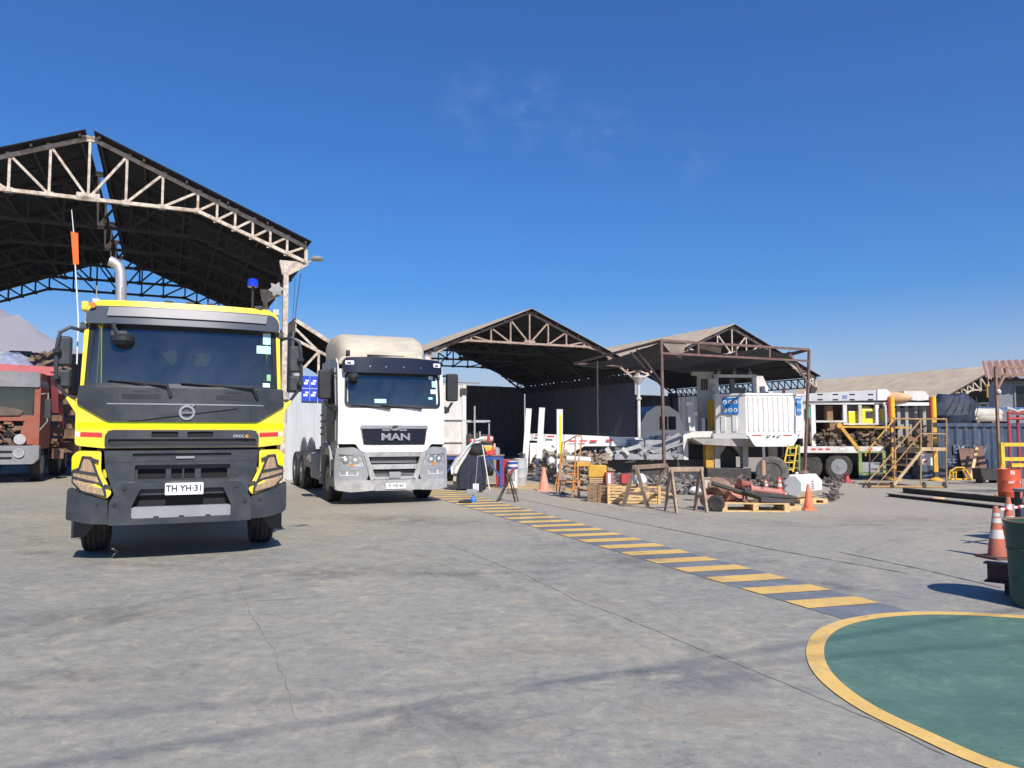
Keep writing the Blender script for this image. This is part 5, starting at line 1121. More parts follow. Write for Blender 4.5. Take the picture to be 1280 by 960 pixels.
for x in (-1.65, -1.1, -.55): MB().lathe([(.03, 0), (.07, .04), (.07, .1), (.02, .12), (.02, .2)], (x, 1.76, 3.52), 10).build('roof_lamp', dust_grey, rg, loc=SH)
MB().tube([(-1.9, 1.7, 2.8), (-1.9, 1.65, 3.2)], .02, 6).box(-2.05, -1.85, 1.6, 1.7, 3.18, 3.36).build('junction_box', white_dirty, rg, smooth=0, loc=SH)
t = thing('leaning_white_column', 'short white column with round side knob standing left of the yellow ribbed tank', 'column', tuple(Vector((at(865, 540, 25).x, 25, 1.45))), 5)
MB().bar((0, 0, 0), (-.1, 0, 1.02), .2).build('shaft', white_dirty, t, smooth=0, bevel=.01); MB().box(-.22, .0, -.1, .1, 1.0, 1.1).build('cap_plate', white, t, smooth=0); MB().cyl((.0, -.0, .75), (.17, -.0, .75), .09, n=12).build('knob', white, t)

# long white mast lying on its side with upright arms
mast = thing('white_mast_frame', 'long white steel frame with three uprights and red reflector strips, front one striped lime', 'machine', (0, 0, 0), 0)
def upright(xt, yt, xb, yb, Y, w, lim=False):
    a = at(xt, yt, Y); b_ = at(xb, yb, Y); b_.z = 0.02
    mb = MB().bar(a, b_, w, w*.9, up=(0, 1, 0)); o = mb.build('upright', white_clean, mast, smooth=0, bevel=.008)
    MB().bar(a+(a-b_).normalized()*.01, a-(a-b_).normalized()*.02, w*1.04, w*.94, up=(0, 1, 0)).build('end_cap', white_dirty, o, smooth=0)
    if lim:
        d = (b_-a).normalized(); MB().bar(a+d*.14+Vector((.012, -w*.46, 0)), a+d*1.55+Vector((.012, -w*.46, 0)), w*.38, .006, up=(0, 1, 0)).build('lime_strip', lime, o, smooth=0)
    return a, b_
ups = [upright(661, 511, 655, 590, 26.4, .20), upright(677.5, 510, 672, 596, 24.7, .185), upright(699.5, 512, 699.5, 606, 23, .18, True)]
def side_beam(px0, Y0, px1, Y1, zt0, zb0, zt1, zb1, th, m):
    a = at(px0, 541, Y0); b_ = at(px1, 541, Y1); d = Vector((b_.x-a.x, b_.y-a.y, 0)).normalized(); nn = Vector((-d.y, d.x, 0))*th/2
    vs = []
    for q, zt, zb in ((a, zt0, zb0), (b_, zt1, zb1)):
        for s_ in (-1, 1):
            for z in (zb, zt): vs.append((q.x+nn.x*s_, q.y+nn.y*s_, z))
    return MB().add(vs, [(0, 1, 3, 2), (4, 6, 7, 5), (0, 4, 5, 1), (2, 3, 7, 6), (1, 5, 7, 3), (0, 2, 6, 4)])
side_beam(703, 23.0, 868, 27.0, 1.50, 1.15, 1.28, 1.08, .2, 0).build('long_beam', white_clean, mast, smooth=0)
side_beam(680, 24.75, 830, 29, 1.49, 1.2, 1.3, 1.1, .2, 0).build('long_beam', white_clean, mast, smooth=0)
side_beam(664, 26.4, 800, 31, 1.52, 1.28, 1.35, 1.15, .2, 0).build('long_beam', white_clean, mast, smooth=0)
for px, Y in ((684, 24.8), (669, 26.5), (711, 23.12), (724, 23.4), (737, 23.75), (757, 24.2)):
    a = at(px, 545, Y); z = {684: 1.43, 669: 1.46, 711: 1.30, 724: 1.30, 737: 1.30, 757: 1.32}[px]; MB().box(-.15, .15, -.02, -.0, z-.025, z+.025).build('red_strip', red_ref, mast, smooth=0, loc=(a.x+.1, a.y-.13, 0), rot=(0, 0, R(40)))
for (px, Y, s_) in ((703, 23, 1), (680, 24.7, 1), (664, 26.4, 1)):
    a = at(px, 541, Y); MB().prism([(a.x-.05, 1.2), (a.x+.75, 1.2), (a.x+.6, 1.12), (a.x+.28, .95), (a.x+.05, .68), (a.x-.05, .45)], Y-.07, Y+.07).build('gusset', white_clean, mast, smooth=0)
for k in range(4): 
    a = at(690+6*k, 541, 24.6+.2*k); MB().bar((a.x, a.y, 1.15), (a.x+.55, a.y+.3, .65), .03).build('brace_rod', alu, mast, smooth=0)
# shaded lower frame running right to the machine
lf = thing('grey_underframe', 'grey steel underframe of crossed beams left of the drilling machine, in the canopy shade', 'frame', (0, 0, 0), 0)
for (p, q, w_, h_, m_) in [((752, 571, 24), (852, 571, 24.6), .15, .17, steel_mid), ((752, 553, 24.6), (850, 554, 25.0), .18, .2, steel_mid), ((815, 567, 25), (850, 545, 25), .35, .3, steel_mid), ((770, 566, 24.2), (800, 557, 24.3), .12, .12, alu), ((800, 568, 24.2), (812, 557, 24.3), .08, .12, steel_mid),
          ((835, 543, 25), (835, 568, 25), .16, .16, steel_mid), ((778, 560, 24), (786, 568, 24), .08, .1, white_dirty), ((758, 560, 24), (765, 570, 24), .08, .14, white_dirty), ((820, 548, 25.2), (900, 546, 25.4), .3, .2, steel_mid)]:
    MB().bar(at(*p), at(*q), w_, h_).build('beam', m_, lf, smooth=0)
MB().bar(Vector((at(757, 590, 25).x, 25, .35)), Vector((at(880, 590, 25.5).x, 25.5, .35)), 1.0, .68).build('dark_block', steel_dark, lf, smooth=0)
rn = random.Random(12)
mb = MB()
for i in range(60):
    a = at(rn.uniform(752, 850), rn.uniform(557, 569), rn.uniform(24.2, 25)); b_ = a+Vector((rn.uniform(-.5, .5), rn.uniform(-.2, .2), rn.uniform(-.15, .15))); mb.bar(a, b_, rn.uniform(.02, .09))
mb.build('small_fittings', mat('mixed_grey_fittings', (.22, .22, .23), .6, var=.7, scale=2, dirt=(.5, .5, .5), damt=.6), lf, smooth=0, kind='stuff')

# white arched cabin in the back shed
ac = at(828, 560, 51); t = thing('arched_cabin', 'pale arched cabin with dark window inside the back shed, seen left of the machine', 'cabin', (ac.x, 51, 0), 12)
MB().prism([(-1.5, 0), (1.5, 0), (1.5, 2.0), (1.2, 2.9), (.5, 3.35), (-.4, 3.35), (-1.1, 2.9), (-1.5, 2.2)], 0, 3).build('shell', white, t, smooth=0)
w_ = MB().box(-.3, 1.05, -.05, 0, 1.65, 2.75).build('window', white_clean, t, smooth=0); MB().box(-.2, .35, -.06, -.051, 1.75, 2.65).box(.42, .97, -.06, -.051, 1.75, 2.65).build('pane', glass_dark, w_, smooth=0); MB().box(-.6, 1.0, -.04, 0, 0, 1.2).build('dark_opening', void, t, smooth=0)

# ------------------------------------------------------------------ right-hand rig on its flat-bed trailer
QX, QY, QR = 10.55, 25.0, -3
rq = thing('flatbed_drill_rig', 'flat-bed trailer rig carrying grey mast, yellow engine and red-and-yellow jacks on the right', 'trailer', (QX, QY, 0), QR)
def q(px, py, dy=0):                 # pixel to the rig's own frame, dy behind its near side
    a, b_ = math.cos(R(QR)), math.sin(R(QR)); r = ray(px, py); o = Vector((QX, QY, 0)); n = Vector((-b_, a, 0)); C0 = Vector((0, 0, CAMH))
    t = (dy-(C0-o).dot(n))/r.dot(n); d = C0+r*t-o; return (d.x*a+d.y*b_, dy, d.z)
def qbox(nm, x0, y0, x1, y1, dy, th, m, parent=None, bevel=0, **k):
    a = q(x0, y1, dy); b_ = q(x1, y0, dy); return MB().box(a[0], b_[0], dy, dy+th, a[2], b_[2]).build(nm, m, parent or rq, smooth=0, bevel=bevel, **k)
qbox('bed_rail', 1000, 558, 1104, 566, 0, .15, white_dirty); qbox('bed', 1000, 559, 1172, 566, .15, 2.4, steel_dark); qbox('chassis_beam', 1004, 566, 1170, 582, .5, .3, steel_dark)
for x0 in (1014, 1023, 1032, 1085): qbox('red_strip', x0, 560.5, x0+5.5, 562.5, -.006, .005, red_ref)
for x0 in (1050, 1060, 1095): qbox('white_strip', x0, 560.5, x0+6, 562.5, -.006, .005, white_ref)
wr_ = q(1050, 587, .05)
for x_, y_, s_ in ((wr_[0], .1, 1), (wr_[0]-.95, .15, 1), (wr_[0], 2.1, -1), (wr_[0]-.95, 2.1, -1)):
    tt = tyre_mesh(.44, .28).build('wheel', rubber, rq, smooth=35, loc=(x_, y_+.14, .44), rot=(0, 0, R(90))); rim_mesh(.26, .28, -1).build('rim', silver if x_ == wr_[0] else steel_dark, tt, smooth=35)
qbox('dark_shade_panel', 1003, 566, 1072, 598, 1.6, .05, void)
# frame and shelves
for x0, x1, y0, y1, m_ in ((1015, 1019, 504, 558, white_clean), (1004, 1007, 504, 558, white_dirty), (1054.5, 1058.5, 504, 531, white_dirty), (1074, 1077, 504, 531, white_dirty), (1095, 1098.5, 504, 531, white), (1106, 1108, 504, 545, white_dirty)):
    qbox('frame_post', x0, y0, x1, y1, .3, .1, m_)
qbox('frame_rail', 1004, 502.5, 1109, 505.5, .28, .12, white); qbox('shelf', 1019, 525.5, 1058, 528, .29, .9, white_dirty); qbox('frame_rail', 1058, 529, 1108, 531, .29, .1, white_dirty)
brown_d = mat('dark_brown_panel', (.07, .045, .035), .8, var=.4); brown_m = mat('brown_machinery', (.3, .17, .08), .7, var=.45, scale=5, dirt=(.12, .08, .05), damt=.8, dscale=5)
qbox('back_panel', 1019, 505, 1055, 526, 1.1, .05, brown_d); qbox('back_panel', 1058, 505, 1076, 514, .9, .05, steel_mid); qbox('lower_back_panel', 1004, 528, 1170, 559, 1.3, .05, brown_d)
qbox('brown_hoist', 1034, 507, 1041, 526, .5, .3, brown_m, bevel=.01); qbox('brown_cabinet', 1038, 529, 1052, 558, .25, .6, brown_m, bevel=.01); qbox('brown_cabinet', 1004, 516, 1014, 556, .6, .4, mat('tan_panel', (.5, .33, .2), .7, var=.2), bevel=.01)
qbox('teal_strap', 1008, 508, 1013, 522, .2, .02, mat('teal_fabric', (.05, .35, .3), .8))
ye = qbox('engine_cover', 1061, 514, 1075, 532, .45, .8, yellow, bevel=.02); qbox('engine_cover', 1077.5, 511, 1095, 533, .42, .8, yellow, bevel=.02); qbox('engine_cover', 1099.5, 512, 1104, 527, .5, .6, yellow, bevel=.01)
qbox('control_screen', 1082.5, 514, 1091, 522.5, .40, .02, steel_dark, bevel=.005); qbox('filler_dome', 1078, 507.5, 1088, 512, .6, .3, yellow, bevel=.03)
def qbar(nm, a, b_, w_, m, d0=0, d1=0, h=None): return MB().bar(q(*a, d0), q(*b_, d1), w_, h).build(nm, m, rq, smooth=0)
qbar('orange_boom', (1052, 533.5), (1138, 534.5), .07, mustard, .15, -.1, .06); qbar('orange_arm', (1049, 531), (1074, 562.5), .1, mustard, .1, 0)
MB().lathe([(0, -.06), (.09, -.06), (.09, .06), (0, .06)], q(1049, 532, .1), 12, axis='y').build('arm_pivot', mustard, rq)
# grey mast lying along the top
MB().prism([(q(1000, 0, .2)[0], 0)]*0 or [(q(1000, 498, .2)[0], q(1000, 502, .2)[2]), (q(1000, 493, .2)[0], q(1000, 492.5, .2)[2]), (q(1096, 490, .2)[0], q(1096, 487.5, .2)[2]), (q(1096, 490, .2)[0], q(1096, 500.5, .2)[2])], .2, .75).build('mast', mat('mast_grey_paint', (.5, .5, .51), .5, var=.08, dirt=(.35, .32, .3), damt=.4), rq, smooth=0, bevel=.01)
MB().prism([(q(1096, 0+487, .2)[0], q(0+1096, 487, .2)[2]), (q(1108, 487, .2)[0], q(1108, 487, .2)[2]), (q(1113, 492, .2)[0], q(1113, 492, .2)[2]), (q(1107, 500.5, .2)[0], q(1107, 500.5, .2)[2]), (q(1096, 500.5, .2)[0], q(1096, 500.5, .2)[2])], .15, .8).build('mast_head', white, rq, smooth=0, bevel=.01)
for x0 in (1022, 1041, 1062, 1085): qbox('mast_slot', x0, 492.3, x0+6.5, 493.8, .19, .008, void); qbox('mast_slot', x0, 498.7, x0+6.5, 500.2, .19, .008, void)
qbox('blue_decal', 1053, 494, 1059, 498.5, .192, .006, mat('faded_blue_print', (.18, .22, .4), .6))
t_ = q(1122, 497, .3); MB().lathe([(.17, -.35), (.2, -.1), (.14, .3), (.0, .5)], t_, 12, axis='x').build('tan_nozzle', mat('tan_canvas', (.55, .33, .18), .8, var=.2), rq, smooth=40)
MB().prism([(q(1130, 0+490, .3)[0], q(1130, 489, .3)[2]), (q(1156, 489, .3)[0], q(1156, 489, .3)[2]), (q(1161, 494, .3)[0], q(1161, 494, .3)[2]), (q(1161, 500, .3)[0], q(1161, 500, .3)[2]), (q(1150, 501, .3)[0], q(1150, 501, .3)[2]), (q(1130, 499, .3)[0], q(1130, 499, .3)[2])], .3, .9).build('second_mast_head', white_dirty, rq, smooth=0, bevel=.01)
qbox('frame_rail', 1118, 503, 1163, 507, .3, .12, white); 
for x in (1124, 1134, 1146, 1156): qbox('frame_post', x-1, 506, x+1, 560, .5, .06, dust_grey)
qbox('dark_cabinet', 1126, 510, 1148, 556, .9, .3, steel_mid, bevel=.01); qbox('glass_panel', 1150, 508, 1163, 552, .8, .04, glass_dark)
qbox('brown_cabinet', 1135, 545, 1147, 560, .4, .3, brown_m); qbox('brown_cabinet', 1151, 544, 1164, 559, .3, .3, brown_m)
# jacks
for (x, yb_) in ((1114.5, 604), (1166.5, 602)):
    a = q(x, 496, -.05); b_ = q(x, 522, -.05); j = MB().cyl((a[0], a[1], b_[2]), (a[0], a[1], a[2]), .082, n=16).build('jack_cylinder', mat('jack_yellow', (.82, .5, .02), .2, var=.05, coat=.5), rq)
    MB().box(a[0]-.12, a[0]-.04, a[1]-.05, a[1]+.05, b_[2], a[2]).build('jack_guide', mat('jack_red', (.45, .03, .02), .35, var=.1), j, smooth=0)
    k = 0; z = b_[2]
    while z > .12:
        z2 = max(.1, z-.16); c_ = mustard if k % 2 == 0 else steel_dark
        if .45 < z < 1.0: c_ = mustard
        MB().box(a[0]-.07, a[0]+.06, a[1]-.05, a[1]+.05, z2, z-.003).build('leg_band', c_, j, smooth=0); z = z2; k += 1
    MB().lathe([(.22, 0), (.22, .03), (.1, .1), (0, .1)], (a[0], a[1], .0), 16).build('foot_plate', mustard, j, smooth=0)
qbox('white_cabinet', 1153, 563, 1170, 582, .2, .5, white_clean, bevel=.01); qbox('yellow_lid', 1152, 561, 1171, 564, .19, .5, lime); qbox('red_label', 1154, 576, 1159, 578, .193, .005, red_ref)
for x0, m_ in ((1120, white), (1131, white_dirty), (1141, white)): qbox('small_box', x0, 564, x0+9, 576, .6, .3, m_, bevel=.01)
lg_ = mat('lime_green_frame', (.2, .28, .09), .5, var=.2, dirt=(.2, .2, .12), damt=.5)
for x0, y0, x1, y1 in ((1074, 565, 1077, 594), (1104, 565, 1107, 594), (1074, 591, 1107, 594), (1074, 564, 1107, 566)): qbox('green_frame', x0, y0, x1, y1, -.02, .08, lg_)
qbox('tool_tray', 1078, 578, 1104, 590, .1, .4, steel_mid)
mb = MB(); rn = random.Random(4)
for i in range(150):
    a = q(rn.uniform(1020, 1165), rn.uniform(536, 560), rn.uniform(.2, 1.1)); mb.bar(a, (a[0]+rn.uniform(-.35, .35), a[1]+rn.uniform(-.2, .2), a[2]+rn.uniform(-.2, .2)), rn.uniform(.02, .1))
mb.build('pipes_and_hoses', mat('mixed_machinery', (.12, .09, .07), .6, var=.8, scale=1.5, dirt=(.45, .26, .1), damt=.7, dscale=1.2), rq, smooth=0, kind='stuff')
mb = MB()
for i in range(90):
    a = q(rn.uniform(1020, 1100), rn.uniform(538, 558), rn.uniform(.15, .4)); s_ = rn.uniform(.03, .09); mb.lathe([(0, -s_), (s_, -s_*.9), (s_, s_*.9), (0, s_)], a, 10, axis=rn.choice('xyz'))
mb.build('pumps_and_filters', mat('dark_machinery', (.035, .032, .03), .5, var=.7, scale=2, dirt=(.28, .17, .09), damt=.6), rq, smooth=40, kind='stuff')

# rolling stair platform
SX, SY = at(1080, 610, 21.5).x, 21.5
st = thing('rolling_stair_platform', 'worn yellow-brown rolling stair platform with tube handrails in front of the rig', 'stairs', (SX, SY, 0), 0)
def s_(px, py, dy=0):
    Y = SY+dy; p_ = at(px, py, Y); return (p_.x-SX, dy, p_.z)
def tb(nm, pts, r=.023, m=brown_rail): return MB().tube(pts, r, 6).build(nm, m, st)
for dy in (0, .75):
    o = 3.2*dy*0
    tb('base_rail', [s_(1081, 608, dy), s_(1184, 609, dy)], .03)
    tb('rail_post', [s_(1151, 610, dy), s_(1151, 524, dy)]); tb('rail_post', [s_(1183, 612, dy), s_(1183, 524, dy)]); tb('rail_post', [s_(1165, 562, dy), s_(1165, 524, dy)], .018)
    tb('top_rail', [s_(1117, 523.5, dy), s_(1183, 524, dy)]); tb('mid_rail', [s_(1151, 542, dy), s_(1183, 542.5, dy)], .018)
    tb('stair_handrail', [s_(1151, 525, dy), s_(1083, 604, dy)]); tb('stair_midrail', [s_(1151, 542, dy), s_(1096, 607, dy)], .016)
    MB().bar(s_(1153, 562, dy), s_(1114, 610, dy), .04, .075).build('stringer', mat('tan_stringer', (.5, .37, .22), .6, var=.2, dirt=(.3, .2, .14), damt=.5, dscale=5), st, smooth=0)
    tb('stair_post', [s_(1118, 575, dy), s_(1118, 608, dy)], .018); tb('stair_post', [s_(1133, 560, dy), s_(1133, 590, dy)], .018, rust_dark)
    for px in (1086, 1115, 1155, 1181): 
        a = s_(px, 610, dy); MB().cyl((a[0], a[1]-.03, .06), (a[0], a[1]+.03, .06), .06, n=12).build('caster', rubber, st)
tb('upper_handrail', [s_(1118, 524, 1.4), s_(1082, 566, 1.4), s_(1082, 570, 1.4)], .024, mustard); tb('upper_midrail', [s_(1118, 545, 1.4), s_(1089, 578, 1.4)], .02, rust_dark); tb('stair_post', [s_(1087, 562, 1.4), s_(1087, 596, 1.4)], .02, rust_dark); tb('stair_post', [s_(1118, 523, 1.4), s_(1118, 600, 1.4)], .02, rust_dark)
pa, pb = s_(1151, 563.5), s_(1184, 559.5)
MB().box(pa[0], pb[0], 0, .75, pa[2], pb[2]).build('platform', mat('tan_platform', (.5, .36, .2), .7, var=.2), st, smooth=0)
for i in range(6):
    f = (i+.5)/6; a = s_(1153+(1114-1153)*f, 562+(610-562)*f); MB().box(a[0]-.12, a[0]+.1, 0, .75, a[2]-.012, a[2]+.012).build('step', brown_rail, st, smooth=0)
for k in range(5): a = s_(1090+k*5, 600-k*6.5, 1.0); MB().box(a[0]-.1, a[0]+.55, .9, 1.4, a[2]-.012, a[2]+.012).build('step', rust_dark, st, smooth=0)

# ------------------------------------------------------------------ container and things on and before it
ctx, cty = at(1140, 560, 26.0).x, 26.0; CR = -2
ct = thing('blue_container', 'weathered blue corrugated container with faint white lettering and rust, right background', 'container', (ctx, cty, 0), CR)
def cmat(name, col):
    m, N, K, b = node_mat(name); t = N.new('ShaderNodeTexCoord'); n1 = noise(N, K, xform(N, K, t.outputs['Object'], sc=(3, 3, .5)), 1.3, 8, .75); n2 = noise(N, K, t.outputs['Object'], 2.2, 9, .8, .5)
    sep = N.new('ShaderNodeSeparateXYZ'); K.new(t.outputs['Object'], sep.inputs[0])
    c = mixc(N, K, rng(N, K, n1, .3, .7), col, tuple(q_*1.9+.02 for q_ in col)); c = mixc(N, K, rng(N, K, n1, .55, .75, 0, .6), c, (.2, .23, .26)); c = mixc(N, K, rng(N, K, n2, .54, .62, 0, .85), c, (.16, .09, .07))
    K.new(c, b.inputs['Base Color']); b.inputs['Roughness'].default_value = .55; return m
blue_ct = cmat('container_blue', (.022, .04, .07))
pr = []; x = 0; W_ = 6.05; k = 0
while x < W_: pr += [(x, 0), (x+.07, 0), (x+.14, .05), (x+.23, .05)]; x += .30
pr = [p_ for p_ in pr if p_[0] <= W_]
vs = []; fs = []
for i, (x, y) in enumerate(pr):
    vs += [(x, y, .12), (x, y, 1.78)]
    if i: fs.append((2*i-2, 2*i, 2*i+1, 2*i-1))
MB().add(vs, fs).build('side_panel', blue_ct, ct, smooth=0, fixn=False)
MB().box(0, W_, -.03, .1, 1.76, 1.88).box(0, W_, -.03, .1, 0, .14).box(-.02, .1, -.03, .1, 0, 1.88).build('frame', blue_ct, ct, smooth=0); MB().box(0, W_, .1, 2.4, 1.78, 1.84).build('roof', blue_ct, ct, smooth=0); MB().box(-.02, .0, .05, 2.4, .1, 1.8).build('end_panel', blue_ct, ct, smooth=0)
faint = mat('faded_white_print', (.3, .33, .36), .7, var=.45, scale=9, dirt=(.03, .045, .07), damt=.97, dscale=5, dthr=.42)
a_, b2 = math.cos(R(CR)), math.sin(R(CR))
text_obj('faded_letters', 'BOW', .42, faint, ct, (at(1211, 557, 26).x-ctx, -.012, .98), ext=.003, bold=.012, sx=1.15); text_obj('faded_letters', 't.com', .3, faint, ct, (at(1196, 572, 26).x-ctx, -.012, .62), ext=.003, bold=.006)
# things on its roof
t = thing('dark_tarp_heap', 'dark blue tarp heap bound with straps on the left end of the container roof', 'tarp', (at(1191, 528, 27).x, 27, 1.86), 0)
lm = MB().lathe([(.3, .0), (.85, .0), (.95, .3), (.8, .7), (.45, 1.0), (0, 1.05)], (0, 0, 0), 22); lm.v = [(x*(1+.25*mnoise.noise(Vector((x, y, z*2)))), y*.7, z*(1+.3*mnoise.noise(Vector((x*1.7, y, 5))))) for x, y, z in lm.v]; lm.build('tarp', mat('dark_blue_tarp', (.012, .018, .035), .6, var=.6, scale=4, bump=.8, bscale=5, dirt=(.06, .08, .13), damt=.5, dscale=2.5), t, smooth=20)
for k in range(5):
    MB().tube([(-.8+.3*k, -.62, .1), (-.5+.25*k, -.66, .5), (-.1+.18*k, -.4, .95)], .012, 5).build('strap', steel_dark, t)
t = thing('cream_sack_roll', 'cream canvas rolls stacked on a pallet on the container roof', 'sack', (at(1232, 528, 26.6).x, 26.6, 1.86), -4)
for (x, z, r_, w_) in ((0, .34, .2, .9), (.1, .22, .2, .8), (-.25, .22, .14, .6), (.25, .4, .14, .6)):
    lm = MB().lathe([(0, -w_/2), (r_*.8, -w_/2), (r_, -w_*.35), (r_, w_*.35), (r_*.7, w_/2), (0, w_/2)], (x, 0, z), 14, axis='x'); lm.v = [(a, b_, c_+.05*mnoise.noise(Vector((a*4, b_*3, c_*4)))) for a, b_, c_ in lm.v]; lm.build('roll', cloth_cream, t, smooth=50)
MB().box(-.5, .6, -.4, .4, .08, .12).box(-.5, -.4, -.4, .4, 0, .08).box(.5, .6, -.4, .4, 0, .08).box(0, .1, -.4, .4, 0, .08).build('pallet', wood_old, t, smooth=0)
t = thing('blue_beam_rack', 'thin blue horizontal beam above the container behind the canvas rolls', 'beam', (at(1213, 508, 29).x, 29, 0), 0)
MB().box(0, 2.3, 0, .1, 2.42, 2.52).build('beam', mat('bright_blue_paint', (.06, .14, .34), .5), t, smooth=0); MB().box(0, .1, 0, .1, 0, 2.42).box(2.2, 2.3, 0, .1, 0, 2.42).build('leg', steel_dark, t, smooth=0)
# boards leaning on the container
t = thing('plywood_boards', 'brown plywood boards leaning upright against the blue container', 'board', (at(1216, 598, 25.6).x, 25.6, 0), -2)
MB().bar((0, 0, 0), (.02, .28, 1.02), .02, .6, up=(1, 0, 0)).build('board', mat('dark_plywood', (.16, .09, .07), .8, var=.25), t, smooth=0); MB().bar((.38, -.02, 0), (.40, .26, 1.1), .02, .25, up=(1, 0, 0)).build('board', mat('dark_plywood', (.16, .09, .07), .8), t, smooth=0)
t = thing('pale_plank', 'pale narrow plank leaning against the brown boards by the container', 'plank', (0, 0, 0), 0); MB().bar(at(1213.5, 598, 25.2), at(1221, 559.5, 25.5), .1, .03, up=(0, 1, 0)).build('plank', wood, t, smooth=0)
t = thing('yellow_hand_trolley', 'yellow tubular hand trolley frame lying before the blue container', 'trolley', (at(1184, 599, 25).x, 24.9, 0), 0)
for pts in ([(0, 0, .05), (.05, 0, .3), (.25, 0, .42), (.5, 0, .42), (.6, 0, .3), (.75, 0, .03)], [(.1, .2, .03), (.3, .1, .33), (.55, .1, .33), (.7, .2, .03)], [(0, 0, .05), (.1, .2, .03), (.7, .2, .03), (.75, 0, .03)], [(.3, .1, .33), (.33, .18, .04)], [(.12, 0, .36), (.2, .1, .1)]): MB().tube(pts, .025, 7).build('frame_tube', yel_safety, t)
t = thing('dark_skip_bin', 'dark open metal bin on short feet before the container', 'bin', (at(1228, 606, 23.5).x, 23.5, 0), -2); MB().prism([(0, .1), (.56, .1), (.6, .45), (-.03, .45)], 0, .5).build('body', steel_dark, t, smooth=0)
for x in (.05, .45): MB().box(x, x+.08, .05, .45, 0, .1).build('foot', steel_dark, t, smooth=0)

# rusty frame, red frame, yellow frames, orange drum on the right edge
t = thing('rusty_pipe_frame', 'tall rusty steel post frame standing right of the container lettering', 'frame', (at(1250, 600, 22.5).x, 22.5, 0), 10)
for p_, q_ in (((0, 0, 0), (0, 0, 3.52)), ((3, 0, 0), (3, 0, 3.52)), ((0, 0, 3.5), (3, 0, 3.5)), ((.04, 0, 3.28), (3, 0, 3.28)), ((0, 0, 2.8), (.3, 0, 3.28)), ((.35, 0, 3.28), (.35, 0, 3.5))): MB().bar(p_, q_, .07).build('post' if p_[2] == 0 else 'beam', rust, t, smooth=0)
MB().lathe([(0, 0), (.06, .0), (.07, .06), (.03, .12)], (.03, -.05, 2.72), 10).build('insulator', white_dirty, t)
t = thing('red_pipe_frame', 'red tubular frame with knotted rope at the right edge behind the orange drum', 'frame', (at(1264, 600, 21.5).x, 21.5, 0), 5)
for p_, q_ in (((0, 0, 0), (0, 0, 2.15)), ((.35, .1, 0), (.35, .1, 2.05)), ((0, 0, 2.12), (1.2, 0, 2.05)), ((0, 0, 1.95), (1.2, 0, 1.95)), ((1.1, 0, 0), (1.1, 0, 2.0))): MB().tube([p_, q_], .04, 7).build('tube', mat('faded_red_tube', (.35, .05, .06), .6, var=.2), t)
MB().tube([(-.05, 0, 2.25), (.1, 0, 2.22), (.25, -.03, 2.15), (.4, 0, 2.2), (.6, 0, 2.15)], .035, 6).build('rope', cloth_cream, t)
t = thing('yellow_guard_frame', 'square yellow tube guard frame behind the orange drum', 'frame', (at(1254, 606, 19.5).x, 19.5, 0), 4)
for p_, q_ in (((0, 0, 0), (0, 0, 1.3)), ((1.1, 0, 0), (1.1, 0, 1.3)), ((0, 0, 1.25), (1.1, 0, 1.25)), ((.08, .05, .88), (1.1, .05, .88)), ((.3, .1, .72), (1.1, .1, .72))): MB().bar(p_, q_, .09).build('tube', yel_safety, t, smooth=0)
mb = MB(); rn = random.Random(8)
for i in range(40): a = (rn.uniform(.1, .9), rn.uniform(.1, .3), rn.uniform(.5, .8)); mb.tube([a, (a[0]+rn.uniform(-.2, .2), a[1], a[2]+rn.uniform(-.15, .15))], .012, 4)
mb.build('wire_tangle', rust, t, smooth=0, kind='stuff')
t = thing('slanted_yellow_bar', 'yellow bar leaning with its foot on the ground left of the orange drum', 'bar', (0, 0, 0), 0); a = ground(1248, 622); b_ = at(1254.5, 581, a.y+.4); MB().bar(a, b_, .07).build('bar', yel_safety, t, smooth=0); MB().box(a.x-.06, a.x+.06, a.y-.05, a.y+.05, 0, .07).build('foot', yel_safety, t, smooth=0)
def drum(name, label, loc, r, h, m, rot=0, cat='drum', group=None, bands=True, gn=None):
    t = thing(name, label, cat, loc, rot, group)
    pr = [(0, .02), (r*.96, .02), (r*.98, 0), (r, .012), (r, h*.33-.02), (r*1.035, h*.33), (r, h*.33+.02), (r, h*.66-.02), (r*1.035, h*.66), (r, h*.66+.02), (r, h-.012), (r*1.03, h-.004), (r*1.0, h), (r*.96, h-.02), (0, h-.02)]
    MB().lathe(pr, (0, 0, 0), 32).build('body', m, t, smooth=35); MB().cyl((r*.5, 0, h-.02), (r*.5, 0, h-.005), .04, n=10).build('bung', steel_dark, t); return t
dg = ground(1268, 628.5); od = drum('orange_drum', 'orange steel drum with white print at the right edge behind the cones', (dg.x+.03, dg.y+.2, 0), .225, .74, drum_orange)
for q_ in ((-.1, .62, .09, .09), (-.15, .43, .13, .05), (.12, .43, .07, .05)):
    a0 = q_[0]/.225; n_ = 6; vs = []; fs = []
    for i in range(n_+1):
        t_ = a0+(i/n_)*q_[2]/.225; vs += [(.2275*math.sin(t_), -.2275*math.cos(t_), q_[1]), (.2275*math.sin(t_), -.2275*math.cos(t_), q_[1]+q_[3])]
        if i: fs.append((2*i-2, 2*i, 2*i+1, 2*i-1))
    MB().add(vs, fs).build('white_print', mat('worn_white_print', (.7, .6, .55), .6, var=.4, scale=20, dirt=(.72, .15, .05), damt=.8, dscale=9), od, smooth=40)

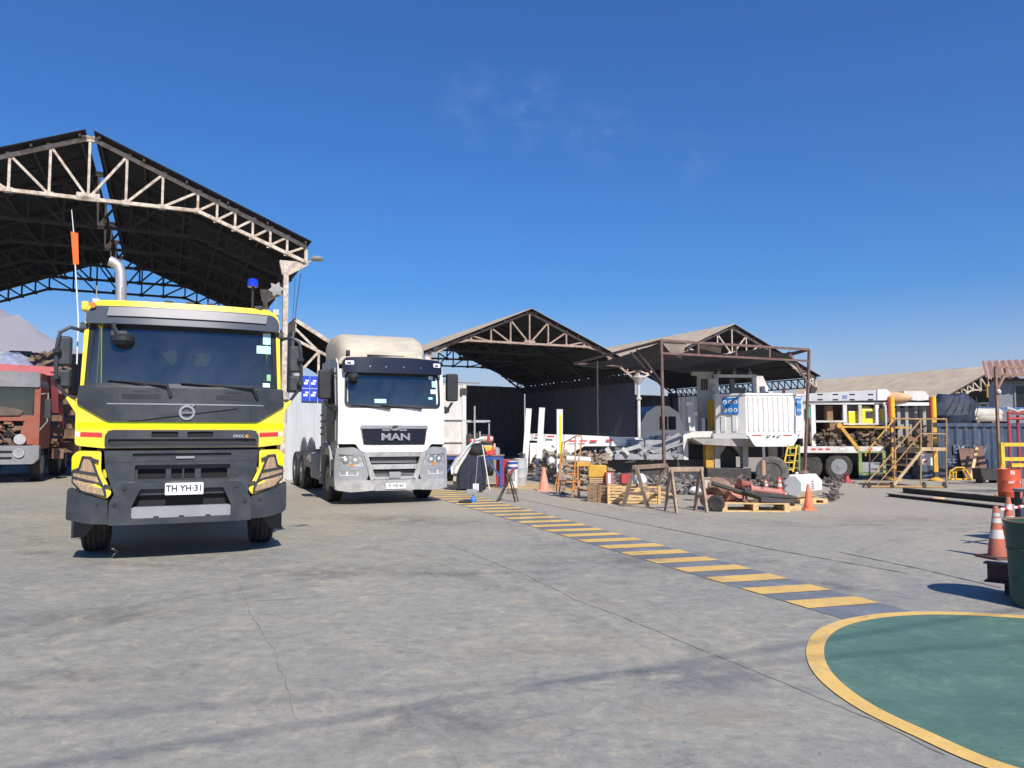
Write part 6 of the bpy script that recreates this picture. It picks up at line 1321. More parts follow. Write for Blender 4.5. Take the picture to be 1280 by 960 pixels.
# perimeter walls that close the yard
def fence_run(name, label, a, b_, h, m):
    a = Vector(a); b_ = Vector(b_); d = (b_-a); L_ = d.length; ang = math.atan2(d.y, d.x); t = thing(name, label, 'wall', (a.x, a.y, 0), math.degrees(ang)); n = int(L_/2)+1; f = None
    for i in range(n):
        if f is None:
            vs = []; fs = []
            for j in range(21): x = 2*j/20; vs += [(x, .03*(1 if (j % 4) in (1, 2) else -1), 0), (x, .03*(1 if (j % 4) in (1, 2) else -1), h)]; fs += [(2*j-2, 2*j, 2*j+1, 2*j-1)] if j else []
            f = MB().add(vs, fs).build('wall_sheet', m, t, smooth=0, fixn=False)
        else: inst(f, (i*2, 0, random.Random(i).uniform(-.06, .06)), t)
fence_run('perimeter_wall', 'dark sheet boundary wall behind the sheds at the back of the yard', (-45, 34, 0), (-12.5, 46, 0), 4.2, wall_dark)
fence_run('perimeter_wall', 'dark sheet boundary wall running right from the back shed behind the rig', (12, 58.5, 0), (75, 66, 0), 4.6, wall_dark)
fence_run('perimeter_wall', 'dark sheet boundary wall behind the white truck and its neighbour shed', (-16, 47, 0), (-4, 52.5, 0), 4.6, wall_dark)
# white box body truck behind the white tractor unit
bt = at(582, 560, 24); bw = thing('white_box_truck', 'dirty white box body with rib frames seen behind the white tractor unit', 'truck', (bt.x, 24, 0), 20)
MB().box(-2.45, 0, 0, 6, .72, 3.05).build('box_body', white_dirty, bw, smooth=0)
for x in (-.09, -.8, -1.6, -2.4): MB().box(x-.04, x+.09 if x > -.1 else x+.04, -.05, 0, .72, 3.1).build('rib', white_dirty, bw, smooth=0)
for z in (1.25, 1.95): MB().box(-2.45, 0, -.06, -.002, z, z+.05).build('rail', white_dirty, bw, smooth=0)
MB().bar((-2.4, .1, 3.18), (.45, -.1, 3.12), .03).build('roof_pole', rust, bw, smooth=0); MB().box(-.2, .02, -.08, -.05, 2.75, 2.95).build('marker', steel_dark, bw, smooth=0)
for x, s__ in ((-.2, 1), (-2.2, -1)):
    wheel(bw, x, 1.0, .45, .45, .28, s__); wheel(bw, x, 4.8, .45, .45, .28, s__)
MB().box(-2.0, -.4, .2, 6, .5, .72).build('chassis', steel_dark, bw, smooth=0)
# overhead power cables behind the camera (their shadows cross the concrete, the screens mirror them)
def cable(p0, p1, z, sag, r, name_label):
    sh = sdir/sdir.z; pts = []
    a = Vector(G(*p0)); b_ = Vector(G(*p1)); d = b_-a; a2 = a-d*3; b3 = b_+d*3
    for i in range(41):
        t_ = i/40; p_ = a2.lerp(b3, t_)+sh*z; p_.z = z-sag*(4*t_*(1-t_))+sag; off = sh*(p_.z-z); pts.append(p_+Vector((off.x, off.y, 0)))
    o = MB().tube(pts, r, 6).build('overhead_cable', black); tag(o, name_label, 'cable')
cable((125, 947), (1010, 804), 8.0, .5, .012, 'thick overhead power cable whose shadow crosses the foreground concrete')
cable((500, 864), (1010, 824), 8.6, .5, .009, 'thin overhead power cable shadowing the concrete beside the thicker one')
# ------------------------------------------------------------------ cones
def cone(label, loc, h, r=.14, bands=0, rot=0, m=orange_m, base_m=None):
    t = thing('traffic_cone', label, 'traffic cone', loc, rot, 'orange traffic cones around the yard')
    b = r*1.35 if base_m is None else r*1.6
    MB().prism(rounded([(-b, -b), (b, -b), (b, b), (-b, b)], .03), 0, .03, 'z').build('base', base_m or m, t, smooth=0, bevel=.005)
    MB().lathe([(r, .03), (r*.97, .05), (.028, h-.01), (.022, h), (0, h)], (0, 0, 0), 24).build('cone_body', m, t, smooth=40)
    def rr(z): return r*.97+(.028-r*.97)*(z-.05)/(h-.06)+.002
    for z0, z1 in ([(.38, .55), (.68, .77), (.80, .87)] if bands == 3 else [(.42, .62), (.74, .86)] if bands == 2 else []):
        MB().lathe([(rr(z0*h)-.004, z0*h), (rr(z0*h), z0*h), (rr(z1*h), z1*h), (rr(z1*h)-.004, z1*h)], (0, 0, 0), 24, caps=False).build('white_band', mat('dusty_white_band', (.55, .53, .5), .6, var=.12, dirt=(.35, .3, .26), damt=.6, dscale=8), t, smooth=40)
    return t
dco = mat('dusty_cone_orange', (.46, .10, .05), .65, var=.2, dirt=(.30, .15, .11), damt=.7, dscale=7)
g = ground(680, 613.5); cone('plain faded orange cone standing before the three white uprights', (g.x, g.y, 0), .63, .15, m=mat('faded_orange', (.8, .27, .17), .6, var=.1, dirt=(.6, .35, .28), damt=.4))
g = ground(1011, 637.5); cone('plain dusty orange cone in front of the white octagonal tank', (g.x, g.y, 0), .52, .1)
g = ground(1247, 697.5); cone('nearest orange and white banded cone on the right, beside the green bin', (g.x, g.y, 0), .64, .11, 3, 12, m=dco, base_m=rust_dark)
g = ground(1258, 684); cone('second orange and white banded cone standing behind the nearest one', (g.x+.05, g.y, 0), .68, .11, 2, 20, m=dco, base_m=rust_dark)
g = ground(1284, 672); cone('orange and white cone at the right picture edge behind the green bin', (g.x, g.y, 0), .7, .11, 2, 5, m=dco, base_m=rust_dark)
a = at(957, 613, 15.6); cone('small faded white-banded cone on the pallet of pink pipes', (a.x, a.y, a.z), .22, .06, 2, m=pink_paint)
a = at(974.5, 617, 15.5); cone('taller red and white banded cone on the pallet beside the tank', (a.x, a.y, a.z), .33, .065, 2, m=mat('cone_red', (.65, .07, .04), .5))
g = ground(1059, 603); cone('small red cone under the rig bed beside the dusty wheel', (g.x, g.y, 0), .3, .1, m=red_paint)
g = at(611, 552, 21.6); cone('tiny red cone standing on the roll on the blue bench', (g.x, g.y, g.z), .2, .045, m=red_paint)
g = at(618, 563, 21.5); cone('tiny orange and white cone beside the jar on the blue bench', (g.x, g.y, g.z), .2, .05, 2)
# red-white barrier pole laid over the cones
t = thing('barrier_pole', 'red and white striped pole reaching right from the top of a banded cone', 'pole', (0, 0, 0), 0)
a, b_ = at(1250, 637, 10.3), at(1282, 632.5, 10.6)
for k in range(8): MB().cyl(a.lerp(b_, k/8), a.lerp(b_, (k+1)/8), .02, n=8).build('stripe', white_ref if k % 2 == 0 else red_ref, t)

# steel joists and the green bin, right foreground
def ibeam(mb, L_, h, w_, tf=.012, tw=.01):
    return mb.box(0, L_, -w_/2, w_/2, h-tf, h).box(0, L_, -w_/2, w_/2, 0, tf).box(.02, L_, -tw/2, tw/2, tf, h-tf)
a = at(1231, 712, 7.5)
t = thing('steel_joist', 'dark red steel joist raised on a block beside the green bin', 'beam', (a.x, 7.5, .115), -42)
ibeam(MB(), 2.6, .185, .14).build('joist', rust_dark, t, smooth=0)
g = ground(1262, 743); t = thing('support_block', 'dark square block carrying the end of the raised joist', 'block', (g.x, g.y+.05, 0), -42); MB().box(0, .2, -.08, .08, 0, .112).build('block', steel_dark, t, smooth=0, bevel=.004)
g = ground(1268, 763); t = thing('green_bin', 'dark green tapered steel bin at the right edge of the picture', 'bin', (g.x+.375, g.y+.12, 0), 0)
MB().lathe([(0, .01), (.255, .01), (.262, 0), (.27, .02), (.281, .25), (.29, .26), (.281, .27), (.292, .5), (.301, .51), (.292, .52), (.30, .73), (.312, .735), (.312, .75), (.29, .745), (.28, .05), (0, .04)], (0, 0, 0), 40).build('body', green_paint, t, smooth=35)
MB().lathe([(.288, .748), (.316, .748), (.318, .762), (.288, .762)], (0, 0, 0), 40, caps=False).build('rim', rust, t, smooth=35)
g = ground(1281, 690); t = thing('work_table', 'low steel work table just past the right edge whose legs shadow the concrete', 'table', (g.x+.6, g.y+.3, 0), 15)
MB().box(0, 1.4, 0, .6, .72, .76).build('table_top', steel_mid, t, smooth=0)
for x, y in ((.04, .04), (1.36, .04), (.04, .56), (1.36, .56)): MB().bar((x, y, 0), (x, y, .72), .05).build('leg', steel_dark, t, smooth=0)
# black joists on the ground under the stairs, running right
for k, (p0, p1, lab, h_) in enumerate((((1128, 616), (1290, 632), 'long black joist on the ground running right from under the stair platform', .13), ((1110, 620.5), (1262, 638), 'nearer thin black joist on the ground parallel to the thick one', .07), ((931, 599), (1010, 605), 'dark long joist with pale top edge beside the lying tyre', .2))):
    a, b_ = ground(*p0), ground(*p1); d = b_-a; t = thing('long_joist', lab, 'beam', tuple(a), math.degrees(math.atan2(d.y, d.x))); ibeam(MB(), d.length, h_, .13).build('joist', steel_dark, t, smooth=0)
g = ground(1169, 627); t = thing('wood_offcut', 'short pale wood offcut lying between the black joists', 'wood', (g.x, g.y+.1, .0), 8); MB().box(0, .3, 0, .1, 0, .08).build('block', wood, t, smooth=0)

# ------------------------------------------------------------------ trestles
def sawhorse(label, loc, rot, L_, h, m, spread=.26, extra=True):
    t = thing('wooden_trestle', label, 'trestle', loc, rot, 'wooden trestles in front of the machine')
    MB().bar((-.03, 0, h-.03), (L_+.03, 0, h-.03), .07, .09).build('top_beam', m, t, smooth=0, bevel=.004)
    for x in (.03, L_-.03):
        for s in (-1, 1): MB().bar((x, s*.03, h-.03), (x+(.04 if x < .1 else -.04)*0, s*spread, 0), .075, .045, up=(1, 0, 0)).build('leg', m, t, smooth=0)
        MB().bar((x, -spread*.68, h*.33), (x, spread*.68, h*.33), .03, .06).build('cross_bar', m, t, smooth=0)
    if extra: MB().bar((.03, .0, h*.55), (L_-.03, 0, h*.2), .03, .06).build('brace', m, t, smooth=0)
    return t
g = ground(793, 634); sawhorse('left weathered wooden trestle before the pale plank crate', (g.x+.0, g.y-.05, 0), 48, 1.25, .86, wood_old, .3)
g = ground(836, 640); sawhorse('right weathered wooden trestle beside the pallet of pink pipes', (g.x+.02, g.y, 0), 14, .70, .86, mat('lighter_weathered_wood', (.36, .26, .18), .85, var=.3, scale=8, dirt=(.18, .12, .09), damt=.5, dscale=5), .24, extra=False)
t = thing('weathered_post', 'short weathered wooden post on a plate before the lime-striped upright', 'post', G(700, 617.5), 8)
MB().box(-.09, .06, -.05, .05, .02, .56).box(.07, .12, -.05, .05, .02, .5).build('post', mat('grey_brown_wood', (.3, .22, .19), .9, var=.3, stretch=(1, 1, 4)), t, smooth=0); MB().box(-.16, .2, -.1, .1, 0, .02).build('plate', rust_dark, t, smooth=0)

# ------------------------------------------------------------------ orange step frame and tray stand
op = mat('orange_brown_paint', (.6, .27, .06), .55, var=.2, dirt=(.35, .18, .1), damt=.6, dscale=6)
LY = 18.2; X0 = at(716, 620, LY).x
t = thing('orange_step_ladder', 'tall orange-brown steel step ladder with hand loops beside the weathered post', 'ladder', (X0, LY, 0), 12)
def o_(px, py, dy=0): p_ = at(px, py, LY+dy); return (p_.x-X0, dy, p_.z)
for nm, pts, r in [('hand_loop', [o_(719, 578), o_(719.5, 548), o_(720, 545), o_(727, 545), o_(728, 549), o_(723, 580)], .018), ('stile', [o_(719, 578), o_(715, 621)], .02), ('stile', [o_(708, 552, .5), o_(702, 612, .5)], .02), ('hand_loop', [o_(720, 545), o_(711, 553, .5), o_(708, 575, .5)], .016),
                   ('stile', [o_(723, 580), o_(717, 620, .1)], .018), ('rear_stay', [o_(710, 572, .5), o_(698, 612, .6)], .018), ('lower_tie', [o_(703, 601, .5), o_(722, 601)], .018), ('lower_tie', [o_(702, 604, .5), o_(734, 614)], .018)]:
    MB().tube(pts, r, 6).build(nm, op, t)
for k in range(4): a = o_(713+k*.8, 612-k*10); MB().box(a[0]-.12, a[0]+.13, 0, .22, a[2]-.012, a[2]+.012).build('step', op, t, smooth=0)
t = thing('orange_tray_stand', 'orange-brown four-legged stand with a tray top left of the yellow box', 'stand', (X0, LY, 0), 0)
a, b_ = o_(721, 583), o_(738, 577.5); MB().box(a[0], b_[0], 0, .4, a[2], b_[2]).build('tray', mustard, t, smooth=0, bevel=.01)
for px, dy in ((722.5, 0), (736, 0), (724, .38), (737, .38)): a = o_(px, 583, dy); MB().bar((a[0], dy, 0), (a[0], dy, a[2]), .035).build('leg', op, t, smooth=0)
for z in (.18,): a, b_ = o_(722, 600), o_(737, 600); MB().bar((a[0], 0, z), (b_[0], 0, z), .03).build('tie', op, t, smooth=0); MB().bar((a[0], .38, z), (b_[0], .38, z), .03).build('tie', op, t, smooth=0)

# ------------------------------------------------------------------ crates
def plank_crate(label, loc, rot, L_, Dp, h, m, nslat=5, posts=3):
    t = thing('plank_crate', label, 'crate', loc, rot, 'low plank crates on the ground')
    sh = h/nslat; sl = None
    for y in (0, Dp-.02):
        for k in range(nslat):
            if sl is None: sl = MB().box(0, L_, 0, .02, .01, sh-.012).build('plank', m, t, smooth=0, loc=(0, y, 0))
            else: inst(sl, (0, y+random.Random(k*3+int(y*9)).uniform(-.004, .004), k*sh), t)
    se = None
    for x in (0, L_-.02):
        for k in range(nslat):
            if se is None: se = MB().box(0, .018, .02, Dp-.02, .01, sh-.012).build('end_plank', m, t, smooth=0, loc=(x, 0, 0))
            else: inst(se, (x, 0, k*sh), t)
    for k in range(posts): x = (L_-.06)*k/(posts-1); MB().box(x, x+.06, -.025, -.001, 0, h).build('batten', m, t, smooth=0)
    MB().box(.02, L_-.02, .02, Dp-.02, .03, .05).build('bottom', m, t, smooth=0); return t
g = ground(735, 627); cr1 = plank_crate('low plank crate under the yellow box, left of its brighter neighbour', (g.x, g.y, 0), -38, .62, .5, .40, wood_old if False else mat('brown_planks', (.36, .23, .13), .8, var=.25, scale=5, dirt=(.2, .13, .08), damt=.5), 5)
g = ground(759.5, 629.5); cr2 = plank_crate('bright new plank crate behind the left trestle', (g.x, g.y, 0), -8, 1.15, .6, .40, wood, 6, 2)
g = ground(808, 624); plank_crate('small bright plank crate half hidden behind the right trestle', (g.x+.15, g.y+.2, 0), 0, .55, .4, .2, wood, 3, 2)
a = at(735.5, 604, 17.6); t = thing('yellow_box', 'scuffed yellow box with rounded corners sitting on boards above the left crate', 'box', (a.x, a.y, .40), -5)
MB().prism(rounded([(0, .13), (.42, .13), (.42, .40), (.02, .41)], .03), 0, .3).build('box', mat('scuffed_yellow', (.68, .38, .04), .55, var=.25, scale=6, dirt=(.4, .25, .1), damt=.6, dscale=6), t, smooth=40, bevel=.015)
t = thing('board_stack', 'flat brown boards between the yellow box and the crate below', 'board', (a.x+.02, a.y, .40), -5); 
for k in range(3): MB().box(0, .40, -.01*k, .3, k*.042, k*.042+.036).build('board', mat('tan_board', (.5, .32, .18), .8, var=.2), t, smooth=0)
a = at(758, 605, 17.4); t = thing('red_white_box', 'small red and pale box beside the yellow box', 'box', (a.x, a.y, .38), 6); MB().box(0, .17, 0, .2, 0, .27).build('box', mat('faded_red_box', (.42, .14, .12), .7, var=.3), t, smooth=0); MB().box(.04, .1, -.004, -.001, .02, .25).build('label_strip', white_ref, t, smooth=0)
a = at(777, 604, 17.2); t = thing('red_jerrycan', 'small red and white carton between the crates and the machine', 'box', (a.x, a.y, .42), 10); MB().box(0, .2, 0, .15, 0, .2).build('box', red_paint, t, smooth=0); MB().box(.2, .26, 0, .15, 0, .2).build('white_side', white_ref, t, smooth=0)

# ------------------------------------------------------------------ pallets, pink pipes, tank
def pallet(label, loc, rot, L_=1.2, W_=.8, h=.14, m=wood):
    t = thing('wooden_pallet', label, 'pallet', loc, rot, 'wooden pallets on the ground'); f = None
    for k in range(6):
        y = k*(W_-.1)/5
        if f is None: f = MB().box(0, L_, 0, .1, h-.022, h).build('deck_board', m, t, smooth=0)
        else: inst(f, (random.Random(k).uniform(-.01, .01), y, 0), t)
    for x in (0, L_/2-.05, L_-.1): MB().box(x, x+.1, 0, W_, .022, h-.022).build('stringer', m, t, smooth=0)
    for y in (0, W_/2-.05, W_-.1): MB().box(0, L_, y, y+.1, 0, .02).build('bottom_board', m, t, smooth=0)
    return t
g = ground(903, 639.5); pal = pallet('wooden pallet under the heap of pink pipes and black bars', (g.x, g.y, 0), -4, 1.30, .8, .17); gp = g
g = ground(983, 638); pallet('low broken pallet right of the pink pipes', (g.x, g.y, 0), -2, .3, .5, .1)
g = ground(1006, 630); gt = g; pallet('small pallet under the white octagonal tank', (g.x-.1, g.y, 0), 3, .62, .7, .1)
PY = gp.y+.2
def pm(px, py, dy=0): return at(px, py, PY+dy)
pink2 = mat('bright_pink_paint', (.48, .2, .16), .6, var=.15, dirt=(.35, .17, .12), damt=.5, dscale=6)
defs = [((880, 625), (893, 623), .09, pink_paint, 'short pink pipe end at the left of the pallet'), ((908, 618), (931, 624), .10, pink2, 'pink pipe with flanged end lying on the pallet, nearest'), ((918, 609), (943, 620), .05, pink_paint, 'thin pink pipe behind the flanged one'), ((938, 611), (976, 616), .07, pink2, 'long pink pipe lying toward the banded cone'),
        ((905, 612), (925, 607), .05, pink_paint, 'raised pink pipe at the back of the pallet'), ((955, 621), (980, 617), .06, pink_paint, 'pink pipe right of the middle of the pallet'), ((925, 604), (938, 606), .07, mat('red_brown_casting', (.3, .1, .07), .7, var=.3), 'red-brown casting upright behind the pink pipes')]
for k, (p_, q_, r_, m_, lab) in enumerate(defs):
    a, b_ = pm(*p_, .1*(k % 3)), pm(*q_, .1*(k % 3)+.1); t = thing('pink_pipe', lab, 'pipe', tuple(a), 0, 'pipes heaped on the pallet'); v = b_-a
    MB().cyl((0, 0, 0), v, r_, n=14).build('pipe', m_, t); MB().cyl(-v.normalized()*.02, v.normalized()*.04, r_*1.3, n=14).build('flange', m_, t)
for k, (p_, q_, r_, lab) in enumerate([((890, 604), (975, 630), .045, 'long black bar slanting across the pink pipes'), ((940, 618), (990, 622), .05, 'black tube at the right end of the pallet'), ((950, 626), (992, 628), .07, 'thick black tube lowest at the right end'), ((930, 613), (972, 628), .04, 'dark bar below the long slanting one')]):
    a, b_ = pm(*p_, -.1-.05*k), pm(*q_, -.15); t = thing('black_bar', lab, 'bar', tuple(a), 0, 'black bars on the pallet'); MB().cyl((0, 0, 0), b_-a, r_, n=10).build('bar', steel_dark, t)
a = pm(896, 609, .2); t = thing('rusty_gearbox', 'lumpy brown rusty housing at the left of the pink pipes', 'machine part', tuple(a), 0)
lm = MB().lathe([(0, -.22), (.15, -.2), (.2, -.05), (.17, .12), (.1, .25), (0, .27)], (0, 0, 0), 16, axis='x'); lm.v = [(x, y, z+.04*mnoise.noise(Vector((x*9, y*9, z*9)))) for x, y, z in lm.v]; lm.build('housing', rust, t, smooth=30); MB().lathe([(0, -.05), (.09, -.05), (.09, .05), (0, .05)], (-.22, -.05, .07), 12, axis='y').build('end_cover', cloth_cream, t)
g = ground(897, 640); t = thing('small_black_tyre', 'small black tyre standing on edge at the left of the pink pipe pallet', 'tyre', (g.x, g.y+.1, .16), 62); tyre_mesh(.165, .11, 3, 24).build('tyre', rubber, t, smooth=35)
mb = MB(); rn = random.Random(21)
for i in range(46): a = pm(rn.uniform(905, 985), rn.uniform(607, 628), rn.uniform(0, .5)); b_ = a+Vector((rn.uniform(-.22, .22), rn.uniform(-.1, .1), rn.uniform(-.06, .06))); mb.bar(a, b_, rn.uniform(.015, .05))
o = mb.build('scrap_pieces', mat('scrap_mix', (.3, .16, .12), .75, var=.9, scale=1.5, dirt=(.1, .08, .07), damt=.8, dscale=2), smooth=0); tag(o, 'small metal scrap mixed among the pink pipes on the pallet', 'scrap', kind='stuff')
a = pm(941, 606, .2); t = thing('wire_loop', 'loop of thin pale wire standing above the pink pipes', 'wire', tuple(a), 0); MB().tube([(.075*math.cos(x), 0, .1*math.sin(x)) for x in [2*math.pi*i/20 for i in range(20)]], .006, 5, closed=True).build('wire', dust_grey, t)
# octagonal tank
oc = [(.25*math.cos(R(22.5+45*i)), .27*math.sin(R(22.5+45*i))) for i in range(8)]
t = thing('white_octagonal_tank', 'white octagonal fuel tank lying on a small pallet behind the plain cone', 'tank', (gt.x+.12, gt.y+.38, .1), -52)
mb = MB(); vs = []; fs = []
for y, s_ in ((-.42, .86), (-.36, 1), (.36, 1), (.42, .86)):
    for x, z in oc: vs.append((x*s_*1.05, y, .28+z*s_))
for k in range(3):
    for i in range(8): fs.append((k*8+i, k*8+(i+1) % 8, (k+1)*8+(i+1) % 8, (k+1)*8+i))
fs += [tuple(range(7, -1, -1)), tuple(range(24, 32))]; mb.add(vs, fs).build('tank', mat('tank_white', (.75, .74, .71), .45, var=.06, dirt=(.5, .45, .38), damt=.3, dscale=3), t, smooth=0, bevel=.012)
MB().box(-.08, .08, -.1, .1, .54, .60).build('filler_bracket', rust, t, smooth=0); MB().cyl((0, -.25, .53), (0, -.25, .58), .035, n=10).build('cap', white, t)
MB().tube([(-.14, -.43, .1), (-.16, -.5, .08), (-.2, -.5, .1)], .03, 7).build('outlet_pipe', white_dirty, t)
for z in (.22, .27, .32, .38): MB().box(.262, .264, -.1, .02, z, z+.02).build('print_line', dust_grey, t, smooth=0)
# big dusty tyre, yellow ladder, leaning pole behind
a = at(965, 579, 21.5); t = thing('big_dusty_tyre', 'big dusty grey tyre standing beside the lime and yellow ladder', 'tyre', (a.x, 21.5, .45), 65); tyre_mesh(.44, .28, 4).build('tyre', dusty_rubber, t, smooth=35); MB().lathe([(.25, -.1), (.25, .1), (.0, .1)], (0, 0, 0), 20, axis='x').build('hub_plate', steel_dark, t)
a = at(954, 590, 21); t = thing('tan_cylinder', 'rusty tan upright cylinder leaning at the big dusty tyre', 'cylinder', (a.x, 21, 0), 0); MB().cyl((0, 0, .38), (0, 0, .8), .07, .06, n=12).cyl((0, 0, 0), (0, 0, .38), .1, n=12).build('cylinder', mat('tan_rust', (.45, .28, .17), .7, var=.3), t)
Yl = 21.8; t = thing('yellow_ladder', 'short yellow and lime step ladder hanging at the machine rear beside the dusty tyre', 'ladder', (0, 0, 0), 0)
for p_, q_, m_ in (((978, 590), (985, 556), yel_safety), ((991, 590), (996, 556), yel_safety), ((985, 588), (988, 558), lg_), ((999, 588), (999, 556), lg_)): MB().bar(at(*p_, Yl+(m_ is lg_)*.3), at(*q_, Yl+(m_ is lg_)*.3), .045).build('stile', m_, t, smooth=0)
for k in range(4): a, b_ = at(979+k*1.8, 587-k*9, Yl), at(992+k*1.2, 587-k*9, Yl); MB().bar(a, b_, .05, .03).build('rung', yel_safety, t, smooth=0); MB().bar(at(986, 585-k*9, Yl+.3), at(999, 585-k*9, Yl+.3), .05, .03).build('rung', lg_, t, smooth=0)
mb = MB(); rn = random.Random(31)
for i in range(50): a = at(rn.uniform(1036, 1050), rn.uniform(596, 628), rn.uniform(17, 19)); a.z = max(.03, a.z); mb.bar(a, a+Vector((rn.uniform(-.2, .2), rn.uniform(-.2, .2), rn.uniform(-.05, .1))), rn.uniform(.02, .08))
tag(mb.build('scrap_pieces', mat('grey_brown_scrap', (.12, .1, .09), .8, var=.6), smooth=0), 'dark scrap pieces heaped right of the white octagonal tank', 'scrap', kind='stuff')

# ------------------------------------------------------------------ pipes and parts behind the uprights
def junk(label, x0, x1, y0, y1, Y, n, col, seed, big=.12, name='scrap_heap', d2=(.4, .3, .2)):
    mb = MB(); rn = random.Random(seed); n = int(n*1.7); big *= .72
    for i in range(n):
        a = at(rn.uniform(x0, x1), rn.uniform(y0, y1), Y+rn.uniform(-.4, .6)); a.z = max(.03, a.z); L_ = rn.uniform(.1, .45); mb.bar(a, a+Vector((rn.uniform(-L_, L_), rn.uniform(-.2, .2), rn.uniform(-.12, .12))), rn.uniform(.015, big) if i % 3 else .02, rn.uniform(.015, big) if i % 3 else .02)
    tag(mb.build(name, mat('junk_%d' % seed, col, .75, var=.8, scale=1.6, dirt=d2, damt=.8, dscale=1.8), smooth=0), label, 'scrap', kind='stuff')
junk('tan and grey machine parts heaped between the first two white uprights', 656, 672, 566, 592, 27, 60, (.25, .2, .15), 41, .16)
junk('pale pipes and parts heaped behind the lime-striped upright', 680, 700, 564, 600, 24.5, 80, (.45, .38, .3), 42, .14, d2=(.2, .12, .08))
junk('jumble of pipes and fittings on the ground behind the orange ladder', 704, 760, 566, 602, 22.5, 170, (.28, .22, .17), 43, .14)
junk('grey metal parts lying behind the wooden trestles', 760, 880, 596, 618, 19.5, 170, (.16, .15, .15), 44, .12, d2=(.4, .36, .32))
junk('dark parts under the machine belly', 880, 990, 598, 612, 20.5, 90, (.07, .06, .06), 45, .14, d2=(.25, .18, .14))
def lump(name, label, cat, px0, px1, y0, y1, Y, m, seed=1, amp=.25, depth=.5):
    a, b_ = at(px0, y1, Y), at(px1, y0, Y); w_ = (b_.x-a.x)/2; h = b_.z-a.z; t = thing(name, label, cat, ((a.x+b_.x)/2, Y, a.z), 0)
    lm = MB().lathe([(.7, 0), (1, .15), (1.0, .45), (.8, .8), (.4, .97), (0, 1)], (0, 0, 0), 20); lm.v = [(x*w_*(1+amp*mnoise.noise(Vector((x*2+seed, y*2, z*2)))), y*depth*(1+amp*mnoise.noise(Vector((x*2, y*2+seed, z)))), z*h*(1+amp*.6*mnoise.noise(Vector((x*3, y*3, seed)))) if z > .01 else 0) for x, y, z in lm.v]
    lm.build('body', m, t, smooth=50); return t
lump('white_sack', 'round white sack behind the second and third white uprights', 'sack', 683, 694, 567, 582, 24.3, cloth_white, 3, .2, .2)
lump('white_sack', 'white plastic sheet between the trestle legs', 'sack', 792, 808, 592, 606, 18.5, cloth_white, 5, .3, .25)
lump('white_bag', 'small white bag seen between the right trestle legs', 'bag', 862, 876, 608, 616, 17.5, cloth_white, 8, .3, .15)
t = thing('white_pipe', 'long white pipe behind the orange tray stand', 'pipe', (0, 0, 0), 0); MB().tube([at(708, 573, 21), at(738, 575, 21)], .08, 10).build('pipe', white, t)

# ------------------------------------------------------------------ left working group beside the walkway
drum('grey_drum', 'plain grey steel drum standing left of the three white uprights', (at(650, 607, 22.3).x, 22.4, 0), .2, .80, grey_drum)
wd = drum('white_drum', 'white drum with blue bands half hidden by the folding steel trestle', (at(640.5, 606, 21.9).x, 21.8, 0), .15, .74, white)
for z in (.52, .66): MB().lathe([(.15, z), (.156, z), (.156, z+.07), (.15, z+.07)], (0, 0, 0), 24, caps=False).build('blue_band', blue_paint, wd)
MB().box(-.06, .08, -.162, -.157, .2, .45).build('paper_label', steel_mid, wd, smooth=0)
a = at(628, 606, 21.9); t = thing('red_cabinet', 'red steel cabinet between the blue bench and the white drum', 'cabinet', (a.x, 22.0, 0), -12)
MB().box(-.19, .19, 0, .4, .02, .77).build('body', red_paint, t, smooth=0, bevel=.01); MB().box(-.17, .17, -.012, -.001, .06, .38).box(-.17, .17, -.0121, -.001, .41, .73).build('door', red_paint, t, smooth=0, bevel=.003); MB().box(.1, .13, -.03, -.012, .5, .6).build('handle', alu, t, smooth=0)
BX0, BX1, BY = at(552, 570, 21.3).x, at(629, 570, 21.3).x, 21.3
t = thing('blue_workbench', 'blue steel workbench cluttered with cans and rolls behind the dark covered cart', 'bench', (BX0, BY, 0), 0)
Lb = BX1-BX0
MB().box(-.02, Lb+.03, -.02, .7, .90, .93).build('bench_top', wood_old, t, smooth=0); MB().box(0, Lb, 0, .06, .80, .90).box(0, Lb, .62, .68, .80, .90).build('apron_rail', blue_paint, t, smooth=0)
for x in (.02, Lb-.1):
    for y in (0, .6): MB().box(x, x+.08, y, y+.08, 0, .80).build('leg', blue_paint, t, smooth=0)
for p_, q_ in (((.08, .03, .35), (.4, .03, .82)), ((Lb-.1, .03, .35), (Lb-.45, .03, .82))): MB().bar(p_, q_, .05).build('brace', blue_paint, t, smooth=0)
def on_bench(px): return at(px, 570, BY+.25).x
t = thing('yellow_crate', 'yellow crate with pale contents on the blue workbench', 'crate', (on_bench(609.5), BY+.25, .93), 4); MB().box(-.16, .16, 0, .22, .08, .24).build('crate', yel_safety, t, smooth=0, bevel=.01); MB().box(-.12, .12, .02, .2, .24, .27).build('contents', cloth_cream, t, smooth=0); MB().box(-.17, .17, -.01, .23, 0, .08).build('tray', wood_old, t, smooth=0)
t = thing('beige_canister', 'beige cylinder lying on top of the yellow crate', 'canister', (on_bench(608.5), BY+.4, 1.29), 0); MB().lathe([(0, -.18), (.075, -.17), (.085, -.1), (.085, .1), (.075, .17), (0, .18)], (0, 0, .08), 14, axis='x').build('body', cloth_cream, t)
t = thing('striped_roll', 'red and white striped roll beside the beige canister', 'roll', (on_bench(594), BY+.3, 1.26), 0)
for k in range(6): MB().cyl((-.15+k*.05, 0, .06), (-.10+k*.05, 0, .06), .06, n=12).build('stripe', white_ref if k % 2 else red_ref, t)
MB().box(-.15, .15, -.06, .06, -.33, .0).build('stand', steel_dark, t, smooth=0)
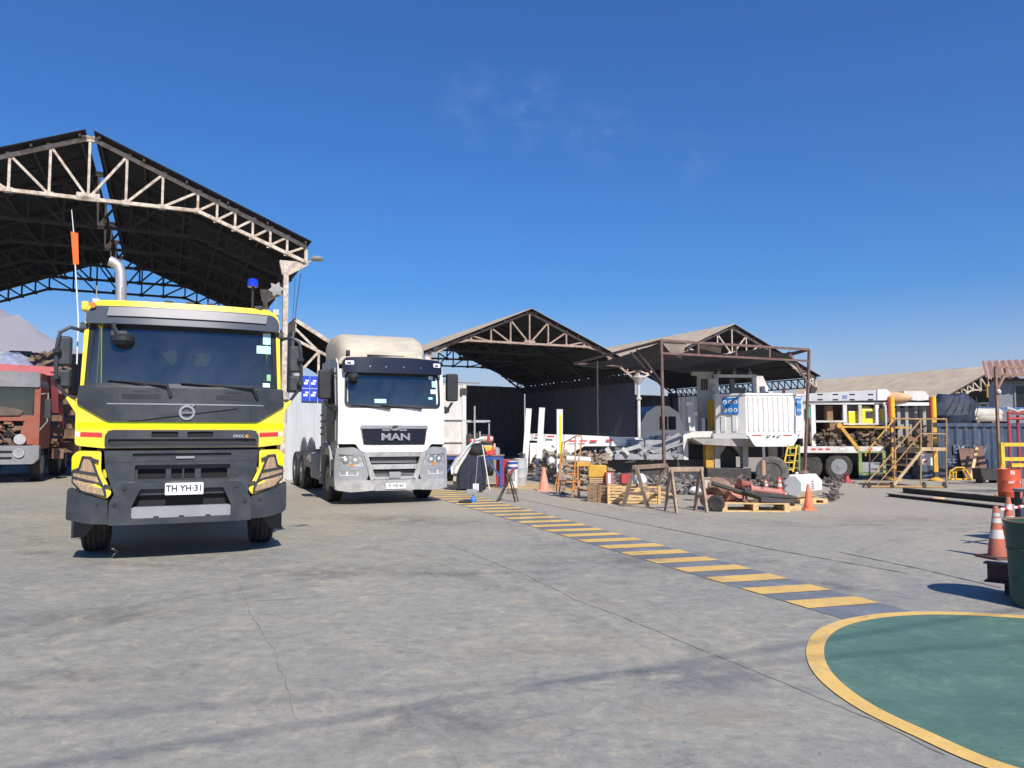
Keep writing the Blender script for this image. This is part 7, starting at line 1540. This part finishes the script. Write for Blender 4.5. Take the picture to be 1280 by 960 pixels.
lump('red_cloth', 'crumpled red cloth lying on the blue workbench', 'cloth', 607, 618, 563, 569.5, 21.4, mat('red_rag', (.6, .06, .07), .9, var=.2), 4, .35, .15)
t = thing('grey_jar', 'pale grey jar at the right end of the blue workbench', 'jar', (on_bench(621), BY+.2, .93), 0); MB().lathe([(0, 0), (.09, 0), (.09, .16), (.06, .19), (.06, .21), (0, .21)], (0, 0, 0), 14).build('jar', alu, t)
# forklift in the shade
FX = at(600, 560, 27).x; t = thing('old_forklift', 'dark old forklift with pale roof guard in the shade behind the bench', 'forklift', (FX, 27, 0), 10)
MB().box(-.45, .5, .3, 1.9, .3, 1.25).build('body', steel_dark, t, smooth=0, bevel=.04); MB().box(-.42, .45, .3, .5, 1.0, 1.5).build('mast_carriage', steel_dark, t, smooth=0)
for x in (-.42, .4): MB().bar((x, .5, 1.2), (x, .55, 1.95), .05).build('guard_post', dust_grey, t, smooth=0)
for y in (.5, 1.6): MB().bar((-.45, y, 1.97), (.43, y, 1.97), .07).build('guard_rail', alu, t, smooth=0)
MB().bar((-.17, .2, .6), (-.17, .2, 2.5), .06).bar((.02, .2, .6), (.02, .2, 1.6), .06).build('mast', dust_grey, t, smooth=0); MB().tube([(-.12+.14*math.cos(x), .9, 1.52+.06*math.sin(x)) for x in [2*math.pi*i/16 for i in range(16)]], .015, 5, closed=True).build('steering_wheel', dust_grey, t)
for x in (-.45, .45): wheel(t, x, .6, .3, .3, .2, 1 if x > 0 else -1)
# dark covered cart with crumpled cloth and white sheet
CX, CY = at(589, 609, 20.9).x, 20.9
t = thing('covered_cart', 'cart draped in dark navy cloth with small wheels beside the walkway end', 'cart', (CX, CY, 0), -6)
vs = []; fs = []; n = 48; hts = [.04, .3, .6, .88, .93]
for j, z in enumerate(hts):
    for i in range(n):
        a = 2*math.pi*i/n; c_, s_ = math.cos(a), math.sin(a); k = (abs(c_)**6+abs(s_)**6)**(-1/6); w_ = 1+.035*math.sin(a*14)*(1-z); f_ = .97-.03*z if j < 4 else .9
        vs.append((.40*c_*k*w_*f_, .33*s_*k*w_*f_, z+(.02*math.sin(a*9) if j == 0 else 0)))
for j in range(4):
    for i in range(n): fs.append((j*n+i, j*n+(i+1) % n, (j+1)*n+(i+1) % n, (j+1)*n+i))
fs.append(tuple(range(4*n, 5*n))); MB().add(vs, fs).build('cover', cloth_navy, t, smooth=50)
for x, y in ((-.33, -.25), (.33, -.25), (-.33, .25), (.33, .25)): MB().cyl((x-.02, y, .06), (x+.02, y, .06), .06, n=12).build('wheel', rubber, t)
MB().box(-.44, -.33, -.36, -.1, .08, .8).build('side_shelf', steel_dark, t, smooth=0); MB().box(-.43, -.35, -.38, -.3, .25, .42).build('carton', cloth_cream, t, smooth=0)
lump('crumpled_black_cloth', 'crumpled black cloth heaped on top of the covered cart', 'cloth', 583, 606, 555, 568.5, 20.8, mat('black_cloth', (.02, .02, .025), .9, var=.4, bump=1, bscale=8), 7, .4, .26)
ws_ = thing('white_sheet', 'white sheet hanging down the left side of the covered cart', 'sheet', (CX, CY, 0), 0)
pts = [(600, 551, 20.7), (590, 553, 20.6), (582, 562, 20.5), (575, 572, 20.5), (569, 583, 20.5), (567.5, 592, 20.5)]; vs = []; fs = []
for i, p_ in enumerate(pts):
    c_ = at(*p_)-Vector((CX, CY, 0)); wd_ = [.1, .17, .15, .14, .12, .07][i]
    for j in range(7): u_ = (j/6-.5)*2; vs.append((c_.x+u_*wd_, c_.y+.05*math.sin(j*2.2+i)-.05*(1-u_*u_), c_.z+u_*.10*(1 if i < 3 else .2)+.02*math.cos(j*2+i)))
    if i:
        for j in range(6): k = i*7+j; fs.append((k-7, k-6, k+1, k))
m0 = MB().add(vs, fs); nv = len(vs); m0.add([(x+.01, y+.04, z-.01) for x, y, z in vs], [tuple(reversed(f)) for f in fs]); m0.build('cloth', cloth_white, ws_, smooth=60, fixn=False)
# broom, dust box, rag, blue bag
t = thing('squeegee_broom', 'white-handled floor squeegee leaning against the covered cart', 'broom', (0, 0, 0), 0)
a, b_ = at(603, 556, 20.4), ground(612, 614); MB().cyl(a, b_+Vector((0, 0, .03)), .015, n=8).build('handle', white, t); MB().box(b_.x-.13, b_.x+.15, b_.y-.03, b_.y+.03, 0, .04).build('head', steel_mid, t, smooth=0)
g = ground(594, 615.5); t = thing('dust_pan', 'white and black lidded dust pan with thin upright handle before the cart', 'dustpan', (g.x, g.y, 0), 0)
MB().box(-.06, .1, 0, .15, .04, .22).build('pan', white_ref, t, smooth=0); MB().box(.1, .19, -.02, .15, 0, .23).build('black_side', black, t, smooth=0); MB().tube([(.0, .1, .2), (.03, .12, .55), (.05, .15, .93), (.2, .16, .95)], .01, 6).build('handle', alu, t)
for x in (-.03, .03): MB().box(x-.006, x+.006, -.004, -.001, .05, .2).build('groove', steel_mid, t, smooth=0)
g = ground(583, 616.5); t = thing('grey_tray', 'flat grey tray lying beside the dust pan', 'tray', (g.x, g.y, 0), 0); MB().box(0, .28, 0, .2, 0, .09).build('tray', steel_mid, t, smooth=0, bevel=.01)
g = ground(582, 629); t = thing('black_rag', 'black rag spread on the yellow stripes', 'cloth', (g.x, g.y+.05, .008), 0)
lm = MB().lathe([(.17, 0), (.15, .03), (.08, .05), (0, .055)], (0, 0, 0), 22); lm.v = [(x*(1+.4*mnoise.noise(Vector((x*12, y*12, 1))))*.95, y*1.1, z*(1+.9*mnoise.noise(Vector((x*14, y*14, 2))))) for x, y, z in lm.v]; lm.build('rag', mat('black_cloth', (.02, .02, .025)), t, smooth=50)
g = ground(591.5, 628.5); t = thing('blue_bag', 'small bright blue plastic bag beside the black rag on the stripes', 'bag', (g.x, g.y, .01), 0)
lm = MB().lathe([(.05, 0), (.07, .04), (.055, .09), (.02, .13), (.035, .165), (0, .17)], (0, 0, 0), 16); lm.v = [(x+.02*mnoise.noise(Vector((x*30, y*30, z*20))), y, z) for x, y, z in lm.v]; lm.build('bag', mat('bright_blue_plastic', (.03, .2, .7), .4, var=.1), t, smooth=50)
# folding steel trestle near the walkway
g = ground(634, 627.5); t = thing('folding_trestle', 'small black folding steel trestle standing beside the striped walkway', 'trestle', (g.x, g.y, 0), 0)
for p_, q_ in (((.08, 0, .62), (-.24, -.02, 0)), ((.10, .1, .62), (-.19, .14, 0)), ((.03, .02, .60), (.18, -.06, 0)), ((.06, .1, .60), (.25, .12, 0))): MB().bar(p_, q_, .028).build('leg', steel_dark, t, smooth=0)
MB().bar((.0, .05, .56), (.17, .05, .76), .045, .08).build('head', mat('dull_red', (.2, .06, .06), .6), t, smooth=0); MB().bar((-.12, .0, .25), (-.08, .14, .25), .02).build('tie', steel_dark, t, smooth=0); MB().bar((.12, -.03, .25), (.17, .12, .25), .02).build('tie', steel_dark, t, smooth=0)
g = ground(640, 617); t = thing('coiled_hose', 'small coil of brown hose behind the folding trestle', 'hose', (g.x, g.y, 0), 0); MB().tube([(.13*math.cos(i*.5), .1*math.sin(i*.5), .02+.003*i) for i in range(40)], .014, 6).build('coil', rust, t)
# oil puddle and stain near the trucks
st_m = mat('oil_stain', (.02, .02, .022), .15, var=.3)
g = ground(371, 657); lm = [(g.x+.17*math.cos(a)*(1+.3*math.sin(3*a)), g.y+.17*math.sin(a)*(1+.25*math.cos(2*a)), .003) for a in [2*math.pi*i/20 for i in range(20)]]
MB().add(lm, [tuple(range(20))]).build('oil_stain', st_m, smooth=0, kind='structure')
# ------------------------------------------------------------------ air: the hills fade in it
hz = bpy.data.materials.new('thin_haze'); hz.use_nodes = True; N = hz.node_tree.nodes; K = hz.node_tree.links; N.clear()
o_ = N.new('ShaderNodeOutputMaterial'); v_ = N.new('ShaderNodeVolumePrincipled'); v_.inputs['Color'].default_value = (.74, .78, .95, 1); v_.inputs['Density'].default_value = .0002; v_.inputs['Anisotropy'].default_value = .0
K.new(v_.outputs[0], o_.inputs['Volume'])
MB().box(-3600, 3600, -2600, 4600, -1.5, 330).build('haze', hz, smooth=0, kind='stuff')
